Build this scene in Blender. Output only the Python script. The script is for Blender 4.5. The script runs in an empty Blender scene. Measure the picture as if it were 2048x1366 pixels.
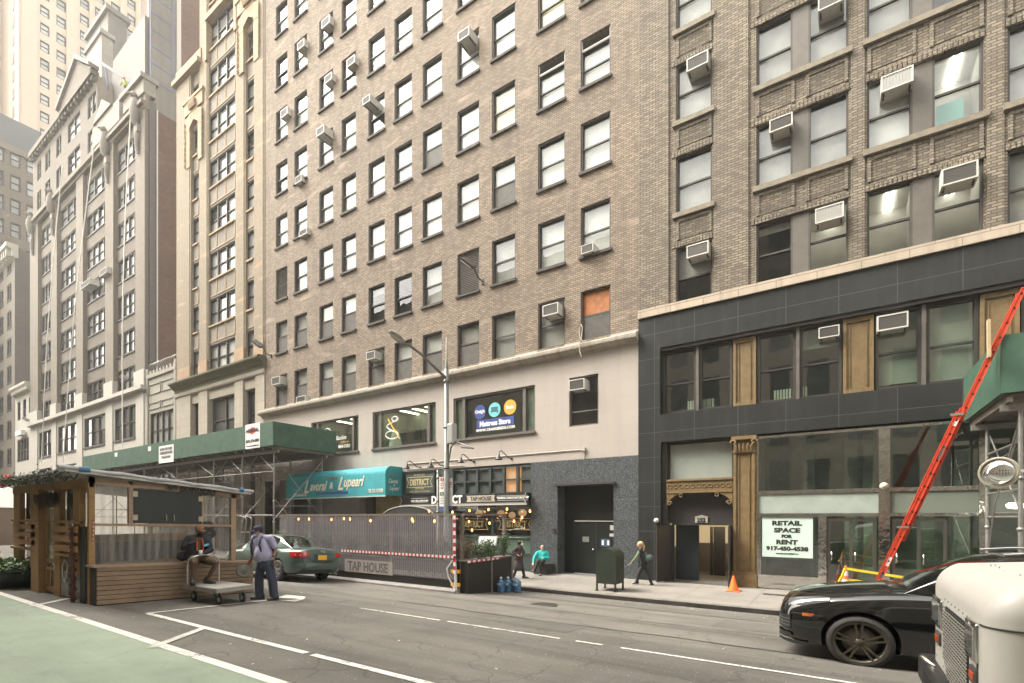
import bpy, bmesh, math, random
from mathutils import Vector, Matrix
R = math.radians
C = bpy.context.scene.collection
rng = random.Random(7)

# ---------------------------------------------------------------- camera model (pixels of the 2048 x 1366 photo)
F = 990.0; CX = 1024.0; HY = 1034.0; CAMZ = 2.4
FX, FY, RX, RY = -0.551, 0.8345, 0.8345, 0.551
FACY = 18.6           # plane of the far side facades

def ray(px):
    u = (px-CX)/F
    return FX+u*RX, FY+u*RY
def PY(px, py, Y):
    """world point seen at a pixel on the plane y = Y"""
    a, b = ray(px); t = Y/b
    return Vector((a*t, Y, CAMZ+(HY-py)/F*t))
def PX(px, py, X):
    a, b = ray(px); t = X/a
    return Vector((X, b*t, CAMZ+(HY-py)/F*t))
def fx(px, Y=FACY): return PY(px, 0, Y).x
def fz(px, py, Y=FACY): return PY(px, py, Y).z
ROADPTS = [(-60, .77), (1.2, .62), (3, .62), (7, .46), (9, .31), (11, .145), (13, -.03), (14.4, -.14), (60, -.14)]
def zr(Y):
    for (a, za), (b, zb) in zip(ROADPTS, ROADPTS[1:]):
        if a <= Y <= b: return za+(zb-za)*(Y-a)/(b-a)
    return -.14

# ---------------------------------------------------------------- materials
MATS = {}
def mat(name, col=(.5,.5,.5), rough=.7, metal=0, spec=.5, emit=None, es=1, noise=0, nscale=8, bump=0, bscale=60, coat=0, alpha=1, ncol=None):
    if name in MATS: return MATS[name]
    m = bpy.data.materials.new(name); m.use_nodes = True
    nt = m.node_tree; N = nt.nodes; L = nt.links
    b = N['Principled BSDF']
    b.inputs['Base Color'].default_value = (*col, 1); b.inputs['Roughness'].default_value = rough
    b.inputs['Metallic'].default_value = metal; b.inputs['Specular IOR Level'].default_value = spec
    if coat: b.inputs['Coat Weight'].default_value = coat; b.inputs['Coat Roughness'].default_value = .03
    if emit: b.inputs['Emission Color'].default_value = (*emit, 1); b.inputs['Emission Strength'].default_value = es
    if alpha < 1: b.inputs['Alpha'].default_value = alpha
    if noise:
        g = N.new('ShaderNodeNewGeometry')
        n = N.new('ShaderNodeTexNoise'); n.inputs['Scale'].default_value = nscale; n.inputs['Detail'].default_value = 5
        n.inputs['Roughness'].default_value = .65
        L.new(g.outputs['Position'], n.inputs['Vector'])
        r = N.new('ShaderNodeMapRange'); r.inputs[1].default_value = .3; r.inputs[2].default_value = .7
        L.new(n.outputs['Fac'], r.inputs[0])
        x = N.new('ShaderNodeMix'); x.data_type = 'RGBA'
        c2 = ncol or tuple(c*(1-noise) for c in col)
        x.inputs[6].default_value = (*col, 1); x.inputs[7].default_value = (*c2, 1)
        L.new(r.outputs[0], x.inputs[0]); L.new(x.outputs[2], b.inputs['Base Color'])
    if bump:
        g = N.new('ShaderNodeNewGeometry')
        n = N.new('ShaderNodeTexNoise'); n.inputs['Scale'].default_value = bscale; n.inputs['Detail'].default_value = 4
        L.new(g.outputs['Position'], n.inputs['Vector'])
        bp = N.new('ShaderNodeBump'); bp.inputs['Strength'].default_value = bump; bp.inputs['Distance'].default_value = .02
        L.new(n.outputs['Fac'], bp.inputs['Height']); L.new(bp.outputs[0], b.inputs['Normal'])
    MATS[name] = m
    return m

def hv_vector(nt):
    """(along the wall, height, 0) whichever way the wall faces"""
    N, L = nt.nodes, nt.links
    g = N.new('ShaderNodeNewGeometry')
    sp = N.new('ShaderNodeSeparateXYZ'); L.new(g.outputs['Position'], sp.inputs[0])
    sn = N.new('ShaderNodeSeparateXYZ'); L.new(g.outputs['True Normal'], sn.inputs[0])
    ab = N.new('ShaderNodeMath'); ab.operation = 'ABSOLUTE'; L.new(sn.outputs[0], ab.inputs[0])
    gt = N.new('ShaderNodeMath'); gt.operation = 'GREATER_THAN'; gt.inputs[1].default_value = .6; L.new(ab.outputs[0], gt.inputs[0])
    mx = N.new('ShaderNodeMix'); L.new(gt.outputs[0], mx.inputs[0]); L.new(sp.outputs[0], mx.inputs[2]); L.new(sp.outputs[1], mx.inputs[3])
    cb = N.new('ShaderNodeCombineXYZ'); L.new(mx.outputs[0], cb.inputs[0]); L.new(sp.outputs[2], cb.inputs[1])
    return cb.outputs[0], g

def wallmat(name, c1, c2, mortar, bw=.21, bh=.075, ms=.012, weather=.35, streak=.3, stain=None, offset=.5, rough=.88, bump=.4, big=.25, soot=(.09,.08,.07), bias=0):
    """brick / stone-block wall: bricks, mortar, soot streaks running down, broad patches"""
    if name in MATS: return MATS[name]
    m = bpy.data.materials.new(name); m.use_nodes = True
    nt = m.node_tree; N = nt.nodes; L = nt.links; b = N['Principled BSDF']
    b.inputs['Roughness'].default_value = rough; b.inputs['Specular IOR Level'].default_value = .3
    v, g = hv_vector(nt)
    br = N.new('ShaderNodeTexBrick'); L.new(v, br.inputs['Vector'])
    br.offset = offset
    br.inputs['Scale'].default_value = 1; br.inputs['Brick Width'].default_value = bw; br.inputs['Row Height'].default_value = bh
    br.inputs['Mortar Size'].default_value = ms; br.inputs['Mortar Smooth'].default_value = .2; br.inputs['Bias'].default_value = bias
    br.inputs['Color1'].default_value = (*c1, 1); br.inputs['Color2'].default_value = (*c2, 1); br.inputs['Mortar'].default_value = (*mortar, 1)
    col = br.outputs['Color']
    # broad patches
    n1 = N.new('ShaderNodeTexNoise'); n1.inputs['Scale'].default_value = big; n1.inputs['Detail'].default_value = 6; n1.inputs['Roughness'].default_value = .7
    L.new(g.outputs['Position'], n1.inputs['Vector'])
    r1 = N.new('ShaderNodeMapRange'); r1.inputs[1].default_value = .35; r1.inputs[2].default_value = .75; r1.inputs[3].default_value = 0; r1.inputs[4].default_value = weather
    L.new(n1.outputs['Fac'], r1.inputs[0])
    x1 = N.new('ShaderNodeMix'); x1.data_type = 'RGBA'; L.new(r1.outputs[0], x1.inputs[0]); L.new(col, x1.inputs[6]); x1.inputs[7].default_value = (*soot, 1)
    col = x1.outputs[2]
    # streaks
    mp = N.new('ShaderNodeMapping'); mp.inputs['Scale'].default_value = (2.6, .22, 1); L.new(v, mp.inputs[0])
    n2 = N.new('ShaderNodeTexNoise'); n2.inputs['Scale'].default_value = 1; n2.inputs['Detail'].default_value = 7; n2.inputs['Roughness'].default_value = .7
    L.new(mp.outputs[0], n2.inputs['Vector'])
    r2 = N.new('ShaderNodeMapRange'); r2.inputs[1].default_value = .48; r2.inputs[2].default_value = .78; r2.inputs[4].default_value = streak
    L.new(n2.outputs['Fac'], r2.inputs[0])
    x2 = N.new('ShaderNodeMix'); x2.data_type = 'RGBA'; L.new(r2.outputs[0], x2.inputs[0]); L.new(col, x2.inputs[6]); x2.inputs[7].default_value = (*soot, 1)
    col = x2.outputs[2]
    if stain:
        n3 = N.new('ShaderNodeTexNoise'); n3.inputs['Scale'].default_value = .8; n3.inputs['Detail'].default_value = 4
        mp3 = N.new('ShaderNodeMapping'); mp3.inputs['Location'].default_value = (13, 4, 0); mp3.inputs['Scale'].default_value = (.5, 2.2, 1)
        L.new(v, mp3.inputs[0]); L.new(mp3.outputs[0], n3.inputs['Vector'])
        r3 = N.new('ShaderNodeMapRange'); r3.inputs[1].default_value = .6; r3.inputs[2].default_value = .75; r3.inputs[4].default_value = .7
        L.new(n3.outputs['Fac'], r3.inputs[0])
        x3 = N.new('ShaderNodeMix'); x3.data_type = 'RGBA'; L.new(r3.outputs[0], x3.inputs[0]); L.new(col, x3.inputs[6]); x3.inputs[7].default_value = (*stain, 1)
        col = x3.outputs[2]
    L.new(col, b.inputs['Base Color'])
    bp = N.new('ShaderNodeBump'); bp.inputs['Strength'].default_value = bump; bp.inputs['Distance'].default_value = .01
    n4 = N.new('ShaderNodeTexNoise'); n4.inputs['Scale'].default_value = 25; L.new(g.outputs['Position'], n4.inputs['Vector'])
    ad = N.new('ShaderNodeMath'); ad.operation = 'MULTIPLY_ADD'; ad.inputs[1].default_value = .5
    inv = N.new('ShaderNodeMath'); inv.operation = 'SUBTRACT'; inv.inputs[0].default_value = 1; L.new(br.outputs['Fac'], inv.inputs[1])
    L.new(n4.outputs['Fac'], ad.inputs[0]); L.new(inv.outputs[0], ad.inputs[2])
    L.new(ad.outputs[0], bp.inputs['Height']); L.new(bp.outputs[0], b.inputs['Normal'])
    MATS[name] = m
    return m

def glassmat(name, tint=(.75,.8,.77), ior=1.7, rough=.01, wav=.0, base=None):
    """thin window glass: see-through straight on, mirror-like at a slant"""
    if name in MATS: return MATS[name]
    m = bpy.data.materials.new(name); m.use_nodes = True
    nt = m.node_tree; N = nt.nodes; L = nt.links
    for n in list(N):
        if n.type != 'OUTPUT_MATERIAL': N.remove(n)
    out = [n for n in N if n.type == 'OUTPUT_MATERIAL'][0]
    if base:
        t = N.new('ShaderNodeBsdfDiffuse'); t.inputs[0].default_value = (*base, 1)
    else:
        t = N.new('ShaderNodeBsdfTransparent'); t.inputs[0].default_value = (*tint, 1)
    gl = N.new('ShaderNodeBsdfGlossy'); gl.inputs['Roughness'].default_value = rough; gl.inputs[0].default_value = (.95, .97, 1, 1)
    fr = N.new('ShaderNodeFresnel'); fr.inputs[0].default_value = ior
    gb_ = N.new('ShaderNodeNewGeometry'); io = N.new('ShaderNodeMix'); L.new(gb_.outputs['Backfacing'], io.inputs[0]); io.inputs[2].default_value = ior; io.inputs[3].default_value = 1/ior; L.new(io.outputs[0], fr.inputs[0])
    mx = N.new('ShaderNodeMixShader'); L.new(fr.outputs[0], mx.inputs[0]); L.new(t.outputs[0], mx.inputs[1]); L.new(gl.outputs[0], mx.inputs[2])
    L.new(mx.outputs[0], out.inputs[0])
    if wav:
        g = N.new('ShaderNodeNewGeometry'); n = N.new('ShaderNodeTexNoise'); n.inputs['Scale'].default_value = 1.3; L.new(g.outputs['Position'], n.inputs['Vector'])
        bp = N.new('ShaderNodeBump'); bp.inputs['Strength'].default_value = wav; bp.inputs['Distance'].default_value = .05
        L.new(n.outputs['Fac'], bp.inputs['Height']); L.new(bp.outputs[0], gl.inputs['Normal'])
    MATS[name] = m
    return m

# ---------------------------------------------------------------- mesh builder
class MB:
    def __init__(s): s.v = []; s.f = []; s.sm = []; s.mi = []; s.cur = 0
    def face(s, pts, smooth=False):
        i = len(s.v); s.v += [tuple(p) for p in pts]; s.f.append(tuple(range(i, i+len(pts)))); s.sm.append(smooth); s.mi.append(s.cur)
    def grid(s, rows, close_u=False, close_v=False, smooth=True):
        """rows: list of equal-length point lists"""
        i0 = len(s.v); n = len(rows[0]); m = len(rows)
        for r in rows: s.v += [tuple(p) for p in r]
        for a in range(m-1+(1 if close_v else 0)):
            for b in range(n-1+(1 if close_u else 0)):
                a2, b2 = (a+1) % m, (b+1) % n
                s.f.append((i0+a*n+b, i0+a*n+b2, i0+a2*n+b2, i0+a2*n+b)); s.sm.append(smooth); s.mi.append(s.cur)
    def box(s, x0, x1, y0, y1, z0, z1):
        x0, x1 = min(x0,x1), max(x0,x1); y0, y1 = min(y0,y1), max(y0,y1); z0, z1 = min(z0,z1), max(z0,z1)
        i = len(s.v)
        s.v += [(x0,y0,z0),(x1,y0,z0),(x1,y1,z0),(x0,y1,z0),(x0,y0,z1),(x1,y0,z1),(x1,y1,z1),(x0,y1,z1)]
        for f in ((0,3,2,1),(4,5,6,7),(0,1,5,4),(1,2,6,5),(2,3,7,6),(3,0,4,7)):
            s.f.append(tuple(i+k for k in f)); s.sm.append(False); s.mi.append(s.cur)
        return s
    def obox(s, p, q, w, h, up=(0,0,1)):
        """bar from p to q, w wide, h high"""
        p, q = Vector(p), Vector(q); d = (q-p).normalized(); up = Vector(up)
        if abs(d.dot(up)) > .98: up = Vector((0,1,0))
        a = d.cross(up).normalized()*w/2; b = a.cross(d).normalized()*h/2
        i = len(s.v)
        for c in (p, q):
            s.v += [tuple(c-a-b), tuple(c+a-b), tuple(c+a+b), tuple(c-a+b)]
        for f in ((3,2,1,0),(4,5,6,7),(0,1,5,4),(1,2,6,5),(2,3,7,6),(3,0,4,7)):
            s.f.append(tuple(i+k for k in f)); s.sm.append(False); s.mi.append(s.cur)
        return s
    def prism(s, poly, axis, a, b):
        """poly: 2D outline; axis 'y' -> poly is (x,z) extruded y=a..b; 'x' -> (y,z); 'z' -> (x,y)"""
        def P(u, v, w):
            return {'y': (u, w, v), 'x': (w, u, v), 'z': (u, v, w)}[axis]
        n = len(poly); i = len(s.v)
        s.v += [P(u, v, a) for u, v in poly]+[P(u, v, b) for u, v in poly]
        s.f.append(tuple(i+k for k in range(n))); s.sm.append(False); s.mi.append(s.cur)
        s.f.append(tuple(i+n+k for k in reversed(range(n)))); s.sm.append(False); s.mi.append(s.cur)
        for k in range(n):
            k2 = (k+1) % n
            s.f.append((i+k, i+n+k, i+n+k2, i+k2)); s.sm.append(False); s.mi.append(s.cur)
        return s
    def tube(s, pts, r, n=8, caps=True, rr=None):
        pts = [Vector(p) for p in pts]
        rad = rr or [r]*len(pts); rows = []
        d0 = (pts[1]-pts[0]).normalized()
        a = d0.orthogonal().normalized()
        for i, p in enumerate(pts):
            if i == 0: d = pts[1]-pts[0]
            elif i == len(pts)-1: d = pts[-1]-pts[-2]
            else: d = (pts[i+1]-pts[i]).normalized()+(pts[i]-pts[i-1]).normalized()
            d.normalize(); a = (a-d*a.dot(d)).normalized(); b = d.cross(a)
            rows.append([p+(a*math.cos(2*math.pi*k/n)+b*math.sin(2*math.pi*k/n))*rad[i] for k in range(n)])
        s.grid(rows, close_u=True)
        if caps:
            s.face(list(reversed(rows[0]))); s.face(rows[-1])
        return s
    def lathe(s, prof, c=(0,0,0), axis='z', n=24, a0=0, a1=2*math.pi):
        """prof: list of (radius, height)"""
        full = abs(a1-a0-2*math.pi) < 1e-6; rows = []
        for r, h in prof:
            row = []
            for k in range(n if full else n+1):
                t = a0+(a1-a0)*k/n; u, v = r*math.cos(t), r*math.sin(t)
                p = {'z': (u, v, h), 'y': (u, h, v), 'x': (h, u, v)}[axis]
                row.append((p[0]+c[0], p[1]+c[1], p[2]+c[2]))
            rows.append(row)
        s.grid(rows, close_u=full)
        return s
    def build(s, name, m=None, parent=None, mats=None):
        me = bpy.data.meshes.new(name); me.from_pydata(s.v, [], s.f); me.update()
        for p, sm, mi in zip(me.polygons, s.sm, s.mi): p.use_smooth = sm; p.material_index = mi
        for x in (mats or [m]): me.materials.append(x)
        o = bpy.data.objects.new(name, me); C.objects.link(o)
        if parent is not None: attach(o, parent)
        return o
def attach(o, parent):
    o.parent = parent; o.matrix_parent_inverse = root_matrix(parent).inverted()
def root_matrix(o):
    m = o.matrix_basis.copy()
    return root_matrix(o.parent) @ o.matrix_parent_inverse @ m if o.parent else m
def recalc(o, angle=None):
    bm = bmesh.new(); bm.from_mesh(o.data); bmesh.ops.remove_doubles(bm, verts=bm.verts, dist=1e-5)
    bmesh.ops.recalc_face_normals(bm, faces=bm.faces); bm.to_mesh(o.data); bm.free(); return o

def tag(o, label=None, cat=None, group=None, kind=None):
    if label: o['label'] = label
    if cat: o['category'] = cat
    if group: o['group'] = group
    if kind: o['kind'] = kind
    return o
def thing(name, label, cat, loc=(0,0,0), rz=0, group=None):
    o = bpy.data.objects.new(name, None); C.objects.link(o); o.location = loc; o.rotation_euler = (0,0,rz); o.empty_display_size = .2
    return tag(o, label, cat, group)
def lpart(mb, name, m, parent, mats=None):
    """part whose mesh is written in its parent's own coordinates"""
    o = mb.build(name, m, None, mats); o.parent = parent; return o
def copy_tree(o, parent=None):
    c = o.copy(); C.objects.link(c)
    if parent is not None: c.parent = parent; c.matrix_parent_inverse = o.matrix_parent_inverse.copy()
    for ch in list(o.children): copy_tree(ch, c)
    return c
def bevel(o, w=.01, seg=2):
    md = o.modifiers.new('Bevel', 'BEVEL'); md.width = w; md.segments = seg; md.limit_method = 'ANGLE'; md.angle_limit = R(35); return o

def text_mesh(name, txt, m, parent, origin, xdir, updir, size, align='CENTER', bold=0, shear=0, ext=.004, xscale=1, spacing=1, fit=None):
    cu = bpy.data.curves.new(name, 'FONT'); cu.body = txt; cu.size = size; cu.align_x = align; cu.align_y = 'CENTER'
    cu.extrude = ext; cu.offset = bold; cu.shear = shear; cu.space_character = spacing; cu.resolution_u = 3
    o = bpy.data.objects.new(name, cu); C.objects.link(o)
    dg = bpy.context.evaluated_depsgraph_get(); dg.update()
    me = bpy.data.meshes.new_from_object(o.evaluated_get(dg)); bpy.data.objects.remove(o); bpy.data.curves.remove(cu)
    x = Vector(xdir).normalized(); u = Vector(updir).normalized(); n = x.cross(u)
    M = Matrix((x, u, n)).transposed().to_4x4()
    for ax in ((0,1) if align == 'CENTER' else (1,)):
        vs_ = [v.co[ax] for v in me.vertices]; md_ = (max(vs_)+min(vs_))/2
        for v in me.vertices: v.co[ax] -= md_
    if fit:
        xs_ = [v.co.x for v in me.vertices]; xscale = fit/max(.01, max(xs_)-min(xs_))
    me.transform(Matrix.Diagonal((xscale, 1, 1, 1))); me.transform(M); me.transform(Matrix.Translation(origin))
    me.materials.clear(); me.materials.append(m); me.name = name
    t = bpy.data.objects.new(name, me); C.objects.link(t)
    if parent is not None: attach(t, parent)
    return t

def holed_wall(mb, x0, x1, z0, z1, ops, Y, depth, axis='y'):
    """wall sheet facing -y (or +x when axis == 'x') with rectangular openings and reveals going `depth` back"""
    xs = sorted({x0, x1, *[max(x0, min(x1, v)) for o in ops for v in o[:2]]})
    zs = sorted({z0, z1, *[max(z0, min(z1, v)) for o in ops for v in o[2:4]]})
    def P(a, d, z): return (a, Y+d, z) if axis == 'y' else (Y-d, a, z)
    # index of openings by row
    for zi in range(len(zs)-1):
        za, zb = zs[zi], zs[zi+1]; zc = (za+zb)/2
        row = sorted([o for o in ops if o[2] < zc < o[3]])
        cur = x0
        for o in row+[(x1, x1, 0, 0)]:
            if o[0] > cur+1e-6: mb.face([P(cur,0,za), P(o[0],0,za), P(o[0],0,zb), P(cur,0,zb)])
            cur = max(cur, o[1])
    for (a, b, c, d) in [o[:4] for o in ops]:
        mb.face([P(a,0,c), P(a,0,d), P(a,depth,d), P(a,depth,c)])
        mb.face([P(b,0,c), P(b,depth,c), P(b,depth,d), P(b,0,d)])
        mb.face([P(a,0,d), P(b,0,d), P(b,depth,d), P(a,depth,d)])
        mb.face([P(a,0,c), P(a,depth,c), P(b,depth,c), P(b,0,c)])

def split_islands(o, limit=60):
    """one object per connected piece"""
    me = o.data; n = len(me.vertices); p = list(range(n))
    def f(a):
        while p[a] != a: p[a] = p[p[a]]; a = p[a]
        return a
    key = {}
    for v in me.vertices:
        k = tuple(round(c, 4) for c in v.co)
        if k in key: p[f(v.index)] = f(key[k])
        else: key[k] = v.index
    for pl in me.polygons:
        r = f(pl.vertices[0])
        for v in pl.vertices[1:]: p[f(v)] = r
    groups = {}
    for pl in me.polygons: groups.setdefault(f(pl.vertices[0]), []).append(pl)
    if not 1 < len(groups) <= limit: return
    first = True
    for g in groups.values():
        used = sorted({v for pl in g for v in pl.vertices}); ix = {u: i for i, u in enumerate(used)}
        m2 = bpy.data.meshes.new(me.name); m2.from_pydata([me.vertices[u].co for u in used], [], [tuple(ix[v] for v in pl.vertices) for pl in g]); m2.update()
        for a, b in zip(m2.polygons, g): a.use_smooth = b.use_smooth; a.material_index = b.material_index
        for x in me.materials: m2.materials.append(x)
        if first: keep = m2; first = False
        else:
            c = o.copy(); c.data = m2; C.objects.link(c)
    o.data = keep
# ================================================================ world, sun, camera
sc = bpy.context.scene
w = bpy.data.worlds.new('World'); sc.world = w; w.use_nodes = True
nt = w.node_tree; bg = nt.nodes['Background']
sky = nt.nodes.new('ShaderNodeTexSky'); sky.sky_type = 'NISHITA'; sky.sun_disc = False
SUN_EL, SUN_AZ = 52, -150       # the sun stands behind the clouds above the camera side of the street
sky.sun_elevation = R(SUN_EL); sky.sun_rotation = R(90-SUN_AZ); sky.dust_density = 3; sky.air_density = 1.2; sky.ozone_density = 1
hs = nt.nodes.new('ShaderNodeHueSaturation'); hs.inputs['Saturation'].default_value = .14
tw = nt.nodes.new('ShaderNodeMix'); tw.data_type = 'RGBA'; tw.blend_type = 'MULTIPLY'; tw.inputs[0].default_value = 1; tw.inputs[7].default_value = (1, .965, .865, 1)
nt.links.new(sky.outputs[0], hs.inputs['Color']); nt.links.new(hs.outputs[0], tw.inputs[6]); nt.links.new(tw.outputs[2], bg.inputs['Color'])
bg.inputs['Strength'].default_value = .15
sd = bpy.data.lights.new('sun', 'SUN'); sd.energy = 1.4; sd.angle = R(30); sd.color = (1, .95, .87)
so = bpy.data.objects.new('sun', sd); C.objects.link(so)
dv = Vector((math.cos(R(SUN_EL))*math.cos(R(SUN_AZ)), math.cos(R(SUN_EL))*math.sin(R(SUN_AZ)), math.sin(R(SUN_EL))))
so.rotation_euler = dv.to_track_quat('Z', 'Y').to_euler()
cam = bpy.data.cameras.new('camera'); co = bpy.data.objects.new('camera', cam); C.objects.link(co); sc.camera = co
cam.sensor_width = 36; cam.lens = F/2048*36; cam.clip_end = 3000; cam.clip_start = .1
cam.shift_y = (HY-683)/2048
co.location = (0, 0, CAMZ)
co.rotation_euler = Vector((-FX, -FY, 0)).to_track_quat('Z', 'Y').to_euler()
sc.view_settings.view_transform = 'Standard'; sc.view_settings.look = 'None'; sc.view_settings.exposure = 2.52; sc.view_settings.gamma = 1
sc.cycles.max_bounces = 8; sc.cycles.transparent_max_bounces = 16; sc.cycles.use_denoising = True
sc.cycles.sample_clamp_indirect = 6; sc.cycles.caustics_reflective = False; sc.cycles.caustics_refractive = False

# ================================================================ ground
def groundmat(name, col, col2, scale=120, rough=.9, fleck=None, cracks=0, tracks=0, bump=.3):
    m = bpy.data.materials.new(name); m.use_nodes = True; nt = m.node_tree; N = nt.nodes; L = nt.links; b = N['Principled BSDF']
    b.inputs['Roughness'].default_value = rough; b.inputs['Specular IOR Level'].default_value = .3
    g = N.new('ShaderNodeNewGeometry')
    def noise(sc_, det=4, ro=.6, vec=None):
        n = N.new('ShaderNodeTexNoise'); n.inputs['Scale'].default_value = sc_; n.inputs['Detail'].default_value = det; n.inputs['Roughness'].default_value = ro
        L.new(vec or g.outputs['Position'], n.inputs['Vector']); return n.outputs['Fac']
    def rng_(f, a, b_, c=0, d=1):
        r = N.new('ShaderNodeMapRange'); r.inputs[1].default_value = a; r.inputs[2].default_value = b_; r.inputs[3].default_value = c; r.inputs[4].default_value = d
        L.new(f, r.inputs[0]); return r.outputs[0]
    def mix(f, c, colr):
        x = N.new('ShaderNodeMix'); x.data_type = 'RGBA'; L.new(f, x.inputs[0]); 
        if isinstance(c, tuple): x.inputs[6].default_value = (*c, 1)
        else: L.new(c, x.inputs[6])
        x.inputs[7].default_value = (*colr, 1); return x.outputs[2]
    c = mix(rng_(noise(scale, 3, .8), .35, .65), col, col2)
    c = mix(rng_(noise(.5, 6, .65), .4, .7, 0, .6), c, tuple(v*.62 for v in col))
    mp = N.new('ShaderNodeMapping'); mp.inputs['Scale'].default_value = (.12, 1.6, 1); L.new(g.outputs['Position'], mp.inputs[0])
    c = mix(rng_(noise(1, 6, .65, mp.outputs[0]), .42, .7, 0, .75 if tracks else .25), c, tuple(v*.6 for v in col))
    mp2 = N.new('ShaderNodeMapping'); mp2.inputs['Scale'].default_value = (.2, 2.2, 1); mp2.inputs['Location'].default_value = (31, 7, 0); L.new(g.outputs['Position'], mp2.inputs[0])
    c = mix(rng_(noise(1, 6, .65, mp2.outputs[0]), .55, .75, 0, .35), c, tuple(min(1, v*1.6) for v in col))
    if fleck:
        c = mix(rng_(noise(38, 1, .5), .735, .76), c, fleck)
    if cracks:
        vo = N.new('ShaderNodeTexVoronoi'); vo.feature = 'DISTANCE_TO_EDGE'; vo.inputs['Scale'].default_value = .55
        nn = N.new('ShaderNodeTexNoise'); nn.inputs['Scale'].default_value = 1.5; L.new(g.outputs['Position'], nn.inputs['Vector'])
        ad = N.new('ShaderNodeVectorMath'); ad.operation = 'ADD'; L.new(g.outputs['Position'], ad.inputs[0]); L.new(nn.outputs['Color'], ad.inputs[1])
        L.new(ad.outputs[0], vo.inputs['Vector'])
        c = mix(rng_(vo.outputs['Distance'], .0, .012, cracks, 0), c, tuple(v*.3 for v in col))
    L.new(c, b.inputs['Base Color'])
    bp = N.new('ShaderNodeBump'); bp.inputs['Strength'].default_value = bump; bp.inputs['Distance'].default_value = .008
    L.new(noise(90, 3, .7), bp.inputs['Height']); L.new(bp.outputs[0], b.inputs['Normal'])
    MATS[name] = m; return m
M_asph = groundmat('asphalt', (.122,.112,.099), (.20,.185,.165), 130, .85, fleck=(.45,.43,.4), cracks=.5, tracks=1, bump=.45)
M_bike = groundmat('bike_lane_paint', (.255,.305,.235), (.32,.37,.29), 110, .85, fleck=(.4,.36,.25), cracks=.15, tracks=0, bump=.4)
M_side = groundmat('concrete_paving', (.195,.178,.158), (.25,.23,.205), 90, .9, fleck=(.1,.09,.08), cracks=0, bump=.25)
M_line = mat('road_paint', (.62,.6,.56), .8, noise=.42, nscale=6, bump=.2)
M_linew = bpy.data.materials.new('worn_paint'); M_linew.use_nodes = True
def _worn(m):
    nt = m.node_tree; N = nt.nodes; L = nt.links; b = N['Principled BSDF']; b.inputs['Roughness'].default_value = .8
    g = N.new('ShaderNodeNewGeometry'); n = N.new('ShaderNodeTexNoise'); n.inputs['Scale'].default_value = 9; n.inputs['Detail'].default_value = 8; n.inputs['Roughness'].default_value = .75
    L.new(g.outputs['Position'], n.inputs['Vector'])
    n2 = N.new('ShaderNodeTexNoise'); n2.inputs['Scale'].default_value = 1.1; L.new(g.outputs['Position'], n2.inputs['Vector'])
    ad = N.new('ShaderNodeMath'); ad.operation = 'MULTIPLY_ADD'; ad.inputs[1].default_value = .6; L.new(n2.outputs['Fac'], ad.inputs[0]); L.new(n.outputs['Fac'], ad.inputs[2])
    r = N.new('ShaderNodeMapRange'); r.inputs[1].default_value = .86; r.inputs[2].default_value = .94; L.new(ad.outputs[0], r.inputs[0])
    x = N.new('ShaderNodeMix'); x.data_type = 'RGBA'; L.new(r.outputs[0], x.inputs[0]); x.inputs[6].default_value = (.64,.61,.56,1); x.inputs[7].default_value = (.2,.19,.175,1)
    L.new(x.outputs[2], b.inputs['Base Color'])
_worn(M_linew)

g = MB()
xs = [-700,-300,-150,-100,-60,-30,-15,0,15,40,150]
def strip(mb, x0, x1, y0, y1, dz=0.0, step=1.0):
    ys = sorted({y0, y1, *[p[0] for p in ROADPTS if y0 < p[0] < y1]})
    for a, b in zip(ys, ys[1:]):
        mb.face([(x0,a,zr(a)+dz), (x1,a,zr(a)+dz), (x1,b,zr(b)+dz), (x0,b,zr(b)+dz)])
strip(g, -900, 400, -60, 60)
g.face([(-900,60,-.14),(400,60,-.14),(400,900,-.14),(-900,900,-.14)])
road = tag(g.build('road', M_asph), kind='structure'); recalc(road)
g = MB(); strip(g, -140, 60, 1.2, 3.0, .004); tag(g.build('bike_lane', M_bike), kind='structure')
# far sidewalk with joints, steel faced kerb
g = MB()
M_joint = mat('paving_joint', (.09,.082,.075), .95)
x = 9.6
while x > -60:
    for (a, b) in ((14.58, 16.55), (16.562, 18.6)):
        g.face([(x-1.93,a,.0), (x,a,.0), (x,b,.0), (x-1.93,b,.0)])
    x -= 1.942
g.face([(-140,14.58,0),(x,14.58,0),(x,18.6,0),(-140,18.6,0)])
sw = g.build('sidewalk', M_side); tag(sw, kind='structure')
g = MB(); g.box(-140, 60, 14.56, 40, -.3, -.006); tag(g.build('sidewalk_bed', M_joint), kind='structure')
g = MB(); g.box(-140, 60, 14.4, 14.56, -.3, .003)
k = g.build('kerb', mat('kerb_stone', (.2,.185,.165), .85, noise=.5, nscale=3, bump=.4, bscale=20)); tag(k, kind='structure'); bevel(k, .02)
g = MB(); g.box(-140, 60, 14.392, 14.404, -.2, -.02); tag(g.build('kerb_face', mat('kerb_steel', (.06,.05,.045), .6, .4, noise=.5, nscale=2)), kind='structure')
# camera side pavement
g = MB(); g.box(-140, 60, -3.2, 1.2, .3, .77); tag(g.build('near_sidewalk', M_side), kind='structure')
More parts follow.
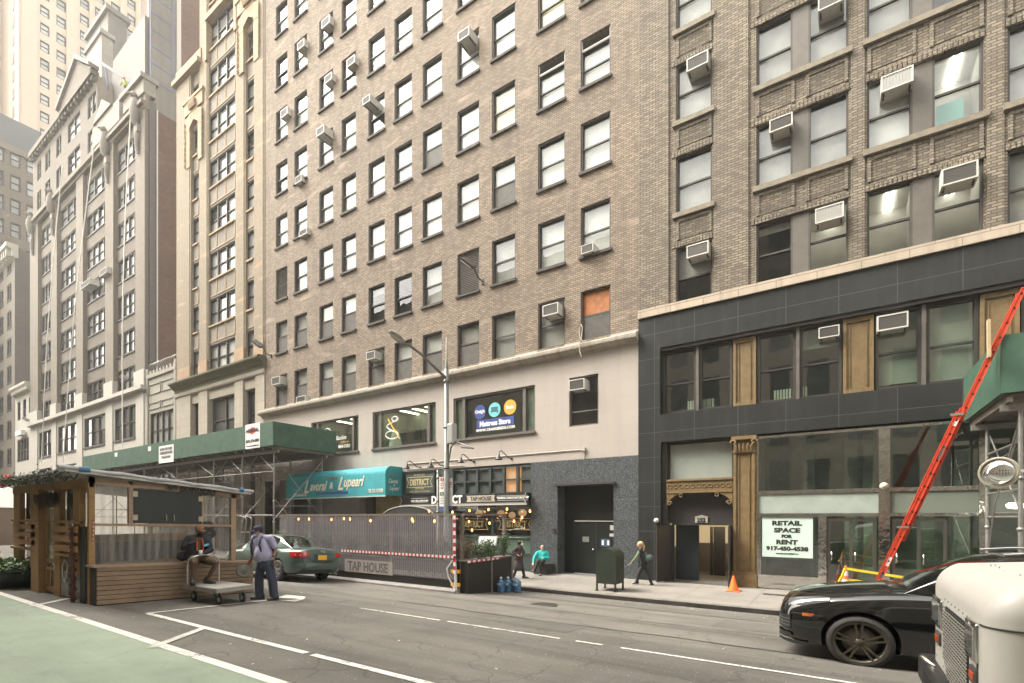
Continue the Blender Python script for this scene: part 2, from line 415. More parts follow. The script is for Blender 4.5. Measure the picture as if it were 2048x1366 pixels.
# painted markings
def gline(mb, p, q, wd, dz=.009):
    """stripe between two ground points given in pixels"""
    P = gp(*p); Q = gp(*q); d = Vector((Q.x-P.x, Q.y-P.y, 0)).normalized(); n = Vector((-d.y, d.x, 0))*wd/2
    N = 12; pl = []
    for i in range(N):
        a = P.lerp(Q, i/N); b = P.lerp(Q, (i+1)/N)
        mb.face([(v.x, v.y, zr(v.y)+dz) for v in (a-n, b-n, b+n, a+n)])
def gp(px, py):
    """ground point under a pixel"""
    lo, hi = .3, 14.4; a, b = ray(px)
    for _ in range(50):
        Y = (lo+hi)/2; t = Y/b; z = CAMZ+(HY-py)/F*t
        if z > zr(Y): lo = Y
        else: hi = Y
    return Vector((a*t, Y, zr(Y)))
g = MB()
g.face([(-140,2.98,zr(2.98)+.009),(20,2.98,zr(2.98)+.009),(20,3.12,zr(3.12)+.009),(-140,3.12,zr(3.12)+.009)])
tag(g.build('lane_edge_line', M_linew), kind='structure')
g = MB()
A = gp(298, 1228)
def line_x(mb, x0, x1, y, wd=.11):
    n = max(1, int(abs(x1-x0)/1.5))
    for i in range(n):
        a = x0+(x1-x0)*i/n; b = x0+(x1-x0)*(i+1)/n
        mb.face([(a,y-wd/2,zr(y-wd/2)+.009),(b,y-wd/2,zr(y-wd/2)+.009),(b,y+wd/2,zr(y+wd/2)+.009),(a,y+wd/2,zr(y+wd/2)+.009)])
line_x(g, A.x, gp(612,1307).x, A.y); line_x(g, gp(622,1311).x, 12, A.y)
tag(g.build('buffer_line', M_linew), kind='structure')
g = MB(); gline(g, (303,1297), (408,1257), .13, .013); gline(g, (62,1214), (140,1197), .13, .013); gline(g, (292,1228), (545,1200), .1, .013)
tag(g.build('hatch_line', M_line), kind='structure')
g = MB()
for a, b in ((720,880),(895,1120),(1152,1205),(1242,1480),(1482,1760)):
    pa = PY(a, 0, 7.0).x; pb = PY(b, 0, 7.0).x
    n = max(2, int((pb-pa)/.05))
    for i in range(n):
        x0 = pa+(pb-pa)*i/n; x1 = pa+(pb-pa)*(i+1)/n; j = rng.uniform(-.006,.006); k = rng.uniform(-.006,.006)
        y0, y1 = 6.965+j, 7.03+k
        g.face([(x0,y0,zr(y0)+.009),(x1,y0,zr(y0)+.009),(x1,y1,zr(y1)+.009),(x0,y1,zr(y1)+.009)])
tag(g.build('travel_lane_line', M_linew), kind='structure')
# arrow-like patch of old paint beyond the standing man
g = MB()
for pts in ([(553,1196),(573,1190),(612,1194),(607,1199)], [(560,1202),(607,1199),(590,1204)]):
    g.face([(v.x, v.y, v.z+.009) for v in (gp(*p) for p in pts)])
tag(g.build('worn_arrow_marking', M_linew), kind='structure')
# sealed seams in the asphalt
g = MB(); M_tar = mat('tar', (.035,.032,.03), .6)
def seam(y, x0, x1, amp=.05, wd=.035, ph=0):
    n = 60; prev = None
    for i in range(n+1):
        x = x0+(x1-x0)*i/n; yy = y+amp*math.sin(i*.35+ph)+amp*.6*math.sin(i*1.3+ph*2)
        ww = wd*(.6+.5*abs(math.sin(i*.9+ph)))
        cur = [(x, yy-ww/2, zr(yy)+.006), (x, yy+ww/2, zr(yy)+.006)]
        if prev: g.face([prev[0], cur[0], cur[1], prev[1]])
        prev = cur
seam(10.2, -22, 12, .03, .03); seam(12.6, -30, 10, .04, .05, 2); seam(8.5, -9, 12, .05, .06, 1)
tag(g.build('asphalt_seams', M_tar), kind='structure')
mh = MB(); c_ = (-6.3, 11.0)
mh.prism([(c_[0]+.36*math.cos(k*math.pi/12), c_[1]+.36*math.sin(k*math.pi/12)) for k in range(24)], 'z', zr(11.4)-.03, zr(11.0)+.012)
q_ = mh.build('manhole_cover', mat('cast_iron', (.07,.062,.055), .6, .5, noise=.5, nscale=30, bump=.6, bscale=40)); q_.rotation_euler = (0,0,0); tag(q_, 'round iron manhole cover set in the road near the far kerb', 'manhole cover')
g = MB(); M_patch = groundmat('asphalt_patch', (.10,.092,.083), (.16,.148,.134), 110, .88, fleck=(.3,.28,.25), cracks=0, tracks=0)
for (x0,x1,y0,y1) in ((-2.2,1.5,10.6,12.2),(-13.4,-12.2,8.4,9.3),(-5.2,-3.9,7.6,8.5)):
    n_ = 10; 
    for i in range(n_):
        a = x0+(x1-x0)*i/n_; b = x0+(x1-x0)*(i+1)/n_; j = rng.uniform(-.03,.03)
        for (u_, v_) in zip([y0]+[p[0] for p in ROADPTS if y0 < p[0] < y1], [p[0] for p in ROADPTS if y0 < p[0] < y1]+[y1]): g.face([(a,u_,zr(u_)+.004),(b,u_,zr(u_)+.004),(b,v_+(j if v_ == y1 else 0),zr(v_)+.004),(a,v_+(j if v_ == y1 else 0),zr(v_)+.004)])
tag(g.build('asphalt_patches', M_patch), kind='structure')
# tiny litter
g = MB()
for i in range(170):
    x = rng.uniform(-16, 3); y = rng.choice([rng.uniform(3.2,14.2), rng.uniform(13.4,14.35), rng.uniform(14.8,18.4)])
    z = (zr(y) if y < 14.4 else 0)+.008; s_ = rng.uniform(.008,.028); a = rng.uniform(0,3.1)
    g.face([(x+s_*math.cos(a+k*1.57+rng.uniform(-.3,.3)), y+s_*math.sin(a+k*1.57), z+rng.uniform(0,.01)) for k in range(4)])
tag(g.build('scattered_litter', mat('litter', (.55,.52,.46), .9)), 'small pale scraps of litter scattered over the road and sidewalk', 'litter', kind='stuff')
# building of the camera's side of the street, behind the photographer
op = thing('brick_building', 'tall brick building behind the camera side sidewalk', 'building', (0,-3.2,0))
def oppmat():
    m = bpy.data.materials.new('opposite_wall'); m.use_nodes = True; nt = m.node_tree; N = nt.nodes; L = nt.links; b = N['Principled BSDF']
    v, gg = hv_vector(nt); br = N.new('ShaderNodeTexBrick'); L.new(v, br.inputs['Vector']); br.offset = 0
    br.inputs['Scale'].default_value = 1; br.inputs['Brick Width'].default_value = 2.4; br.inputs['Row Height'].default_value = 3.5
    br.inputs['Mortar Size'].default_value = .55; br.inputs['Mortar Smooth'].default_value = .02
    br.inputs['Color1'].default_value = (.07,.075,.075,1); br.inputs['Color2'].default_value = (.3,.3,.28,1); br.inputs['Mortar'].default_value = (.46,.41,.34,1)
    L.new(br.outputs['Color'], b.inputs['Base Color']); b.inputs['Roughness'].default_value = .8; return m
g = MB(); g.box(-70, 10, -20, -3.2, .6, 27); g.box(10.2, 32, -20, -3.3, .6, 20); g.box(-140, -70.2, -20, -3.3, .6, 34)
ow = g.build('wall', oppmat(), op)
# ================================================================ materials of the facades
M_gbrick = wallmat('gray_tan_brick', (.345,.268,.20), (.19,.147,.11), (.125,.10,.08), bw=.22, bh=.082, ms=.016, weather=.38, streak=.6, stain=(.37,.29,.23))
M_ybrick = wallmat('yellow_tan_brick', (.30,.252,.192), (.155,.13,.10), (.09,.076,.06), bw=.24, bh=.085, ms=.015, weather=.4, streak=.35, big=.5)
M_ybrickd = wallmat('sooty_tan_brick', (.25,.205,.145), (.10,.083,.062), (.06,.05,.04), bw=.24, bh=.085, ms=.015, weather=.6, streak=.45, big=1.2)
M_stone = wallmat('pinkish_limestone', (.40,.355,.32), (.385,.345,.31), (.35,.31,.275), bw=1.6, bh=.6, ms=.006, weather=.22, streak=.28, rough=.8, bump=.1, soot=(.25,.21,.18))
M_cream = wallmat('cream_brick', (.29,.232,.165), (.225,.18,.13), (.155,.126,.093), bw=.22, bh=.08, ms=.01, weather=.25, streak=.4, stain=(.50,.33,.19), soot=(.17,.15,.12))
M_spand = wallmat('grey_cream_brick', (.26,.225,.185), (.21,.18,.15), (.15,.13,.11), bw=.22, bh=.08, ms=.01, weather=.3, streak=.4, soot=(.14,.12,.1))
M_terra = wallmat('cream_terracotta', (.33,.25,.165), (.29,.225,.155), (.26,.155,.085), bw=.7, bh=.4, ms=.015, weather=.35, streak=.4, stain=(.55,.33,.16), soot=(.3,.24,.17))
M_lime = wallmat('beige_limestone', (.36,.32,.265), (.33,.295,.245), (.22,.19,.16), bw=1.3, bh=.6, ms=.01, weather=.25, streak=.35, soot=(.2,.17,.13))
M_moss = wallmat('mossy_copper', (.14,.14,.08), (.12,.12,.075), (.1,.1,.06), bw=2, bh=.3, ms=.01, weather=.4, streak=.5)
M_b3 = wallmat('warm_grey_brick', (.195,.162,.13), (.14,.118,.095), (.1,.085,.07), bw=.22, bh=.08, ms=.012, weather=.35, streak=.5, soot=(.13,.115,.1))
M_b3p = wallmat('pale_grey_brick', (.215,.18,.145), (.165,.14,.113), (.115,.098,.08), bw=.22, bh=.08, ms=.01, weather=.3, streak=.4, soot=(.2,.18,.15))
M_white = wallmat('white_painted_stone', (.41,.385,.345), (.40,.375,.335), (.33,.305,.27), bw=1.8, bh=.7, ms=.006, weather=.15, streak=.22, rough=.7, bump=.08, soot=(.4,.36,.31))
M_red = wallmat('dark_red_brick', (.235,.125,.088), (.145,.083,.063), (.11,.08,.065), bw=.24, bh=.085, ms=.014, weather=.5, streak=.2, stain=(.2,.11,.075), soot=(.05,.042,.038))
M_dkgrey = wallmat('grey_side_brick', (.17,.155,.14), (.13,.12,.11), (.1,.09,.085), bw=.24, bh=.085, ms=.014, weather=.4, streak=.3)
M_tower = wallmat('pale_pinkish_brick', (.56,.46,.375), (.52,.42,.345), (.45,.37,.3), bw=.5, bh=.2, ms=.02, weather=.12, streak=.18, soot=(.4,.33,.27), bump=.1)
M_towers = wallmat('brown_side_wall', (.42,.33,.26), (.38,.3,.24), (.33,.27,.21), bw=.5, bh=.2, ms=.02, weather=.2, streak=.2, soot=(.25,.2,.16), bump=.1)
M_grn = wallmat('grey_stone', (.27,.245,.215), (.25,.225,.2), (.2,.18,.16), bw=1, bh=.5, ms=.01, weather=.35, streak=.4, soot=(.12,.11,.1))
def granite(name, base, fleck, n, scale=45, joints=(1.45,.93), rough=.42, jcol=(.085,.085,.085)):
    m = wallmat(name, base, tuple(c*1.12 for c in base), jcol, bw=joints[0], bh=joints[1], ms=.008, weather=.15, streak=.12, rough=rough, bump=.05, offset=0, soot=(.12,.12,.11))
    nt = m.node_tree; N = nt.nodes; L = nt.links; b = N['Principled BSDF']; src = b.inputs['Base Color'].links[0].from_socket
    g = N.new('ShaderNodeNewGeometry'); v = N.new('ShaderNodeTexNoise'); v.inputs['Scale'].default_value = scale; v.inputs['Detail'].default_value = 2; v.inputs['Roughness'].default_value = .8
    L.new(g.outputs['Position'], v.inputs['Vector'])
    r = N.new('ShaderNodeMapRange'); r.inputs[1].default_value = .5; r.inputs[2].default_value = .62; r.inputs[4].default_value = n; L.new(v.outputs['Fac'], r.inputs[0])
    x = N.new('ShaderNodeMix'); x.data_type = 'RGBA'; L.new(r.outputs[0], x.inputs[0]); L.new(src, x.inputs[6]); x.inputs[7].default_value = (*fleck, 1)
    L.new(x.outputs[2], b.inputs['Base Color']); return m
M_blackst = granite('black_stone_cladding', (.013,.014,.014), (.030,.032,.032), .4)
M_granite = granite('speckled_granite', (.040,.045,.050), (.17,.18,.19), .75, scale=26, joints=(1.5,3.1), jcol=(.13,.13,.13))
M_frame = mat('dark_brown_frame', (.055,.047,.040), .6, noise=.4, nscale=3)
M_frame2 = mat('brown_steel_frame', (.115,.10,.085), .55, noise=.3, nscale=3)
M_sill = mat('sooty_sill', (.085,.072,.06), .85, noise=.5, nscale=4)
M_blind = mat('pale_blind', (.52,.51,.475), .85, noise=.2, nscale=1.2)
M_blind2 = mat('grey_blind', (.31,.30,.275), .85, noise=.3, nscale=1.2)
M_blind3 = mat('yellowed_blind', (.52,.44,.27), .85, noise=.25, nscale=1)
M_board = mat('dark_board', (.085,.076,.066), .75, noise=.35, nscale=5)
M_wood = mat('orange_plywood', (.42,.145,.035), .7, noise=.5, nscale=5)
M_dark = mat('dark_room', (.035,.033,.03), .9)
M_glass = glassmat('window_glass', tint=(.93,.95,.94), ior=1.75, wav=.05)
M_glassd = glassmat('shop_glass', tint=(.76,.88,.78), ior=2.5, wav=.04)
PANE = [glassmat('pane_white', ior=1.9, base=(.42,.42,.405)), glassmat('pane_grey', ior=1.9, base=(.24,.25,.245)), glassmat('pane_dark', ior=1.9, base=(.07,.072,.07)), glassmat('pane_mid', ior=1.9, base=(.28,.28,.27))]
M_louver = mat('grey_louver', (.22,.2,.175), .6, .3)
M_bronze = mat('bronze_paint', (.19,.125,.052), .55, noise=.35, nscale=6, bump=.15, bscale=50)
M_chrome = mat('dull_chrome', (.72,.71,.67), .10, 1, noise=.35, nscale=5, bump=.5, bscale=7)
M_whitetxt = mat('white_lettering', (.8,.79,.75), .6)

def window(par, x0, x1, z0, z1, Y, kind='blind', fr=M_frame, bl=None, sill=M_sill, rail=.5, sash=True, blm=None, mullions=(), sillout=.1, t=.06, glass=None, dep=.17, sillw=.06):
    """double-hung window: frame > pane, blind, sill"""
    m = MB(); a, b = Y+.05, Y+dep+.03
    m.box(x0, x0+t, a, b, z0, z1); m.box(x1-t, x1, a, b, z0, z1); m.box(x0+t, x1-t, a, b, z1-t, z1); m.box(x0+t, x1-t, a, b, z0, z0+t)
    zm = z0+(z1-z0)*rail
    for q in mullions:
        xm = x0+(x1-x0)*q; m.box(xm-t*.8, xm+t*.8, a+.01, b, z0+t, z1-t)
    if sash: m.box(x0+t, x1-t, a+.06, b-.01, zm-.03, zm+.03)
    w = m.build('window', fr, par)
    yp = Y+dep
    if kind == 'louver':
        m = MB(); z = z0+t
        while z < z1-t-.02:
            m.obox((x0+t, yp-.06, z+.045), (x1-t, yp-.06, z+.045), .07, .012, up=(0,-.7,.7)); z += .085
        m.build('louver', M_louver, w)
    elif kind == 'plywood':
        m = MB(); m.box(x0+t, x1-t, yp-.02, yp+.01, zm+.02, z1-t); m.build('plywood', M_wood, w)
        m = MB(); m.box(x0+t, x1-t, yp-.05, yp-.02, z0+t, zm+.03); m.build('panel', M_board, w)
    else:
        m = MB()
        m.face([(x0+t,yp,zm), (x1-t,yp,zm), (x1-t,yp,z1-t), (x0+t,yp,z1-t)])
        if kind != 'board': m.face([(x0+t,yp+.025,z0+t), (x1-t,yp+.025,z0+t), (x1-t,yp+.025,zm), (x0+t,yp+.025,zm)])
        m.build('pane', glass or M_glass, w)
        if kind == 'board':
            m = MB(); m.box(x0+t, x1-t, yp-.03, yp+.0, z0+t, zm-.0); m.build('panel', M_board, w)
        if bl is None: bl = 1
        if bl > 0:
            m = MB(); zb = z1-(z1-z0)*bl
            if kind == 'board': zb = max(zb, zm)
            m.box(x0+t*.6, x1-t*.6, yp+.09, yp+.1, zb, z1-t*.5); m.build('blind', blm or M_blind, w)
    if sill:
        m = MB(); m.box(x0-sillw, x1+sillw, Y-sillout, Y+.06, z0-.11, z0); m.build('sill', sill, w)
    return w

def far_window(par, x0, x1, z0, z1, Y, n=3, pane=0, axis='y', fr=M_frame, t=.09, sill=None, dep=.25):
    """distant window group: frame with mullions and rail > pane"""
    def B(m, a, b, d0, d1, c, d):
        if axis == 'y': m.box(a, b, Y+d0, Y+d1, c, d)
        else: m.box(Y-d1, Y-d0, a, b, c, d)
    m = MB(); B(m,x0,x0+t,.05,dep,z0,z1); B(m,x1-t,x1,.05,dep,z0,z1); B(m,x0+t,x1-t,.05,dep,z1-t,z1); B(m,x0+t,x1-t,.05,dep,z0,z0+t)
    for i in range(1, n):
        xm = x0+(x1-x0)*i/n; B(m,xm-t*.7,xm+t*.7,.06,dep-.01,z0+t,z1-t)
    zm = (z0+z1)/2; B(m,x0+t,x1-t,.12,dep-.005,zm-.04,zm+.04)
    if sill: B(m,x0-.05,x1+.05,-.08,.06,z0-.14,z0)
    w = m.build('window', fr, par); m = MB(); d = dep-.04; mi = []
    for i in range(n):
        a = x0+(x1-x0)*i/n; b = x0+(x1-x0)*(i+1)/n
        zs = [z0, z0+(z1-z0)*rng.choice((0,0,.5,.5)), z1]
        for k in range(2):
            if zs[k+1] <= zs[k]: continue
            m.cur = (pane if not isinstance(pane, str) else 0) if rng.random() < .7 else rng.choice((1,3,2))
            if axis == 'y': m.face([(a,Y+d,zs[k]), (b,Y+d,zs[k]), (b,Y+d,zs[k+1]), (a,Y+d,zs[k+1])])
            else: m.face([(Y-d,a,zs[k]), (Y-d,b,zs[k]), (Y-d,b,zs[k+1]), (Y-d,a,zs[k+1])])
    m.build('pane', None, w, mats=PANE)
    return w

# ================================================================ the grey-tan brick loft building in the middle
gb = thing('loft_building', 'twelve bay tan-grey brick loft building with pale stone base and mattress store sign', 'building', (-19, FACY, 0))
XL, XR = fx(527), -6.42
cols = [(551.9,574.7),(588.8,614),(638.7,666),(683.3,711.7),(737,769.4),(789,823.9),(845.3,884),(914.8,958.4),(984,1030.8),(1076,1130),(1161.5,1221)]
GC = [(fx(a), fx(b)) for a, b in cols]
HEAD0, FL, OPH = 11.68, 3.454, 2.03
ops = []; NR = 9
for k in range(NR):
    for (a, b) in GC: ops.append((a, b, HEAD0+FL*k-OPH+(.0 if k else .02), HEAD0+FL*k))
m = MB(); holed_wall(m, XL, XR, 9.5, 44, ops, FACY, .2)
m.face([(XR,FACY,9.5),(XR,FACY+14,9.5),(XR,FACY+14,44),(XR,FACY,44)]); m.face([(XL,FACY,9.5),(XL,FACY,44),(XL,FACY+14,44),(XL,FACY+14,9.5)])
m.build('brick_wall', M_gbrick, gb)
m = MB(); m.face([(XL,FACY+2.2,9.3),(XR,FACY+2.2,9.3),(XR,FACY+2.2,44),(XL,FACY+2.2,44)])
for k in range(-1, NR+1):
    zf = 12.3+FL*k-.2; m.face([(XL,FACY+.21,zf),(XR,FACY+.21,zf),(XR,FACY+2.2,zf),(XL,FACY+2.2,zf)])
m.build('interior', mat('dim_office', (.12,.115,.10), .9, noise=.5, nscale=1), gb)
spec0 = {0:('board',.5,M_blind2),1:('board',.5,M_blind2),2:('board',.5,M_blind),3:('board',.5,M_blind),4:('board',.5,M_blind2),5:('board',.45,M_blind),6:('board',.5,M_blind),7:('board',.5,M_blind2),8:('blind',1,M_blind2),9:('blind',1,M_blind2),10:('plywood',1,None)}
spec1 = {0:('board',.5,M_blind2),1:('board',.5,M_blind2),2:('board',.5,M_blind3),3:('board',.5,M_blind),4:('blind',.2,M_blind2),5:('blind',0,M_blind),6:('blind',1,M_blind2),7:('louver',0,None),8:('blind',1,M_blind2),9:('blind',1,M_blind),10:('blind',1,M_blind)}
spec2 = {0:('louver',0,None),1:('blind',1,M_blind2),2:('blind',1,M_blind2),3:('blind',1,M_blind2),4:('blind',1,M_blind),5:('blind',1,M_blind)}
for k in range(NR):
    for c, (a, b) in enumerate(GC):
        z1 = HEAD0+FL*k; z0 = z1-OPH
        if k == 8 and c > 3: continue
        kind, bl, bm_ = {0:spec0,1:spec1,2:spec2}.get(k, {}).get(c) or (rng.choice(['blind']*9+['board']), rng.choice([1,1,1,1,.8,.62,.45,1]), rng.choice([M_blind,M_blind,M_blind,M_blind2,M_blind3] if rng.random() < .4 else [M_blind]))
        top = k == 3 and c in (9,10)
        if top:
            w = window(gb, a, b, z0, z1-.45, FACY, 'blind', bl=1, blm=M_blind)
            m = MB(); m.box(a,b,FACY+.05,FACY+.2,z1-.45,z1-.4); m.box(a,a+.06,FACY+.05,FACY+.2,z1-.4,z1); m.box(b-.06,b,FACY+.05,FACY+.2,z1-.4,z1)
            for q in range(4): m.obox((a+.06,FACY+.1,z1-.34+q*.09),(b-.06,FACY+.1,z1-.34+q*.09),.09,.015,up=(0,-.7,.7))
            m.build('louver', M_louver, w)
        else:
            window(gb, a, b, z0, z1, FACY, kind, bl=bl, blm=bm_, sill=M_sill if k else None, rail=.53 if kind == 'board' else rng.choice([.46,.5,.5]))
# stone base
SW = [(fx(623), fx(718), 6.12, 8.17), (fx(746), fx(872.5), 6.12, 8.17), (fx(907.5), fx(1071), 6.12, 8.17), (fx(1139), fx(1197.3), 6.16, 8.2)]
m = MB(); holed_wall(m, XL, XR, 4.78, 9.08, SW, FACY-.03, .22)
m.face([(XL,FACY-.03,4.78),(XR,FACY-.03,4.78),(XR,FACY+.3,4.78),(XL,FACY+.3,4.78)])
m.build('stone_base', M_stone, gb)
m = MB()
prof = [(-.03,9.08),(.10,9.1),(.12,9.16),(.30,9.22),(.36,9.26),(.36,9.42),(.30,9.47),(.02,9.5)]
m.prism([(FACY-p, z) for p, z in prof]+[(FACY+.15,9.5),(FACY+.15,9.08)], 'x', XL-.15, XR-.0)
for i in range(int((XR-XL)/.32)):
    xx = XL+.05+i*.32; m.box(xx, xx+.2, FACY-.374, FACY-.3, 9.275, 9.405)
m.build('cornice', wallmat('weathered_cornice', (.40,.355,.30), (.36,.32,.27), (.2,.18,.15), bw=1.2, bh=.3, ms=.01, weather=.3, streak=.75, soot=(.12,.11,.085)), gb)
m = MB(); prev = XL
for a, b in GC+[(XR, XR)]:
    m.box(prev, a-.02, FACY-.05, FACY-.004, 9.5, 9.64); prev = b+.02
m.build('plinth_course', M_stone, gb)
# big second floor windows
def bigwin(par, x0, x1, z0, z1, side, name='window'):
    m = MB(); Y0, Y1 = FACY+.02, FACY+.2; t = .09
    m.box(x0,x0+t,Y0,Y1,z0,z1); m.box(x1-t,x1,Y0,Y1,z0,z1); m.box(x0+t,x1-t,Y0,Y1,z1-t,z1); m.box(x0+t,x1-t,Y0,Y1,z0,z0+t)
    for q in (x0+side, x1-side): m.box(q-.08,q+.08,Y0+.01,Y1-.01,z0+t,z1-t)
    m.box(x0-.05,x1+.05,FACY-.12,FACY+.02,z0-.06,z0+.02)
    w = m.build('window', M_frame2, par)
    m = MB(); m.face([(x0+t,FACY+.15,z0+t),(x1-t,FACY+.15,z0+t),(x1-t,FACY+.15,z1-t),(x0+t,FACY+.15,z1-t)]); m.build('pane', M_glassd, w)
    m = MB()
    for a, b in ((x0+t,x0+side-.08),(x1-side+.08,x1-t)): m.box(a,b,FACY+.17,FACY+.18,z0+t,z1-t)
    m.build('side_blind', M_blind2, w)
    return w
w1 = bigwin(gb, *SW[0], .55); w2 = bigwin(gb, *SW[1], .55); w3 = bigwin(gb, *SW[2], .6)
m = MB(); m.box(SW[3][0]-.3,SW[3][1]+.3,FACY+.9,FACY+.95,5.8,8.5); m.box(SW[3][0]-.35,SW[3][0]-.3,FACY+.25,FACY+.9,5.8,8.5); m.box(SW[3][0]-.3,SW[3][1]+.3,FACY+.25,FACY+.9,8.45,8.5); m.build('small_room', mat('dim_office'), gb)
w4 = window(gb, *SW[3], FACY-.03, 'blind', bl=0, sill=None, fr=M_frame2, rail=.3)
for (w, a, b, col) in ((w1, SW[0][0], SW[0][1], (.20,.205,.18)), (w2, SW[1][0], SW[1][1], (.30,.30,.25)), (w3, SW[2][0], SW[2][1], (.04,.04,.036))):
    m = MB(); m.box(a, b, FACY+2.6 if col[0] > .1 else FACY+.5, FACY+2.7, 5.9, 8.6); m.box(a,b,FACY+.3,FACY+2.6,8.42,8.5); m.box(a,b,FACY+.3,FACY+2.6,5.9,6.0)
    m.box(a-.1,a,FACY+.3,FACY+2.6,5.9,8.5)
    m.build('room', mat('room%d' % int(col[0]*100), col, .9), w)
M_tube = mat('ceiling_or_fill_tube', (.9,.85,.6), .5, emit=(1,.93,.7), es=2.2)
m = MB()
for i in range(4):
    xx = SW[1][0]+.9+i*.95; m.obox((xx,FACY+.6,8.38),(xx+.1,FACY+2.5,8.38),.12,.04)
m.build('ceiling_or_fill_light', M_tube, w2)
m = MB()
for i in range(3):
    xx = SW[0][0]+.9+i*1.3; m.obox((xx,FACY+.6,8.38),(xx+.1,FACY+2.5,8.38),.12,.04)
m.build('ceiling_or_fill_light', M_tube, w1)  # fill tubes added only to brighten this room
# lettering and ornament on the glass
YG = FACY+.12
M_gold = mat('yellow_decal', (.75,.42,.04), .6)
def circle_mesh(cx, cz, r, Y, n=40, h=.004):
    m = MB(); m.prism([(cx+r*math.cos(2*math.pi*k/n), cz+r*math.sin(2*math.pi*k/n)) for k in range(n)], 'y', Y, Y+h); return m
def on(pxv, pyv, Y=YG): return PY(pxv, pyv, Y)
# curled white line with a yellow stroke
m = MB(); pts = []
for k in range(60):
    t = k/59
    cx_, cz_ = 785, 860
    if t < .35: a = t/.35*2*math.pi+.6; px_, py_ = 790+6*math.cos(a), 838-5*math.sin(a)-0
    elif t < .62: q = (t-.35)/.27; px_, py_ = 790-15*math.sin(q*math.pi)-2*q, 843+20*q
    else: a = (t-.62)/.38*2*math.pi; px_, py_ = 784+12*math.sin(a+.6)*1.05, 870-8*math.cos(a+.6)
    pts.append(on(px_, py_, YG))
m.tube(pts, .03, 6); m.build('swirl_decal', M_whitetxt, w2)
m = MB(); m.obox(on(776,838,YG-.02), on(799,877,YG-.02), .015, .07, up=(0,0,1)); m.build('yellow_stroke_decal', M_gold, w2)
m = MB(); pts = [on(655+6*math.cos(a*.3+.5), 864-7*math.sin(a*.3+.5), YG) for a in range(22)]; m.tube(pts, .025, 6); m.build('swirl_decal', M_whitetxt, w1)
text_mesh('lettering', 'Studios', M_whitetxt, w1, on(682,875), (1,0,0), (0,0,1), .36, shear=.5, xscale=.9)
text_mesh('lettering', '864-5353', M_whitetxt, w1, on(688,892), (1,0,0), (0,0,1), .27, bold=.004)
text_mesh('lettering', 'bridal room', M_gold, w1, on(690,883), (1,0,0), (0,0,1), .15)
# mattress store decal
blue, teal, orange = mat('blue_decal', (.03,.055,.23), .5), mat('teal_decal', (.16,.55,.56), .5), mat('orange_decal', (.80,.36,.05), .5)
c1_, c2_, c3_ = on(960,824), on(989,819.5), on(1020,814)
for c_, mm, nm in ((c1_, blue, 'blue_disc'), (c2_, teal, 'teal_disc'), (c3_, orange, 'orange_disc')):
    circle_mesh(c_.x, c_.z, .335, YG).build(nm, mm, w3)
text_mesh('lettering', "Craig's", M_whitetxt, w3, c1_+Vector((0,-.01,0)), (1,0,0), (0,0,1), .2, bold=.008)
text_mesh('lettering', "Beds", M_whitetxt, w3, c3_+Vector((0,-.01,0)), (1,0,0), (0,0,1), .22, bold=.008)
m = MB(); x_, z_ = c2_.x, c2_.z
for (a, b, c, d) in ((-.2,.2,-.09,-.02),(-.17,-.01,.0,.06),(.01,.17,.0,.06),(-.19,.19,.07,.13),(-.2,-.17,-.16,-.09),(.17,.2,-.16,-.09)): m.box(x_+a,x_+b,YG-.012,YG-.006,z_+c,z_+d)
m.build('bed_emblem', mat('navy_ink', (.05,.12,.2), .6), w3)
p_ = on(990,845); m = MB(); m.box(p_.x-1.05, p_.x+1.05, YG-.004, YG+.004, p_.z-.19, p_.z+.2); m.build('blue_strip', blue, w3)
text_mesh('lettering', 'Mattress Store', M_whitetxt, w3, p_+Vector((0,-.015,0)), (1,0,0), (0,0,1), .33, bold=.012, xscale=.88)
text_mesh('lettering', 'WWW.CRAIGSBEDS.COM', M_whitetxt, w3, on(990,857.5)+Vector((0,-.015,0)), (1,0,0), (0,0,1), .17, bold=.007, spacing=1.15)
# ---- ground floor of the loft building
GR0 = fx(1073)
DO = (fx(1116), fx(1228), 0, 3.72)
m = MB(); holed_wall(m, GR0, XR, 0, 4.78, [DO], FACY-.05, .75)
m.box(GR0-.25, GR0, FACY-.05, FACY+.5, 0, 4.78)
m.build('granite_base', M_granite, gb)
M_dgreen = mat('dark_green_paint', (.006,.010,.009), .5, noise=.4, nscale=2)
M_sgreen = mat('grey_green_paint', (.045,.06,.058), .5, noise=.3, nscale=3)
m = MB(); d0, d1 = DO[0], DO[1]; Yd = FACY+.6
m.box(d0,d1,Yd,Yd+.06,2.3,3.72); m.box(d0,d1,Yd-.05,Yd,2.24,2.32)
m.box(d0,d0+.45,Yd,Yd+.06,0,2.24)
dr = m.build('door_surround', M_dgreen, gb)
m = MB(); xm = (d0+.45+d1)/2; m.box(d0+.47,xm-.01,Yd-.01,Yd+.04,0.02,2.22); m.box(xm+.01,d1-.03,Yd-.01,Yd+.04,.02,2.22)
dd = m.build('double_door', M_dgreen, gb)
m = MB(); m.lathe([(0,-.09),(.035,-.085),(.04,-.05),(.02,-.03),(.02,0)], (xm-.1,Yd-.01,1.05), 'y', 12); m.box(xm+.2,xm+.42,Yd-.03,Yd-.01,.98,1.0); m.build('handle', M_chrome, dd)
wn = mat('paper_notice', (.55,.54,.5), .8)
for (a, z, w_, h_) in ((.62,1.86,.16,.2),(.6,1.6,.34,.12),(-.62,1.35,.3,.22)):
    m = MB(); m.box(xm+a,xm+a+w_,Yd-.018,Yd-.012,z,z+h_); m.build('notice', wn if a > 0 else mat('faded_lettering', (.2,.22,.2), .8), dd)
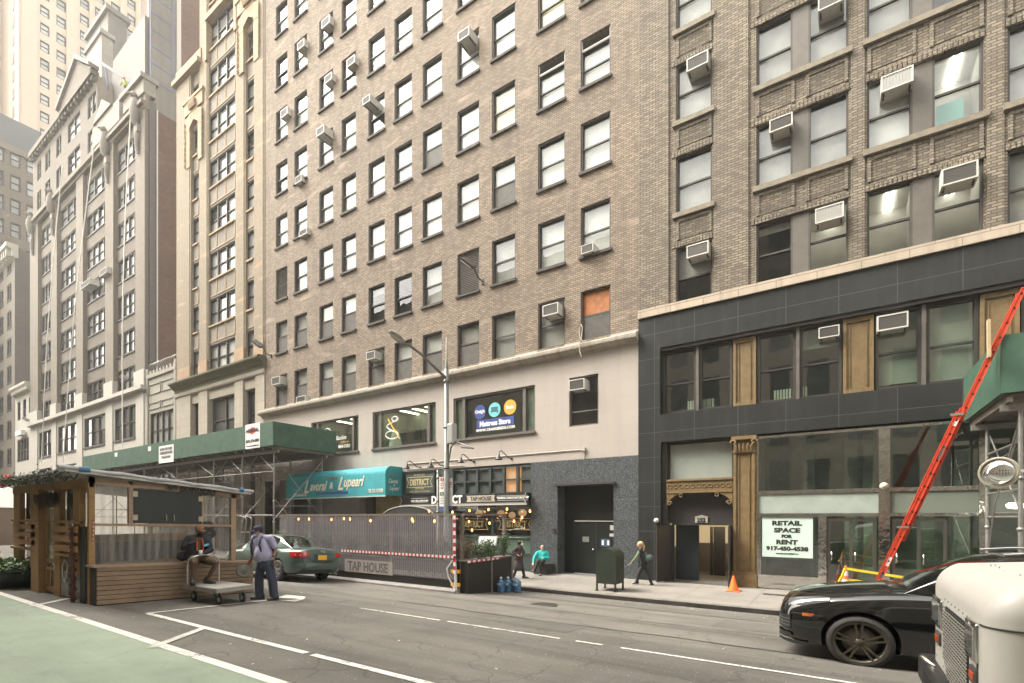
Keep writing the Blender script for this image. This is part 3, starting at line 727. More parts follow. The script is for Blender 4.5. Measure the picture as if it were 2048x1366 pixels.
m = MB(); m.box(xm+.22,xm+.62,Yd-.018,Yd-.012,1.18,1.5); m.build('notice', mat('blue_notice', (.06,.10,.17), .7), dd)
for q in (.26,.5):
    m = MB(); m.box(xm+q,xm+q+.09,Yd-.024,Yd-.018,1.24,1.44); m.build('notice_mark', M_whitetxt, dd)
m = MB(); m.box(d0-.1,d1+.1,FACY-.16,FACY-.03,3.72,3.80); m.build('door_lintel', M_frame, gb)
m = MB(); m.box(d0+.02,d0+.16,FACY-.1,FACY-.05,1.0,1.25); m.box(d0-.2,d0-.08,FACY-.1,FACY-.05,1.75,1.9); split_islands(m.build('intercom', M_chrome, gb))
# tap house front
T0, T1 = fx(905), GR0-.25
m = MB()   # transom of small panes
zt0, zt1 = 3.52, 4.66
m.box(T0,T1,FACY+.02,FACY+.12,4.66,4.78); m.box(T0,T1,FACY+.02,FACY+.12,3.40,3.52)
for i in range(7):
    xx = T0+(T1-T0)*i/6; m.box(xx-.06,xx+.06,FACY+.0,FACY+.13,zt0,zt1)
m.box(T0,T1,FACY+.03,FACY+.12,4.05,4.13)
tr = m.build('transom_grid', M_sgreen, gb)
m = MB(); m.face([(T0,FACY+.14,zt0),(T1,FACY+.14,zt0),(T1,FACY+.14,zt1),(T0,FACY+.14,zt1)]); m.build('pane', glassmat('frosted_pane', base=(.10,.115,.11), ior=1.6, rough=.15), tr)
m = MB(); xx = T0+(T1-T0)*4/6; m.box(xx+.07,xx+.9,FACY+.131,FACY+.136,zt0+.02,zt1-.02); m.build('lit_pane', mat('warm_lit_pane', (.3,.2,.12), .6, emit=(1,.5,.2), es=.07), tr)
m = MB()   # shop window below
m.box(T0,T1,FACY+.0,FACY+.1,0,.72); m.box(T0,T1,FACY-.03,FACY+.12,.72,.8)
for q in (0,.52,.985): xx = T0+(T1-T0)*q; m.box(xx,xx+.09,FACY+.0,FACY+.14,.8,3.4)
m.box(T0+.09,T1,FACY+.03,FACY+.1,1.5,1.56)
sf = m.build('shop_front', M_sgreen, gb)
m = MB(); m.face([(T0,FACY+.1,.8),(T1,FACY+.1,.8),(T1,FACY+.1,3.4),(T0,FACY+.1,3.4)]); m.build('pane', M_glassd, sf)
m = MB(); m.face([(T0,FACY+.16,.8),(T1,FACY+.16,.8),(T1,FACY+.16,1.5),(T0,FACY+.16,1.5)]); m.build('frosted_strip', mat('frosted_glass', (.27,.31,.30), .6), sf)
M_goldl = mat('gold_lettering', (.38,.30,.13), .5)
def ribbon(cx, cz, w_, h_, Y, n=.25):
    return [(cx-w_/2,cz-h_/2),(cx+w_/2,cz-h_/2),(cx+w_/2-n*h_,cz),(cx+w_/2,cz+h_/2),(cx-w_/2,cz+h_/2),(cx-w_/2+n*h_,cz)]
def ring_poly(poly, Y, par, m_, t=.03, nm='ribbon_outline'):
    m = MB(); n = len(poly)
    for i in range(n):
        a, b = poly[i], poly[(i+1)%n]; m.obox((a[0],Y,a[1]),(b[0],Y,b[1]),t,.01,up=(0,1,0))
    return m.build(nm, m_, par)
for cpx in (946, 1029):
    p = on(cpx, 1048, FACY+.07); ring_poly(ribbon(p.x,p.z,1.75,.5,0), FACY+.07, sf, M_goldl)
    text_mesh('lettering', 'DISTRICT', M_goldl, sf, p, (1,0,0), (0,0,1), .42, bold=.012, xscale=.72)
m = MB(); m.face([(T0,FACY+2.0,0),(T1,FACY+2.0,0),(T1,FACY+2.0,3.6),(T0,FACY+2.0,3.6)]); m.box(T0,T1,FACY+.16,FACY+2.0,3.4,3.5); m.box(T0-.12,T0-.01,FACY+.16,FACY+2.0,0,3.5); m.box(T0,T1,FACY+1.2,FACY+1.3,0,1.9)
m.build('dim_bar_room', mat('bar_room', (.05,.042,.035), .8, noise=.7, nscale=2), sf)
# sign band
S0, S1 = fx(812), T1-.02
zb0, zb1 = 3.02, 3.42
def signband():
    ts = thing('shop_sign', 'long black fascia sign with white DISTRICT TAP HOUSE lettering above the shop window', 'sign', ((S0+S1)/2, FACY-.3, 3.0))
    m = MB(); m.prism([(S0,3.0),(S1,3.0),(S1-.12,3.2),(S1,3.46),(S0,3.46),(S0+.15,3.24)], 'y', FACY-.42, FACY+.0); m.build('panel', mat('black_sign', (.014,.013,.012), .5), ts)
    m = MB(); m.box(S0-.02,S1+.02,FACY-.46,FACY-.36,2.93,3.0); m.box(S0,S1,FACY-.44,FACY-.42,3.02,3.035); m.obox((S1,FACY-.435,3.02),(S1-.12,FACY-.435,3.2),.03,.02,up=(0,1,0)); m.obox((S1-.12,FACY-.435,3.2),(S1,FACY-.435,3.45),.03,.02,up=(0,1,0))
    m.obox((S0,FACY-.435,3.02),(S0+.15,FACY-.435,3.24),.03,.02,up=(0,1,0)); m.obox((S0+.15,FACY-.435,3.24),(S0,FACY-.435,3.45),.03,.02,up=(0,1,0))
    m.build('trim', mat('pale_trim', (.42,.40,.36), .6), ts)
    Y = FACY-.43
    sx = lambda q: PY(q, 1000, Y).x
    text_mesh('lettering', 'DISTRICT', M_whitetxt, ts, (sx(893),Y,3.24), (1,0,0), (0,0,1), .5, bold=.022, xscale=.92)
    p = [(x, z) for x, z in ribbon(sx(961.5), 3.24, sx(990)-sx(933), .30, 0, -.0)]
    m = MB(); x0, x1 = sx(933), sx(990)
    m.prism([(x0,3.1),(x1,3.1),(x1-.06,3.24),(x1,3.39),(x0,3.39),(x0+.06,3.24)], 'y', Y, Y+.006); m.build('ribbon', mat('tan_ribbon', (.42,.38,.32), .6), ts)
    text_mesh('lettering', 'TAP HOUSE', mat('black_ink', (.015,.014,.013), .6), ts, (sx(961.5),Y-.008,3.245), (1,0,0), (0,0,1), .27, bold=.004, xscale=.85)
    text_mesh('lettering', '“DRINKING CONSULTANTS SINCE 1998”', M_whitetxt, ts, (sx(1025),Y,3.25), (1,0,0), (0,0,1), .13, bold=.003, xscale=.72)
    text_mesh('lettering', 'CRAFT BEER & FINE FOODS', M_whitetxt, ts, (sx(839),Y,3.21), (1,0,0), (0,0,1), .12, bold=.003, xscale=.8)
    m = MB()
    for c, hw in ((1025, 31), (839, 16)):
        for dz in (-.1, .1): m.box(sx(c-hw), sx(c+hw), Y, Y+.006, 3.24+dz-.006, 3.24+dz+.006)
    m.build('rule_line', M_whitetxt, ts)
signband()
us = thing('hanging_sign', 'square grey-green framed DISTRICT sign on the wall left of the street pole', 'sign', (fx(842), FACY-.1, 3.5))
x0, x1 = fx(813), fx(873)
m = MB(); m.box(x0,x1,FACY-.12,FACY-.02,3.56,4.72); m.build('board', mat('green_grey_board', (.075,.10,.095), .5, noise=.3, nscale=2), us)
m = MB()
for (a,b,c,d) in ((x0-.04,x1+.04,4.66,4.76),(x0-.04,x1+.04,3.5,3.6),(x0-.04,x0+.05,3.6,4.66),(x1-.05,x1+.04,3.6,4.66)): m.box(a,b,FACY-.16,FACY-.02,c,d)
m.build('frame', M_dgreen, us)
xc = (x0+x1)/2; Y = FACY-.13
M_goldl2 = mat('pale_gold_lettering', (.50,.42,.22), .5)
text_mesh('lettering', 'DISTRICT', M_goldl2, us, (xc,Y,4.18), (1,0,0), (0,0,1), .44, bold=.012, xscale=.72)
ring_poly(ribbon(xc,4.18,1.78,.52,0), Y, us, M_goldl2)
text_mesh('lettering', 'TAP HOUSE', M_goldl2, us, (xc,Y,3.86), (1,0,0), (0,0,1), .12)
text_mesh('lettering', 'CRAFT BEER & COCKTAILS', M_goldl2, us, (xc,Y,3.7), (1,0,0), (0,0,1), .12)
text_mesh('lettering', 'EST NYC 2012', M_goldl2, us, (xc,Y,4.55), (1,0,0), (0,0,1), .12)
# dark piers, shutters and doorways of the left part of the ground floor
m = MB(); m.box(fx(805),fx(813),FACY-.02,FACY+.6,0,4.78); m.box(fx(876),T0,FACY-.02,FACY+.6,0,4.78); m.box(XL,fx(600),FACY-.02,FACY+.4,0,1.2); split_islands(m.build('dark_pier', M_sgreen, gb))
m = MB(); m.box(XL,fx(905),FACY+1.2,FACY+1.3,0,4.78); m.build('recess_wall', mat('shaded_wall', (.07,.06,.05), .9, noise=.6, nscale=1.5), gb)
m = MB(); sx0, sx1 = fx(622), fx(720)
z = 0
while z < 3.9: m.obox((sx0,FACY+.3,z+.05),(sx1,FACY+.3,z+.05),.06,.095,up=(0,-.25,1)); z += .1
m.build('roller_shutter', mat('grey_shutter', (.17,.165,.155), .5, .5, noise=.3, nscale=2), gb)
m = MB(); m.box(sx0-.3,sx0,FACY-.02,FACY+.5,0,4.78); m.box(sx1,sx1+.5,FACY-.02,FACY+.5,0,4.78); m.box(fx(560),fx(577),FACY-.02,FACY+.4,0,4.78); split_islands(m.build('shop_pier', mat('brown_grey_pier', (.13,.115,.095), .7, noise=.4, nscale=2), gb))
m = MB(); m.box(fx(745),fx(800),FACY+.25,FACY+.3,2.2,3.6); m.build('yellow_panel', mat('dull_yellow_panel', (.24,.19,.075), .7, noise=.5, nscale=4), gb)
m = MB(); m.box(fx(545),fx(558),FACY+.1,FACY+.2,0,3.6); m.box(fx(585),fx(605),FACY+.5,FACY+.6,0,3.3); split_islands(m.build('doorway_panel', M_dgreen, gb))

# ================================================================ the building with black stone front on the right
bb = thing('office_building', 'tan brick building with black stone lower front and bronze pilasters on the right', 'building', (0, FACY, 0))
BX0, BX1 = XR, 11.5
HB = [12.32, 15.68, 19.05, 22.4, 25.75]
sg = [(fx(1352), fx(1424))]; dg = [(fx(1512.5), fx(1697)), (fx(1734), fx(1968)), (fx(2015), fx(2015)+4.0)]
ops = []; rec = []
for k, h in enumerate(HB):
    zl = 10.30 if k == 0 else h-2.12
    for a, b in sg+dg: ops.append((a, b, zl, h))
    if k:
        for a, b in sg: rec.append((a+.12, b-.1, HB[k-1]+.3, zl-.32))
        for a, b in dg:
            mm_ = (a+b)/2; rec.append((a+.1, mm_-.25, HB[k-1]+.3, zl-.32)); rec.append((mm_+.25, b-.1, HB[k-1]+.3, zl-.32))
m = MB(); holed_wall(m, BX0, BX1, 10.28, 28, ops, FACY+.004, .22)
m.build('brick_wall', M_ybrick, bb)
# spandrel panels framed by projecting brick
m = MB()
for (a,b,c,d) in rec:
    m.box(a,b,FACY-.012,FACY+.02,c,d)
split_islands(m.build('spandrel_panel', M_ybrickd, bb))
m = MB()
for (a,b,c,d) in rec:
    for q in ((a-.09,a,c-.02,d),(b,b+.09,c-.02,d),(a-.09,b+.09,d,d+.09)): m.box(q[0],q[1],FACY-.045,FACY+.02,q[2],q[3])
m.box(fx(1290),fx(1338),FACY-.06,FACY+.02,10.3,28); m.box(fx(1428),fx(1497),FACY-.06,FACY+.02,10.3,28)
m.box(fx(1702),fx(1729),FACY-.04,FACY+.02,10.3,28); m.box(fx(1973),fx(2008),FACY-.04,FACY+.02,10.3,28)
m.build('brick_pier', M_ybrick, bb)
for k, h in enumerate(HB):      # soldier courses over the openings
    for a, b in sg+dg:
        m = MB()
        n = int((b-a+.3)/.11)
        for i in range(n):
            xx = a-.15+i*(b-a+.3)/n; m.box(xx, xx+.085, FACY-.03, FACY+.02, h+.01, h+.2)
        m.build('brick_lintel', M_ybrick, bb)
M_sill2 = mat('stone_sill', (.24,.205,.155), .85, noise=.4, nscale=4)
LIT = []
spb = {(0,0):('blind',.6,M_blind2),(1,0):('blind',1,M_blind2),(2,0):('blind',1,M_blind2)}
for k, h in enumerate(HB):
    zl = 10.30 if k == 0 else h-2.12
    for a, b in sg:
        window(bb, a, b, zl, h, FACY+.02, 'blind', bl=(.55 if k == 0 else 1), blm=M_blind2, sill=None, rail=.44 if k == 0 else .5)
    for gi, (a, b) in enumerate(dg):
        if k == 4: continue
        mid = (a+b)/2; mw = .22
        for s_, (p, q) in enumerate(((a, mid-mw), (mid+mw, b))):
            bl, bm_ = rng.choice([(1,M_blind),(1,M_blind2),(.9,M_blind2),(1,M_blind2)])
            if (k, gi, s_) in ((0,0,0),(2,1,1)): bl, bm_ = .15, M_blind2
            if (k, gi, s_) in ((0,0,1),(0,1,0),(0,1,1)): bl, bm_ = 1, M_blind
            if (k, gi, s_) == (3,1,1): bl, bm_ = 1, M_blind2
            if (k, gi, s_) in ((0,0,1),(0,1,0),(0,1,1),(1,1,1)): bl = 0; LIT.append((p, q, zl, h))
            window(bb, p, q, zl, h, FACY+.02, 'blind', bl=bl, blm=bm_, sill=None, rail=.48)
        m = MB(); m.box(mid-mw, mid+mw, FACY+.07, FACY+.3, zl, h); m.build('mullion', M_frame2, bb)
    if k:
        for a, b in sg+dg:
            m = MB(); m.box(a-.1,b+.1,FACY-.14,FACY+.1,zl-.17,zl); m.build('sill', M_sill2, bb)
for i, (a, b, c, d) in enumerate(LIT):       # offices with the lights on
    m = MB(); m.box(a,b,FACY+1.7,FACY+1.75,c,d+.1); m.box(a-.05,a,FACY+.3,FACY+1.7,c,d+.1); m.box(b,b+.05,FACY+.3,FACY+1.7,c,d+.1); m.box(a,b,FACY+.3,FACY+1.7,d+.1,d+.14)
    m.build('lit_room', mat('pale_office_wall', (.62,.61,.55), .9, noise=.2, nscale=1.2), bb)
    m = MB()
    for q in (.45,.6): m.box(a+(b-a)*q,a+(b-a)*q+.05,FACY+.35,FACY+1.65,d+.03,d+.06)
    m.build('ceiling_or_fill_light', mat('office_tube', (.9,.9,.85), .5, emit=(1,.97,.88), es=1.5), bb)
a, b, c, d = LIT[-1] if LIT[-1][2] > 12 else LIT[0]
m = MB(); m.box(a+.15,a+.75,FACY+.5,FACY+.52,c,c+.95); m.build('turquoise_sheet', mat('turquoise_sheet', (.16,.42,.36), .7), bb)
m = MB(); m.face([(BX0,FACY+1.8,5.6),(BX1,FACY+1.8,5.6),(BX1,FACY+1.8,28),(BX0,FACY+1.8,28)])
for z in (5.6, 9.3, 12.9, 16.3, 19.7): m.face([(BX0,FACY+.25,z),(BX1,FACY+.25,z),(BX1,FACY+1.8,z),(BX0,FACY+1.8,z)])
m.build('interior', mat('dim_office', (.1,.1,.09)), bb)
m = MB(); m.box(BX0,BX1,FACY-.16,FACY+.02,9.97,10.28); m.build('stone_band', wallmat('pink_stone_band', (.46,.38,.30), (.42,.35,.28), (.2,.17,.14), bw=1.15, bh=.6, ms=.012, weather=.35, streak=.6, soot=(.17,.14,.10)), bb)
# black cladding with its openings
W2 = (fx(1321.5), BX1-.5, 6.23, 8.74)
GF = (fx(1322.4), BX1-.5, 0, 5.20)
m = MB(); holed_wall(m, BX0, BX1, 0, 9.97, [W2, GF], FACY-.08, .5)
m.face([(BX0,FACY-.08,0),(BX0,FACY-.08,9.97),(BX0,FACY+.1,9.97),(BX0,FACY+.1,0)])
m.build('black_cladding', M_blackst, bb)
def pilaster_panel(x0, x1, z0, z1, Y, par, cap=False, name='pilaster'):
    m = MB(); t = .09
    m.box(x0,x1,Y+.05,Y+.3,z0,z1)
    m.box(x0,x0+t,Y,Y+.05,z0,z1); m.box(x1-t,x1,Y,Y+.05,z0,z1); m.box(x0+t,x1-t,Y,Y+.05,z1-.14,z1); m.box(x0+t,x1-t,Y,Y+.05,z0,z0+.12)
    m.box(x0+.16,x0+.185,Y+.02,Y+.05,z0+.2,z1-.22); m.box(x1-.185,x1-.16,Y+.02,Y+.05,z0+.2,z1-.22)
    o = m.build(name, M_bronze, par)
    if cap:
        m = MB(); zc = z1-.5
        m.box(x0-.06,x1+.06,Y-.08,Y+.02,z1-.12,z1); m.box(x0-.02,x1+.02,Y-.04,Y+.02,zc-.06,zc)
        for s_ in (0, 1):
            cx_ = x0+.02 if s_ == 0 else x1-.02
            pts = [(cx_+(.11-.011*i)*math.cos(i*.7)*(1 if s_ else -1), Y-.05, z1-.22+(.11-.011*i)*math.sin(i*.7)) for i in range(9)]
            m.tube(pts, .035, 6)
        for i in range(5):
            xx = x0+.1+(x1-x0-.2)*i/4
            m.tube([(xx,Y-.01,zc),(xx+.0,Y-.05,zc+.14),(xx+(i-2)*.03,Y-.09,zc+.24)], .05, 6, rr=[.06,.05,.02])
        m.build('capital', M_bronze, o)
        m = MB(); m.box(x0-.07,x1+.07,Y-.1,Y+.02,z0,z0+.42); m.box(x0-.04,x1+.04,Y-.06,Y+.02,z0+.42,z0+.52); m.build('pedestal', M_bronze, o)
    return o
# second floor: pilasters and dark sash windows
YW = FACY+.12
M_fr3 = mat('olive_black_frame', (.035,.032,.027), .5, noise=.3, nscale=3)
groups2 = [(fx(1323), fx(1463)), (fx(1513), fx(1684)), (fx(1751), fx(1960))]
for x0, x1 in ((fx(1465), fx(1511)), (fx(1686), fx(1748)), (fx(1962), fx(2042))):
    pilaster_panel(x0, x1, 6.25, 8.6, FACY+.1, bb)
def dsash(par, x0, x1, z0, z1, split=.5, bl=((0,None),(0,None))):
    mid = x0+(x1-x0)*split; k = 0
    for (a, b) in ((x0, mid-.05), (mid+.05, x1)):
        f_, bm_ = bl[k]; k += 1
        window(par, a, b, z0, z1, YW, 'blind', fr=M_fr3, bl=f_, blm=bm_, sill=None, rail=.47, t=.09, glass=M_glassd)
    m = MB(); m.box(mid-.05,mid+.05,YW-.02,YW+.25,z0,z1); m.build('mullion', M_frame2, par)
dsash(bb, *groups2[0], 6.25, 8.62, .52); dsash(bb, *groups2[1], 6.25, 8.62, .5, ((0,None),(.3,M_blind2)))
dsash(bb, *groups2[2], 6.25, 8.62, .49, ((.92,M_blind2),(1,M_blind2))); dsash(bb, fx(2046), BX1-.6, 6.25, 8.62, .5)
m = MB(); m.box(W2[0],W2[1],FACY-.02,FACY+.3,8.62,8.74); m.build('head_trim', M_fr3, bb)
m = MB()
for (pa, pb) in ((1376,1394),(1404,1432),(1548,1590),(1604,1614)):
    xa, xb = fx(pa, FACY+.5), fx(pb, FACY+.5); n = max(2, int((xb-xa)/.09))
    for i in range(n): m.box(xa+i*.09, xa+i*.09+.055, FACY+.45, FACY+.6, 6.3, 6.72)
m.build('radiator', mat('radiator_white', (.5,.48,.42), .6), bb)
# ---- entrance 252
E0, E1 = fx(1333), fx(1465); ZC = 3.62
YE = FACY+.3
m = MB(); m.box(E0,E1,YE,YE+.05,ZC+.15,5.2); m.build('frosted_panel', mat('frosted_panel', (.30,.33,.30), .35, noise=.12, nscale=2), bb)
m = MB(); m.box(GF[0],E0,FACY+.1,FACY+.5,0,5.2); m.box(E0,E1,YE-.03,YE+.06,5.1,5.2); m.box(E0,E0+.06,YE-.03,YE,ZC+.15,5.1); m.box(E1-.06,E1,YE-.03,YE,ZC+.15,5.1); m.build('entrance_frame', M_fr3, bb)
m = MB(); m.box(E0,E1,FACY+.02,YE+.1,ZC-.28,ZC+.1); m.box(E0,E1,FACY-.03,YE,ZC+.1,ZC+.17); m.box(E0,E1,FACY-.01,YE,ZC-.34,ZC-.28)
band = m.build('bronze_band', M_bronze, bb)
m = MB(); n = 11
for i in range(n):
    xx = E0+.12+(E1-E0-.24)*i/(n-1); pts = [(xx+.07*math.cos(a*.5), FACY+.01, ZC-.09+.07*math.sin(a*.5)) for a in range(13)]
    m.tube(pts, .016, 5)
m.build('scroll_ornament', M_bronze, band)
for s_, xx in ((1, E0), (-1, E1)):
    m = MB(); n = 16
    pl = [(xx,ZC-.34)]+[(xx+s_*(.62*(1-math.sin(t*math.pi/2/n))**1.0), ZC-.34-.55*(t/n)**1.6) for t in range(n+1)]
    m.prism(pl if s_ > 0 else list(reversed(pl)), 'y', FACY+.02, FACY+.16)
    m.tube([(xx+s_*(.12+.09*math.cos(a*.6)*(1-a*.06)),FACY+.0,ZC-.72+.09*math.sin(a*.6)*(1-a*.06)) for a in range(13)], .02, 5)
    m.tube([(xx+s_*(.52+.06*math.cos(a*.6)),FACY+.0,ZC-.43+.06*math.sin(a*.6)) for a in range(11)], .018, 5)
    recalc(m.build('scroll_bracket', M_bronze, bb))
m = MB(); m.box(E0,E1,YE+.1,YE+.15,2.16,ZC-.3); m.build('transom_board', mat('brown_black_board', (.04,.035,.033), .7, noise=.3, nscale=3), bb)
pq = PY(1402, 1045, YE)
m = MB(); m.box(pq.x-.22,pq.x+.22,YE+.05,YE+.1,2.19,2.40); m.prism([(pq.x-.26,2.40),(pq.x+.26,2.40),(pq.x,2.47)], 'y', YE+.04, YE+.1); pl_ = m.build('number_plaque', mat('stone_plaque', (.42,.40,.35), .7), bb)
text_mesh('lettering', '252', mat('black_ink', (.02,.02,.02)), pl_, (pq.x,YE+.04,2.29), (1,0,0), (0,0,1), .2, bold=.008)
# hallway behind the open doors
hx0, hx1, hz = fx(1345), E1-.1, 2.12
m = MB()
m.face([(hx0-.2,YE+.1,.0),(hx1+.3,YE+.1,.0),(hx1+.3,FACY+5,.0),(hx0-.2,FACY+5,.0)])
m.build('hall_floor', mat('hall_floor', (.12,.11,.10), .5), bb)
m = MB(); m.box(hx0-.5,hx1+.8,FACY+4.6,FACY+4.7,0,1.25); m.box(hx0-.3,hx0-.2,YE+.2,FACY+4.6,0,1.25); m.box(hx1+.3,hx1+.4,YE+.2,FACY+4.6,0,1.25); m.build('hall_dado', mat('brown_dado', (.13,.105,.075), .6), bb)
m = MB(); m.box(hx0-.5,hx1+.8,FACY+4.58,FACY+4.7,1.25,2.6); m.box(hx0-.3,hx0-.2,YE+.2,FACY+4.58,1.25,2.6); m.box(hx1+.3,hx1+.4,YE+.2,FACY+4.58,1.25,2.6); m.box(hx0-.3,hx1+.4,YE+.2,FACY+4.6,2.6,2.66); m.build('hall_wall', mat('glowing_cream_wall', (.50,.41,.27), .7, emit=(1,.8,.5), es=.05), bb)  # cream wall given a faint warm glow of its own, standing in for lamplight
m = MB(); m.box(fx(1352,YE+.6),fx(1398,YE+.6),YE+.6,YE+.65,0,hz); m.build('inner_door', mat('blue_black_door', (.02,.03,.038), .4), bb)
m = MB(); m.box(fx(1427,FACY+3),fx(1450,FACY+3),FACY+3,FACY+3.05,0,2.0); m.box(fx(1420,FACY+2.9),fx(1424,FACY+2.9),FACY+2.9,FACY+3.1,0,2.0); m.build('inner_doorway', M_dark, bb)
m = MB(); m.box(hx0-.12,hx0-.04,YE+.02,YE+.14,0,2.16); m.box(hx1+.0,hx1+.1,YE+.02,YE+.14,0,2.16); m.box(hx0-.04,hx1,YE+.02,YE+.14,2.1,2.16); m.build('door_frame', M_fr3, bb)
m = MB(); m.box(hx0+.5,hx1-.1,FACY+2.4,FACY+2.9,2.56,2.6); m.build('ceiling_or_fill_light', mat('hall_lamp', (.9,.8,.6), .5, emit=(1,.85,.6), es=2.6), bb)
# two leaves standing open towards the street
for nm, xh, dx, wd in (('door_leaf', E0+.08, -.27, .95), ('door_leaf', E1-.12, .10, .95)):
    m = MB(); ax, ay = xh, YE+.05; bx, by = xh+dx, YE+.05-wd
    m.obox((ax,ay,1.06),(bx,by,1.06),.045,2.08); d_ = m.build(nm, mat('brown_black_door', (.038,.033,.028), .45, noise=.3, nscale=4), bb)
    m = MB(); px_ = ax+(bx-ax)*.86; py_ = ay+(by-ay)*.86
    m.obox((px_-.05,py_,1.0),(px_+.05,py_,1.0),.02,.02); m.obox((px_-.05,py_,1.0),(px_-.05,py_,1.12),.02,.02); m.build('handle', M_chrome, d_)
pilaster_panel(fx(1467), fx(1510), 0, 5.18, FACY-.05, bb, cap=True)
m = MB(); m.box(fx(1510),fx(1514.5),FACY+.0,FACY+.3,0,5.18); m.build('pilaster_edge', M_bronze, bb)
# ---- vacant shop on the right
G0 = fx(1515.5); YS = FACY+.06
cuts = [G0, fx(1757), fx(1780), fx(1958), fx(1972), BX1-.5]
def frameset(par, name, rects, m_, Y0=YS-.05, Y1=YS+.05):
    m = MB()
    for (a,b,c,d) in rects: m.box(a,b,Y0,Y1,c,d)
    return m.build(name, m_, par)
Z1, Z2, Z3, Z4 = 5.05, 3.28, 3.16, 2.52     # top glass, rail, panel top, panel bottom
frameset(bb, 'chrome_frame', [(G0-.04,G0+.03,0,5.1),(G0,BX1-.5,5.05,5.13),(G0+.03,cuts[1],Z3,Z2),(cuts[2],BX1-.5,Z3,Z2),(G0+.03,cuts[1],Z4-.1,Z4),(cuts[2],BX1-.5,Z4-.1,Z4)], M_chrome)
frameset(bb, 'chrome_post', [(cuts[1],cuts[2],0,5.05)], M_chrome, YS-.09, YS+.05)
frameset(bb, 'chrome_post', [(cuts[3],cuts[4],0,5.05)], M_chrome, YS-.09, YS+.05)
m = MB()
for a, b in ((G0+.03,cuts[1]),(cuts[2],cuts[3]),(cuts[4],BX1-.5)):
    m.face([(a,YS,Z2),(b,YS,Z2),(b,YS,Z1),(a,YS,Z1)])
split_islands(m.build('upper_pane', M_glassd, bb))
m = MB(); m.box(G0+.03,cuts[1],YS-.01,YS+.01,Z4,Z3); m.build('pale_signboard', mat('pale_green_panel', (.34,.39,.36), .4, noise=.1, nscale=2, ncol=(.27,.31,.27)), bb)
m = MB(); m.box(cuts[2],cuts[3],YS-.01,YS+.01,Z4,Z3); m.box(cuts[4],BX1-.5,YS-.01,YS+.01,Z4,Z3); q_ = m.build('grey_signboard', mat('grey_green_panel', (.15,.17,.14), .4), bb); split_islands(q_)
D0 = fx(1641)
m = MB(); m.face([(G0+.03,YS+.01,.42),(D0,YS+.01,.42),(D0,YS+.01,Z4-.1),(G0+.03,YS+.01,Z4-.1)]); m.build('display_pane', M_glassd, bb)
frameset(bb, 'bulkhead', [(G0+.03,D0,.06,.40)], mat('mirror_steel', (.55,.54,.52), .09, 1, bump=.6, bscale=1.1), YS-.03, YS+.05)
frameset(bb, 'display_frame', [(G0+.03,D0,.0,.06),(G0+.03,D0,.40,.46),(D0-.0,D0+.16,0,Z4-.1),(G0+.05,G0+.09,.46,Z4-.1),(D0-.06,D0,.46,Z4-.1),(G0+.14,D0-.1,Z4-.13,Z4-.1)], M_chrome, YS-.04, YS+.04)
# glazed doors with steel frames
for (a, b) in ((fx(1655), fx(1752)), (fx(1784), fx(1895))):
    h_ = 2.36; md = (a+b)/2
    for (p, q, hx) in ((a, b, a+.13),):
        m = MB(); t = .08
        m.box(p,p+t,YS,YS+.06,0.02,h_); m.box(q-t,q,YS,YS+.06,.02,h_); m.box(p+t,q-t,YS,YS+.06,h_-.09,h_); m.box(p+t,q-t,YS,YS+.06,.02,.2); m.box(md-.04,md+.04,YS+.005,YS+.05,.2,h_-.09)
        d_ = m.build('glass_door', mat('steel_door_frame', (.19,.18,.165), .35, .9), bb)
        m = MB(); m.face([(p+t,YS+.03,.2),(q-t,YS+.03,.2),(q-t,YS+.03,h_-.09),(p+t,YS+.03,h_-.09)]); m.build('pane', M_glassd, d_)
        m = MB(); m.tube([(hx-.02,YS,1.3),(hx-.02,YS-.08,1.3),(hx-.02,YS-.08,1.02),(hx-.02,YS,1.02)], .014, 6); m.tube([(md+.1,YS,1.3),(md+.1,YS-.08,1.3),(md+.1,YS-.08,1.02),(md+.1,YS,1.02)], .014, 6)
        m.build('handle', mat('bright_steel', (.7,.68,.62), .2, 1), d_)
frameset(bb, 'door_post', [(D0+.16,fx(1654),0,Z4-.1),(fx(1896),cuts[3],0,.3)], mat('dark_steel', (.05,.047,.043), .3, .8))
m = MB(); m.face([(fx(1897),YS,.3),(BX1-.5,YS,.3),(BX1-.5,YS,Z4-.1),(fx(1897),YS,Z4-.1)]); m.build('side_pane', M_glassd, bb)
m = MB(); m.face([(G0,FACY+2.3,0),(BX1-.5,FACY+2.3,0),(BX1-.5,FACY+2.3,5.2),(G0,FACY+2.3,5.2)]); m.box(G0-.3,G0-.0,YS+.052,FACY+2.3,0,5.5); m.box(G0-.3,BX1-.4,YS+.1,FACY+2.3,5.2,5.3); m.box(BX1-.5,BX1-.4,YS+.1,FACY+2.3,0,5.3); m.face([(G0,YS+.1,0.01),(BX1-.5,YS+.1,0.01),(BX1-.5,FACY+2.3,.01),(G0,FACY+2.3,.01)])
for q in (1600,1690,1730,1850,1925): xx = fx(q); m.box(xx,xx+.35,FACY+1.2,FACY+1.5,0,5.1)
m.build('empty_shop_room', mat('vacant_room', (.22,.25,.19), .9, noise=.5, nscale=1.4), bb)
# alarm bell on the post
pb_ = PY(1768, 972, YS-.09)
m = MB(); m.lathe([(0,-.12),(.03,-.12),(.035,-.09),(.10,-.085),(.11,-.03),(.11,0)], (pb_.x,pb_.y,pb_.z), 'y', 20); m.build('alarm_bell', mat('cream_alarm', (.5,.44,.33), .5), bb)
pb_ = PY(1313, 1041, FACY-.15)
m = MB(); m.lathe([(0,-.12),(.05,-.11),(.085,-.06),(.09,0),(.07,.07)], (pb_.x,pb_.y,pb_.z), 'y', 20); m.build('camera_dome', mat('white_dome', (.6,.6,.58), .3), bb)
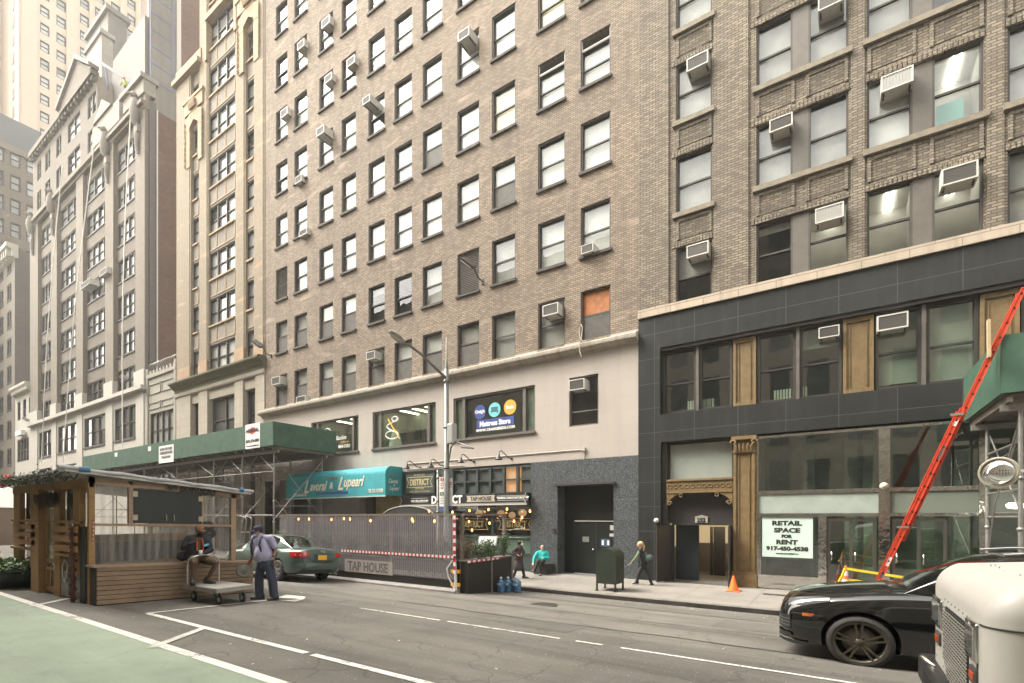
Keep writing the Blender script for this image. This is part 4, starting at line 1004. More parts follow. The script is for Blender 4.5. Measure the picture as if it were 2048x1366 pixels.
# rent poster inside the display glass
pp = thing('window_poster', 'pale mint RETAIL SPACE FOR RENT poster in the empty shop window', 'poster', (fx(1574), YS-.02, 0.9))
x0, x1 = fx(1524), fx(1625.5); z0, z1 = fz(1574,1115), fz(1574,1033.7)
m = MB(); m.box(x0,x1,YS-.012,YS-.004,z0,z1); m.build('sheet', mat('mint_sheet', (.50,.62,.56), .6), pp)
ink = mat('black_ink'); xc = (x0+x1)/2
for s_, zf, sz, wd in (('RETAIL',.845,.2,.87),('SPACE',.67,.2,.76),('FOR',.52,.14,.31),('RENT',.375,.2,.62),('917-450-4538',.215,.18,1.22)):
    text_mesh('lettering', s_, ink, pp, (xc,YS-.015,z0+(z1-z0)*zf), (1,0,0), (0,0,1), sz, bold=.01, fit=wd)
text_mesh('lettering', 'WALTMAN MANAGEMENT LLC', ink, pp, (xc,YS-.015,z0+(z1-z0)*.09), (1,0,0), (0,0,1), .06, bold=.003, fit=.66)
# ================================================================ cream pier building
cb = thing('gothic_office_building', 'narrow cream building with tall brick piers, terracotta top and mossy cornice', 'building', (-39, FACY, 0))
CX0, CX1 = fx(354), fx(530.5)
Yb = FACY+.16
FLc = 3.48; H0 = 15.4
bays = [(fx(383.5,Yb),fx(397.5,Yb),1),(fx(417,Yb),fx(470,Yb),3),(fx(491.5,Yb),fx(508.5,Yb),1)]
ops = [(a,b,H0+FLc*k-2.02,H0+FLc*k) for k in range(9) for a,b,n in bays]
ZL = 37.6; xm_ = fx(404)
def capz(a): return ZL if a in (354,398.5) else 46
ops = [o for o in ops if not (o[0] < xm_ and o[3] > ZL-1)]
m = MB(); holed_wall(m, CX0, xm_, 13.2, ZL, [o for o in ops if o[0] < xm_], Yb, .25); holed_wall(m, xm_, CX1, 13.2, 46, [o for o in ops if o[0] > xm_], Yb, .25); m.build('spandrel_wall', M_spand, cb)
m = MB()
for a, b in ((354,382.5),(398.5,416),(470.5,490.5),(509,530.5)):
    xa, xb = fx(a), fx(b); m.box(xa, xb, FACY-.04 if a in (354,509) else FACY+.02, Yb+.02, 13.2, capz(a) if a == 354 else 46)
    m.box(xa+.15, xb-.15, FACY-.08 if a in (354,509) else FACY-.03, FACY+.1, 13.2, (capz(a) if a == 354 else 46)-.5)
split_islands(m.build('brick_pier', M_cream, cb))
m = MB(); m.box(CX0-.2,xm_+.0,FACY-.35,FACY+.6,ZL-.35,ZL); m.box(CX0,xm_+.0,FACY-.1,FACY+.6,ZL,ZL+.8); m.build('west_parapet', M_terra, cb)
m = MB(); m.face([(CX1,FACY,0),(CX1,FACY+12,0),(CX1,FACY+12,46),(CX1,FACY,46)]); m.build('east_wall', M_spand, cb)
for k in range(9):
    z1 = H0+FLc*k; z0 = z1-2.02
    for a, b, n in bays:
        if a < xm_ and z1 > ZL-1: continue
        far_window(cb, a, b, z0, z1, Yb, n, rng.choice((3,3,0,1)), t=.07, sill=None)
    m = MB()
    for a, b, n in bays:
        if a < xm_ and z1 > ZL: continue
        m.box(a-.02,b+.02,Yb-.12,Yb+.02,z0-.12,z0)
        for q in range(n+1 if n > 1 else 2): xx = a+(b-a)*q/(n if n > 1 else 1); m.box(xx-.05,xx+.05,Yb-.04,Yb+.01,z0-1.25,z0-.14)
        m.box(a,b,Yb-.04,Yb+.01,z0-1.3,z0-1.2)
    if k: m.build('spandrel_trim', M_terra, cb)
m = MB()
m.prism([(FACY-.12,12.35),(FACY-.12,12.6),(FACY-.3,12.72),(FACY-.3,12.8),(FACY-.6,13.0),(FACY-.62,13.12),(FACY-.5,13.2),(FACY+.5,13.25),(FACY+.5,12.35)], 'x', CX0-.2, CX1+.1); m.build('cornice', M_moss, cb)
m = MB(); m.prism([(FACY-.08,12.0),(FACY-.14,12.1),(FACY-.14,12.35),(FACY+.5,12.35),(FACY+.5,12.0)], 'x', CX0-.1, CX1+.05)
for a, b in ((354,382),(398.5,416),(470.5,487),(512,530.5)): m.box(fx(a),fx(b),FACY-.06,FACY+.5,0,12.0)
m.box(CX0,CX1,FACY+.06,FACY+.5,11.3,12.0)
m.build('stone_front', M_lime, cb)
for a, b in ((383,397.5),(417,470),(488,511.5)):
    xa, xb = fx(a), fx(b)
    far_window(cb, xa, xb, 8.0, 11.3, FACY+.25, 1 if b-a < 30 else 2, 2, t=.1)
    m = MB(); m.box(xa,xb,FACY+.2,FACY+.5,6.7,8.0); m.box(xa,xb,FACY+.15,FACY+.2,7.75,8.0); m.box(xa,xb,FACY+.15,FACY+.2,6.7,6.9)
    m.lathe([(0,-.08),(.16,-.07),(.2,0)], ((xa+xb)/2,FACY+.2,7.3), 'y', 14); m.build('iron_apron', mat('black_iron', (.04,.037,.033), .6), cb)
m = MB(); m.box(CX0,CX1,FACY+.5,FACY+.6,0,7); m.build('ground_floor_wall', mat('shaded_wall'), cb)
# terracotta hoods near the top: peaked frames over the side bays, flowered band over the middle
m = MB()
for (a, b, zt) in ((383.5,397.5,H0+FLc*5+.0),(491.5,508.5,H0+FLc*6+.1)):
    xa, xb = fx(a,FACY), fx(b,FACY); w_ = xb-xa; xc = (xa+xb)/2
    m.prism([(xa-.75,zt-.1),(xa-.75,zt+.9),(xc,zt+1.5),(xb+.75,zt+.9),(xb+.75,zt-.1),(xb+.1,zt-.1),(xb+.1,zt+.15),(xc,zt+.55),(xa-.1,zt+.15),(xa-.1,zt-.1)], 'y', FACY-.14, FACY+.3)
    m.box(xa-.75,xa-.1,FACY-.125,FACY+.31,zt-2.9,zt-.1); m.box(xb+.1,xb+.75,FACY-.125,FACY+.3,zt-2.9,zt-.1)
    m.box(xa-1.1,xb+1.0,FACY-.22,FACY+.3,zt+2.2,zt+2.4); m.box(xa-.9,xb+.85,FACY-.155,FACY+.2,zt+1.25,zt+2.2)
    for i in range(5):
        m.tube([(xc-.4+.2*i,FACY-.2,zt+1.4),(xc-.4+.2*i,FACY-.32,zt+1.7),(xc-.35+.18*i,FACY-.2,zt+1.95)], .12, 6)
    for i in range(8):
        for sx_ in (xa-.8, xb+.8): m.tube([(sx_,FACY-.14,zt-2.8+i*.45),(sx_+.05,FACY-.2,zt-2.6+i*.45),(sx_,FACY-.14,zt-2.45+i*.45)], .06, 5)
xa, xb = fx(414), fx(473)
zt = H0+FLc*6+1.3
m.box(xa,xb,FACY-.2,FACY+.35,zt+2.3,zt+2.7)
for sx_ in (xa,xb): m.box(sx_-.16,sx_+.16,FACY-.14,FACY+.3,zt-.6,zt+2.4)
m.build('terracotta_trim', M_terra, cb)
m = MB()
for a, b in ((360,382),(399,416),(471,490),(510,529)): m.box(fx(a),fx(b),FACY-.115,FACY-.02,13.25,14.3)
split_islands(m.build('patched_base', wallmat('orange_stained_stone', (.38,.26,.17), (.32,.21,.135), (.26,.16,.1), bw=.8, bh=.5, ms=.01, weather=.3, streak=.4), cb))
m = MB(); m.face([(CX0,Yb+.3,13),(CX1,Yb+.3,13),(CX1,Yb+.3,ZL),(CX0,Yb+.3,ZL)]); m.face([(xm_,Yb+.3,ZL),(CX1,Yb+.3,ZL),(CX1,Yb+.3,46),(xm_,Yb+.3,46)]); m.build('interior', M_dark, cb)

# ================================================================ low stone building
lb = thing('low_stone_building', 'three storey weathered stone building wedged between taller ones', 'building', (-48, FACY, 0))
LX0, LX1 = fx(293.5), fx(353.5)
wz = [(4.4,6.9),(8.35,11.35)]
ops = [(fx(300),fx(346),a,b) for a,b in wz]
m = MB(); holed_wall(m, LX0, LX1, 0, 14.7, ops, FACY+.02, .25)
m.box(LX0,LX1,FACY-.1,FACY+.3,14.45,14.75)
for i in range(9):
    xx = LX0+.1+i*(LX1-LX0)/9; m.box(xx,xx+.32,FACY-.06,FACY+.3,14.75,15.05)
for (a,b) in ((11.7,12.3),(13.0,13.9),(7.2,8.0)):
    for (p,q) in ((LX0+.5,(LX0+LX1)/2-.1),((LX0+LX1)/2+.1,LX1-.5)):
        for r_ in ((p,q,a,a+.08),(p,q,b-.08,b),(p,p+.08,a,b),(q-.08,q,a,b)): m.box(r_[0],r_[1],FACY-.04,FACY+.02,r_[2],r_[3])
for xx in (LX0+.02, LX1-.37): m.box(xx,xx+.35,FACY-.08,FACY+.02,0,15.3)
m.build('stone_wall', wallmat('greenish_stone', (.31,.29,.245), (.29,.27,.23), (.2,.185,.15), bw=1.2, bh=.5, ms=.01, weather=.35, streak=.5, soot=(.2,.185,.15)), lb)
for a, b in wz: far_window(lb, fx(300), fx(346), a, b, FACY+.02, 4, 3, t=.08, sill=True)
m = MB()   # coiled wire on the roof edge
for s_ in range(2):
    pts = [(LX0+.3+(LX1-LX0-.6)*i/150+.05*s_, FACY+.3+.35*math.sin(i*.55+s_), 15.45+.38*math.cos(i*.55+s_)) for i in range(151)]; m.tube(pts, .022, 4)
m.build('razor_wire', mat('razor_wire', (.3,.29,.27), .5, .6), lb)

# ================================================================ white based building with roof eagles
wb = thing('white_base_building', 'tall grey brick building with white painted base, stone eagles and dark red side wall', 'building', (-66, FACY, 0))
WX0, WX1 = fx(62), fx(293.5)
bA = [(230.5,272.5),(169.5,212),(117,154),(79,104)]
BC = [(fx(a), fx(b)) for a, b in bA]
Zc = 38.6
ops = []
for k in range(8):
    h = 16.35+3.5*k
    if h > 38: break
    for a, b in BC: ops.append((a, b, h-2.15, h))
base_ops = [(a,b,9.6,12.65) for a,b in BC]+[(a,b,5.4,8.2) for a,b in BC]
m = MB(); holed_wall(m, WX0, WX1, 13.6, Zc, ops, FACY+.2, .3); m.build('brick_wall', M_b3, wb)
m = MB()
xs_ = [WX0]+[v for a,b in reversed(BC) for v in (a,b)]+[WX1]
piers = [(xs_[0],xs_[1]),(xs_[2],xs_[3]),(xs_[4],xs_[5]),(xs_[6],xs_[7]),(xs_[8],xs_[9])]
for a, b in piers: m.box(a+.12, b-.12, FACY-.12, FACY+.22, 15.2, Zc)
m.box(WX0,WX1,FACY-.2,FACY+.25,Zc-.3,Zc+.0); m.box(WX0,WX1,FACY-.45,FACY+.25,Zc,Zc+.35); m.box(WX0,WX1,FACY-.1,FACY+.25,Zc+.35,Zc+1.0)
m.build('brick_pier', M_b3p, wb)
m = MB(); holed_wall(m, WX0, WX1, 0, 13.6, base_ops, FACY-.05, .3)
m.box(WX0-.1,WX1+.1,FACY-.5,FACY+.2,13.6,13.95)
for a, b in piers: m.box(a+.05,b-.05,FACY-.22,FACY+.2,13.95,15.4)
for a, b in piers: m.box(a+.3,b-.3,FACY-.14,FACY-.05,0,13.3)
m.build('white_base', M_white, wb)
for k in range(8):
    h = 16.35+3.5*k
    if h > 38: break
    for a, b in BC: far_window(wb, a, b, h-2.15, h, FACY+.2, 4 if k < 6 and b-a > 4 else 3, (2 if k == 0 else 1) if k < 4 else rng.choice((3,0,1)), t=.1, sill=True)
for a, b in BC:
    far_window(wb, a, b, 9.6, 12.65, FACY-.05, 3, 2, t=.1, sill=True); far_window(wb, a, b, 5.4, 8.2, FACY-.05, 3, 2, t=.1, sill=True)
# east side wall: grey corner strip, thin white pipe, dark red brick
XE = WX1
m = MB(); m.box(XE-.5,XE,FACY+.2,FACY+.72,13.6,Zc+.6); m.build('corner_strip', M_dkgrey, wb)
m = MB(); m.face([(XE,FACY+.72,0),(XE,FACY+22,0),(XE,FACY+22,Zc+.0),(XE,FACY+.72,Zc+0)]); m.face([(WX0,FACY+.3,Zc),(XE,FACY+.3,Zc),(XE,FACY+22,Zc),(WX0,FACY+22,Zc)])
m.build('side_wall', M_red, wb)
m = MB(); m.tube([(XE+.08,FACY+.78,15),(XE+.08,FACY+.78,Zc)], .06, 6); m.build('drain_pipe', mat('pale_pipe', (.5,.47,.42), .6), wb)
# upper block over the left bays with pediment
UX1 = fx(190); ZU = 47.4
uo = []
for k in range(2):
    h = 42.6+3.6*k
    for a, b in ((170.5,187),(131,155),(108,118),(86,96),(70,78)): uo.append((fx(a), fx(b), h-2.2, h))
m = MB(); holed_wall(m, WX0, UX1, Zc+1.0, ZU, uo, FACY+.2, .3)
m.box(WX0,UX1,FACY-.3,FACY+.25,ZU-.1,ZU+.5)
for i in range(22): xx = WX0+.3+i*(UX1-WX0)/22; m.box(xx,xx+.4,FACY-.2,FACY+.2,ZU-.5,ZU-.1)
x0, x1 = fx(126), fx(189); zp = ZU+.5
m.prism([(x0,zp-.6),(x1,zp-.6),(x1,zp-.1),((x0+x1)/2+1,zp+2.6),(x0,zp-.1)], 'y', FACY-.35, FACY+.4)
m.build('upper_wall', M_b3, wb)
m = MB(); m.prism([(x0-.3,zp-.1),(x0-.3,zp+.3),((x0+x1)/2+1,zp+3.1),(x1+.3,zp+.3),(x1+.3,zp-.1),((x0+x1)/2+1,zp+2.6)], 'y', FACY-.6, FACY+.3); recalc(m.build('pediment', M_grn, wb))
for a in uo: far_window(wb, a[0], a[1], a[2], a[3], FACY+.2, 2, 0, t=.09)
m = MB(); m.box(UX1-.4, UX1, FACY+.25, FACY+9, Zc+.3, ZU); m.box(UX1-8, UX1, FACY+8.6, FACY+9, Zc, ZU); m.build('upper_side_wall', mat('beige_render', (.36,.31,.25), .9, noise=.25, nscale=.6), wb)
m = MB(); m.box(UX1+.02, WX1-5.5, FACY-.2, FACY+.6, Zc+1, Zc+3.1); m.box(WX1-4.4,WX1+.0,FACY-.25,FACY+.7,Zc+1.0,Zc+2.2); m.box(WX1-4.7,WX1+.1,FACY-.5,FACY+.9,Zc+2.2,Zc+2.6)
m.prism([(UX1+.5,Zc+3.1),(UX1+5.2,Zc+3.1),(UX1+2.9,Zc+4.6)], 'y', FACY-.35, FACY+.5)
m.build('parapet', M_grn, wb)
def eagle(px_, z):
    m = MB(); x = fx(px_); y = FACY-.4
    m.lathe([(.05,-1.3),(.34,-1.0),(.45,-.1),(.4,.5),(.26,.95),(.2,1.15)], (x,y,z), 'z', 10)
    m.lathe([(0,-.28),(.24,-.18),(.28,.05),(.2,.22),(0,.3)], (x,y-.12,z+1.3), 'z', 10)
    m.tube([(x,y-.3,z+1.32),(x,y-.55,z+1.22),(x,y-.6,z+1.1)], .1, 6, rr=[.1,.07,.02])
    for s_ in (-1, 1):
        rows = []
        for i in range(5):
            t = i/4; rows.append([(x+s_*(.35+.45*math.sin(t*2.2)), y+.1+.5*w_, z+.9-1.9*t+(.3 if w_ else 0)) for w_ in (0,.5,1)])
        m.grid(rows)
    m.box(x-.35,x+.35,y,FACY+.2,z-1.9,z-1.2); m.tube([(x,y+.2,z-1.9),(x,y+.1,z-2.8),(x,y+.2,z-3.7)], .22, 6, rr=[.3,.2,.1])
    m.build('stone_eagle', M_grn, wb)
for p in (281, 220, 111, 70): eagle(p, Zc-.2)
# tower parts set back on the roof
m = MB(); XT = -55; ya = PX(298,0,XT).y; yb_ = PX(357,0,XT).y; yc_ = PX(402,0,XT).y
m.box(XT-.6,XT,ya+.02,yb_,Zc,62); m.build('penthouse_wall', wallmat('grey_render', (.22,.2,.18), (.2,.185,.165), (.17,.155,.14), bw=3, bh=1.6, ms=.01, weather=.3, streak=.4), wb)
m = MB(); m.box(XT-9,XT+.0,yb_+.01,yc_,Zc,62); m.build('penthouse_brick', M_red, wb)
m = MB(); m.box(XT-.05,XT+.15,yb_-.18,yb_+.18,Zc,62); m.build('corner_pipe', mat('pale_pipe'), wb)
m = MB(); y_w = ya-.0
m.prism([(XT-8.5,Zc),(XT-.1,Zc),(XT-.1,50.2),(XT-7.8,49.7),(XT-8.5,46)], 'y', y_w-.3, y_w); recalc(m.build('sloped_white_wall', mat('off_white_sheeting', (.13,.12,.105), .8, noise=.15, nscale=.5), wb))
for zz in (47.5, 53.5):
    ymid = (ya+yb_)/2-.3; far_window(wb, ymid-.5, ymid+.5, zz, zz+2.4, XT, 1, 0, axis='x', t=.1, dep=.1)
m = MB()
for yy in ((ya+yb_)/2-1.3, (ya+yb_)/2+.5):
    m.tube([(XT+.5,yy,44),(XT+.5,yy,60)], .045, 5)
for i in range(10): m.tube([(XT+.5,(ya+yb_)/2-1.3,44+i*1.6),(XT+.5,(ya+yb_)/2+.5,44+i*1.6)], .035, 5)
m.build('pipe_scaffold', mat('blue_pipe', (.09,.11,.27), .6), wb)
XQ = -76; q0 = PX(216,0,XQ).y; q1 = PX(254,0,XQ).y; zq = PX(216,8,XQ).z
m = MB(); m.box(XQ-7,XQ,q0,q1,Zc,zq); m.box(XQ-7.3,XQ+.3,q0-.3,q1+.3,zq-.8,zq-.2); m.build('bulkhead_tower', wallmat('mid_grey_render', (.19,.175,.16), (.17,.16,.145), (.14,.13,.12), bw=1, bh=.5, ms=.01, weather=.4, streak=.5), wb)
XQ = -73.5; q0 = PX(203,0,XQ).y; q1 = PX(226,0,XQ).y; zq = PX(203,58,XQ).z
m = MB(); m.box(XQ-5,XQ,q0,q1,Zc,zq); m.box(XQ-5.2,XQ+.2,q0-.2,q1+.2,zq-.5,zq); m.build('bulkhead_wall', wallmat('light_grey_render', (.3,.275,.245), (.28,.26,.23), (.22,.2,.18), bw=1, bh=.5, ms=.01, weather=.3, streak=.4), wb)

# ================================================================ left end of the street
pb = thing('pale_corbel_building', 'grey brick building with a white corbelled cornice at the left edge', 'building', (-105, FACY, 0))
PX0, PX1 = -130, fx(29.5); ZP = 38.5
ops = []
gx = [PX1-1.6-4.1*i for i in range(5)]
for k in range(8):
    for x in gx: ops.append((x-2.2, x, 9.5+3.75*k, 11.8+3.75*k))
m = MB(); holed_wall(m, PX0, PX1, 0, ZP-1.5, ops, FACY, .25); m.build('front_wall', M_b3, pb)
so_ = [(FACY+1.8, FACY+3.4, 9.5+3.75*k, 11.8+3.75*k) for k in range(8)]
m = MB(); holed_wall(m, FACY, FACY+14, 0, ZP-.2, so_, PX1, .25, axis='x'); m.face([(PX1,FACY,ZP-.2),(PX1,FACY+14,ZP-.2),(PX0,FACY+14,ZP-.2),(PX0,FACY,ZP-.2)]); m.build('side_wall', M_dkgrey, pb)
m = MB(); m.prism([(FACY,ZP-1.5),(FACY-.3,ZP-1.3),(FACY-.35,ZP-.5),(FACY-.9,ZP-.2),(FACY-.9,ZP+.3),(FACY+.3,ZP+.3),(FACY+.3,ZP-1.5)], 'x', PX0, PX1+.3)
for i in range(18): xx = PX1-.4-i*1.1; m.box(xx-.35,xx,FACY-.75,FACY-.3,ZP-1.3,ZP-.35)
m.build('cornice', M_white, pb)
for o in ops: far_window(pb, *o, FACY, 2, 1, t=.12, sill=True)
for o in so_: far_window(pb, *o, PX1, 1, 2, axis='x', t=.12)
sb = thing('small_white_building', 'narrow white four storey building with dentilled cornice', 'building', (-88, FACY, 0))
SX0, SX1 = PX1+.05, WX0-.05; ZS = 19.4
ops = [(SX0+1.1+i*2.5, SX0+2.5+i*2.5, 15.1, 17.6) for i in range(3)]+[(SX0+1, SX1-1, 9.6, 12.6), (SX0+1, SX1-1, 5, 7.8)]
m = MB(); holed_wall(m, SX0, SX1, 0, ZS-1.2, ops, FACY+.03, .25); m.prism([(FACY+.03,ZS-1.2),(FACY-.2,ZS-1.0),(FACY-.6,ZS-.3),(FACY-.6,ZS),(FACY+.3,ZS),(FACY+.3,ZS-1.2)], 'x', SX0, SX1)
for i in range(12): xx = SX0+.3+i*(SX1-SX0)/12; m.box(xx,xx+.3,FACY-.45,FACY-.1,ZS-.95,ZS-.45)
m.build('white_wall', M_white, sb)
for o in ops: far_window(sb, *o, FACY+.03, 1 if o[3] > 17 else 4, 2, t=.12)
m = MB(); m.box(SX0+2.5,SX0+5.2,FACY-.5,FACY-.1,12.9,13.5); m.build('light_box', mat('pale_box', (.6,.6,.57), .6), sb)

def block_east(name, label, X, ya, yb_, z1, m_, cols_, rows_, pane, front=None, roofm=None, wh=1.7, t=.16, dark_every=0, X0=None):
    b = thing(name, label, 'building', (X, ya, 0))
    ops = [(a, c, z, z+wh) for (a, c) in cols_ for z in rows_ if z+wh < z1]
    m = MB(); holed_wall(m, ya, yb_, 0, z1, ops, X, .3, axis='x'); m.build('east_wall', m_, b)
    m = MB(); m.face([(X0 or X-30,ya,0),(X,ya,0),(X,ya,z1),(X0 or X-30,ya,z1)]); m.face([(X0 or X-30,ya,z1),(X,ya,z1),(X,yb_,z1),(X0 or X-30,yb_,z1)]); m.build('south_wall', front or m_, b)
    n = 0
    for o in ops:
        if n >= 96: break
        tt = FX*X+FY*o[0]; yy = HY-(o[3]-CAMZ)/tt*F
        if o[2] < 20 or (X0 is None and X < -110 and (yy < -60 or yy > 330)): continue
        far_window(b, *o, X, 1, pane, axis='x', t=t, dep=.3); n += 1
    return b
# big apartment/office block seen end-on behind
XG = -103; g0 = 21.0
gc = [PX(p,0,XG).y for p in (0,9,19.5,42,55,70)]
bk = block_east('grey_setback_building', 'grey brick building with wide windows beyond the corbelled one', XG, 15, 36, 57.5, M_b3,
    [(PX(-14,0,XG).y,PX(9,0,XG).y),(PX(19.5,0,XG).y,PX(42,0,XG).y),(PX(52,0,XG).y,PX(76,0,XG).y)], [40.6+3.55*k for k in range(-2,5)], 3, front=M_b3, wh=2.3, t=.18)
m = MB(); zt = PX(30,240,XG-2).z; m.box(XG-12,XG-2,PX(-60,0,XG-2).y,PX(80,0,XG-2).y,57.5,zt); m.build('rooftop_plant_room', mat('blue_grey_shed', (.10,.105,.11), .7), bk)
m = MB(); m.box(XG-10,XG+.3,15,36,56.8,57.7); m.build('parapet', M_b3p, bk)
XW = -112
tc = [(PX(a,0,XW).y, PX(b,0,XW).y) for a, b in ((80,99),(113,132),(160,178),(190,209),(222,240),(255,271),(288,303))]
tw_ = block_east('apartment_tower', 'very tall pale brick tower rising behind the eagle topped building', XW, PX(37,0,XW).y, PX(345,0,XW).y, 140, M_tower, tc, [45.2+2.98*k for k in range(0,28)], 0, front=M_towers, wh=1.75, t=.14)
m = MB()
for (a, b) in zip([37]+[132,178,209,240,271,303], [80,160,190,222,255,288,340]):
    pa, pb2 = PX(a,0,XW).y, PX(b,0,XW).y; m.box(XW-.1,XW+.35,pa+.35*(a==37),pb2-.35,0,140)
m.build('wall_pier', M_tower, tw_)
m = MB()
for k in range(16):
    for y_ in (PX(36.5,0,XW).y-.0,): m.box(XW-3.4,XW-2.4,y_-.03,y_+.2,45.2+2.98*k,47+2.98*k)
m.build('slit_window', M_frame, tw_)
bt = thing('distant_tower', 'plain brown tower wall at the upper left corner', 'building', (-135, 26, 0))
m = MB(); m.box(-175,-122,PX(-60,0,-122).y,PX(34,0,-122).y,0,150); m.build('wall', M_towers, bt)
# ropes hanging down the front of the eagle topped building
M_rope = mat('white_rope', (.72,.70,.66), .8)
for (a, b) in (((262,215),(245,905)),((187,300),(126,925)),((125,330),(83,925)),((178,310),(185,600))):
    p = PY(a[0],a[1],FACY-.6); q = PY(b[0],b[1],FACY-1.2)
    m = MB(); n = 14; m.tube([p.lerp(q, i/n)+Vector((0,-.25*math.sin(math.pi*i/n),0)) for i in range(n+1)], .045, 5)
    if a[0] == 178: continue
    nm = {262:'white hanging rope in front of the eastern window bay',187:'white hanging rope slanting across the middle bays of the eagle building',125:'white hanging rope at the western bays of the eagle building'}[a[0]]
    tag(m.build('hanging_rope', M_rope), nm, 'rope', 'ropes down the eagle topped facade')
# outrigger beam and a roof worker
ob = thing('outrigger_beam', 'dark steel outrigger beam over the parapet beside a roof worker', 'beam', (fx(240), FACY, Zc+3))
p = PY(182,113,FACY-.4); q = PY(268,168,FACY+1.5)
m = MB(); m.obox(p, q, .12, .3); m.build('beam', mat('blue_black_steel', (.03,.035,.06), .5), ob)
m = MB(); c = p.lerp(q,.33); m.tube([c, c+Vector((.3,.2,-2.0))], .06, 5); m.tube([c, c+Vector((-.5,.4,-2.0))], .06, 5); m.build('support_leg', mat('blue_pipe'), ob)
# ================================================================ air conditioners in the windows
M_acw = mat('ac_casing', (.52,.50,.46), .5, noise=.25, nscale=6)
M_acg = mat('ac_grille', (.10,.092,.085), .6, .3)
M_acl = mat('ac_light_grille', (.33,.32,.30), .5, .3)
def ac(l, r, t, b, label, d=.5, light=False, grid=False, Y=FACY, sag=0):
    d = d*.62; yf = Y-d; x0 = PY(l,0,yf).x; x1 = PY(r,0,yf).x; pc = (l+r)/2
    zt = PY(pc,t,yf).z; zb = PY(pc,b,yf).z; zc = (zt+zb)/2; h = max(.3, (zt-zb)*.86)
    # pixel box of a slanting face is taller than the face itself
    h = min(h, max(.34, (x1-x0)*.62)); z0, z1 = zc-h/2, zc+h/2
    a = thing('air_conditioner', label, 'air conditioner', ((x0+x1)/2, Y, z0), group='window air conditioners')
    fr = .032*min(1.4, (x1-x0)/.6)
    m = MB(); m.box(x0,x1,yf+.04,Y+.25,z0,z1)
    for q in ((x0,x1,z1-fr,z1),(x0,x1,z0,z0+fr),(x0,x0+fr,z0+fr,z1-fr),(x1-fr,x1,z0+fr,z1-fr)): m.box(q[0],q[1],yf,yf+.04,q[2],q[3])
    for i in range(5): m.box(x1,x1+.004,yf+.1,yf+.1+d*.55,z0+h*(.35+.1*i),z0+h*(.38+.1*i))
    o = m.build('casing', M_acw, a)
    m = MB(); m.box(x0+fr,x1-fr,yf+.02,yf+.04,z0+fr,z1-fr)
    if light or grid:
        n = 9
        for i in range(1,n): xx = x0+fr+(x1-x0-2*fr)*i/n; m.box(xx-.008,xx+.008,yf+.008,yf+.022,z0+fr,z1-fr)
    else:
        n = 8
        for i in range(1,n): zz = z0+fr+(h-2*fr)*i/n; m.box(x0+fr,x1-fr,yf+.012,yf+.022,zz-.005,zz+.005)
    m.build('grille', M_acg if not light else M_acl, a)
    m = MB(); m.box(x0+.05,x0+.09,yf+.1,Y+.05,z0-.03,z0); m.box(x1-.09,x1-.05,yf+.1,Y+.05,z0-.03,z0); m.build('bracket', M_frame, a)
    return a
ACS = [
 ((643,659,31,55),'small air conditioner in the third window column of the loft building, nearest the top edge',{}),
 ((594.5,608,79,98),'small air conditioner in the second window column, near the top of the loft building',{}),
 ((693,709,110,134),'small air conditioner in the fourth window column, high on the loft building',{}),
 ((648.6,663,145,166),'small air conditioner in the third column, one floor above the deep white one',{}),
 ((725,739.5,187,211),'deep white air conditioner sticking far out of the fifth window column',{'d':1.0}),
 ((560.7,574.5,214,235),'small air conditioner in the westernmost window column of the loft building, high up',{}),
 ((632.5,647.7,251,271),'deep white air conditioner sticking far out of the third window column',{'d':1.0}),
 ((589.7,602.6,350,366),'small air conditioner standing on a sill in the second column, fifth floor above the cornice',{'d':.45}),
 ((598,613,457,471),'small air conditioner standing on a sill in the second column, fourth floor above the cornice',{'d':.45}),
 ((915.7,938,50,85),'large grey air conditioner jutting out near the top of the eighth window column',{'d':.9}),
 ((732,749,701,720),'white box air conditioner over boarded lower sash, left of the street lamp head',{'d':.6}),
 ((543,559.6,752,770),'air conditioner in the lowest window at the west end of the tan-grey brick wall',{'d':.55}),
 ((592,610.5,791,805),'low air conditioner resting on the pale cornice at its west end',{'d':.45}),
 ((1162,1186,485,508),'ribbed air conditioner on a sill above the orange boarded window',{'d':.45,'grid':True}),
 ((1085,1116,603,634),'dark fronted air conditioner in the window left of the orange board',{'d':.6}),
 ((1137.6,1168.5,755.6,782),'air conditioner in the single small window of the pale stone base',{'d':.5}),
 ((1373,1416,105,137),'air conditioner in the single window column of the right building, upper one in the photo',{'d':.5}),
 ((1538.6,1585,227,262),'air conditioner with torn dark screen in the left double window of the right building',{'d':.5}),
 ((1636,1688,-22,16),'air conditioner cut by the top edge of the photo',{'d':.5,'grid':True}),
 ((1762,1827,132,182),'wide air conditioner with light vertical ribs beside the window with a turquoise sheet',{'d':.5,'light':True}),
 ((1883,1957,325,366),'wide dark screened air conditioner above the fluorescent lit windows at the right',{'d':.5}),
 ((1630,1688,405,445),'gridded air conditioner above the stone band in the left double window',{'d':.5,'light':True}),
 ((1373,1417,484,513),'air conditioner just above the stone band in the single window column',{'d':.5,'grid':True}),
 ((1637,1679,650,676),'small square air conditioner in the black stone second floor, left one',{'d':.35,'Y':FACY+.12}),
 ((1754,1817,624,661),'wide rusting air conditioner in the black stone second floor, right of the bronze pilaster',{'d':.45,'Y':FACY+.12}),
 ((161,179,561,574),'white air conditioner on the third bay of the eagle topped building',{'d':.9}),
 ((199,213,536,550),'air conditioner at the top corner of a window on the eagle topped building',{'d':.8}),
]
for bx, lb_, kw in ACS: ac(*bx, lb_, **kw)

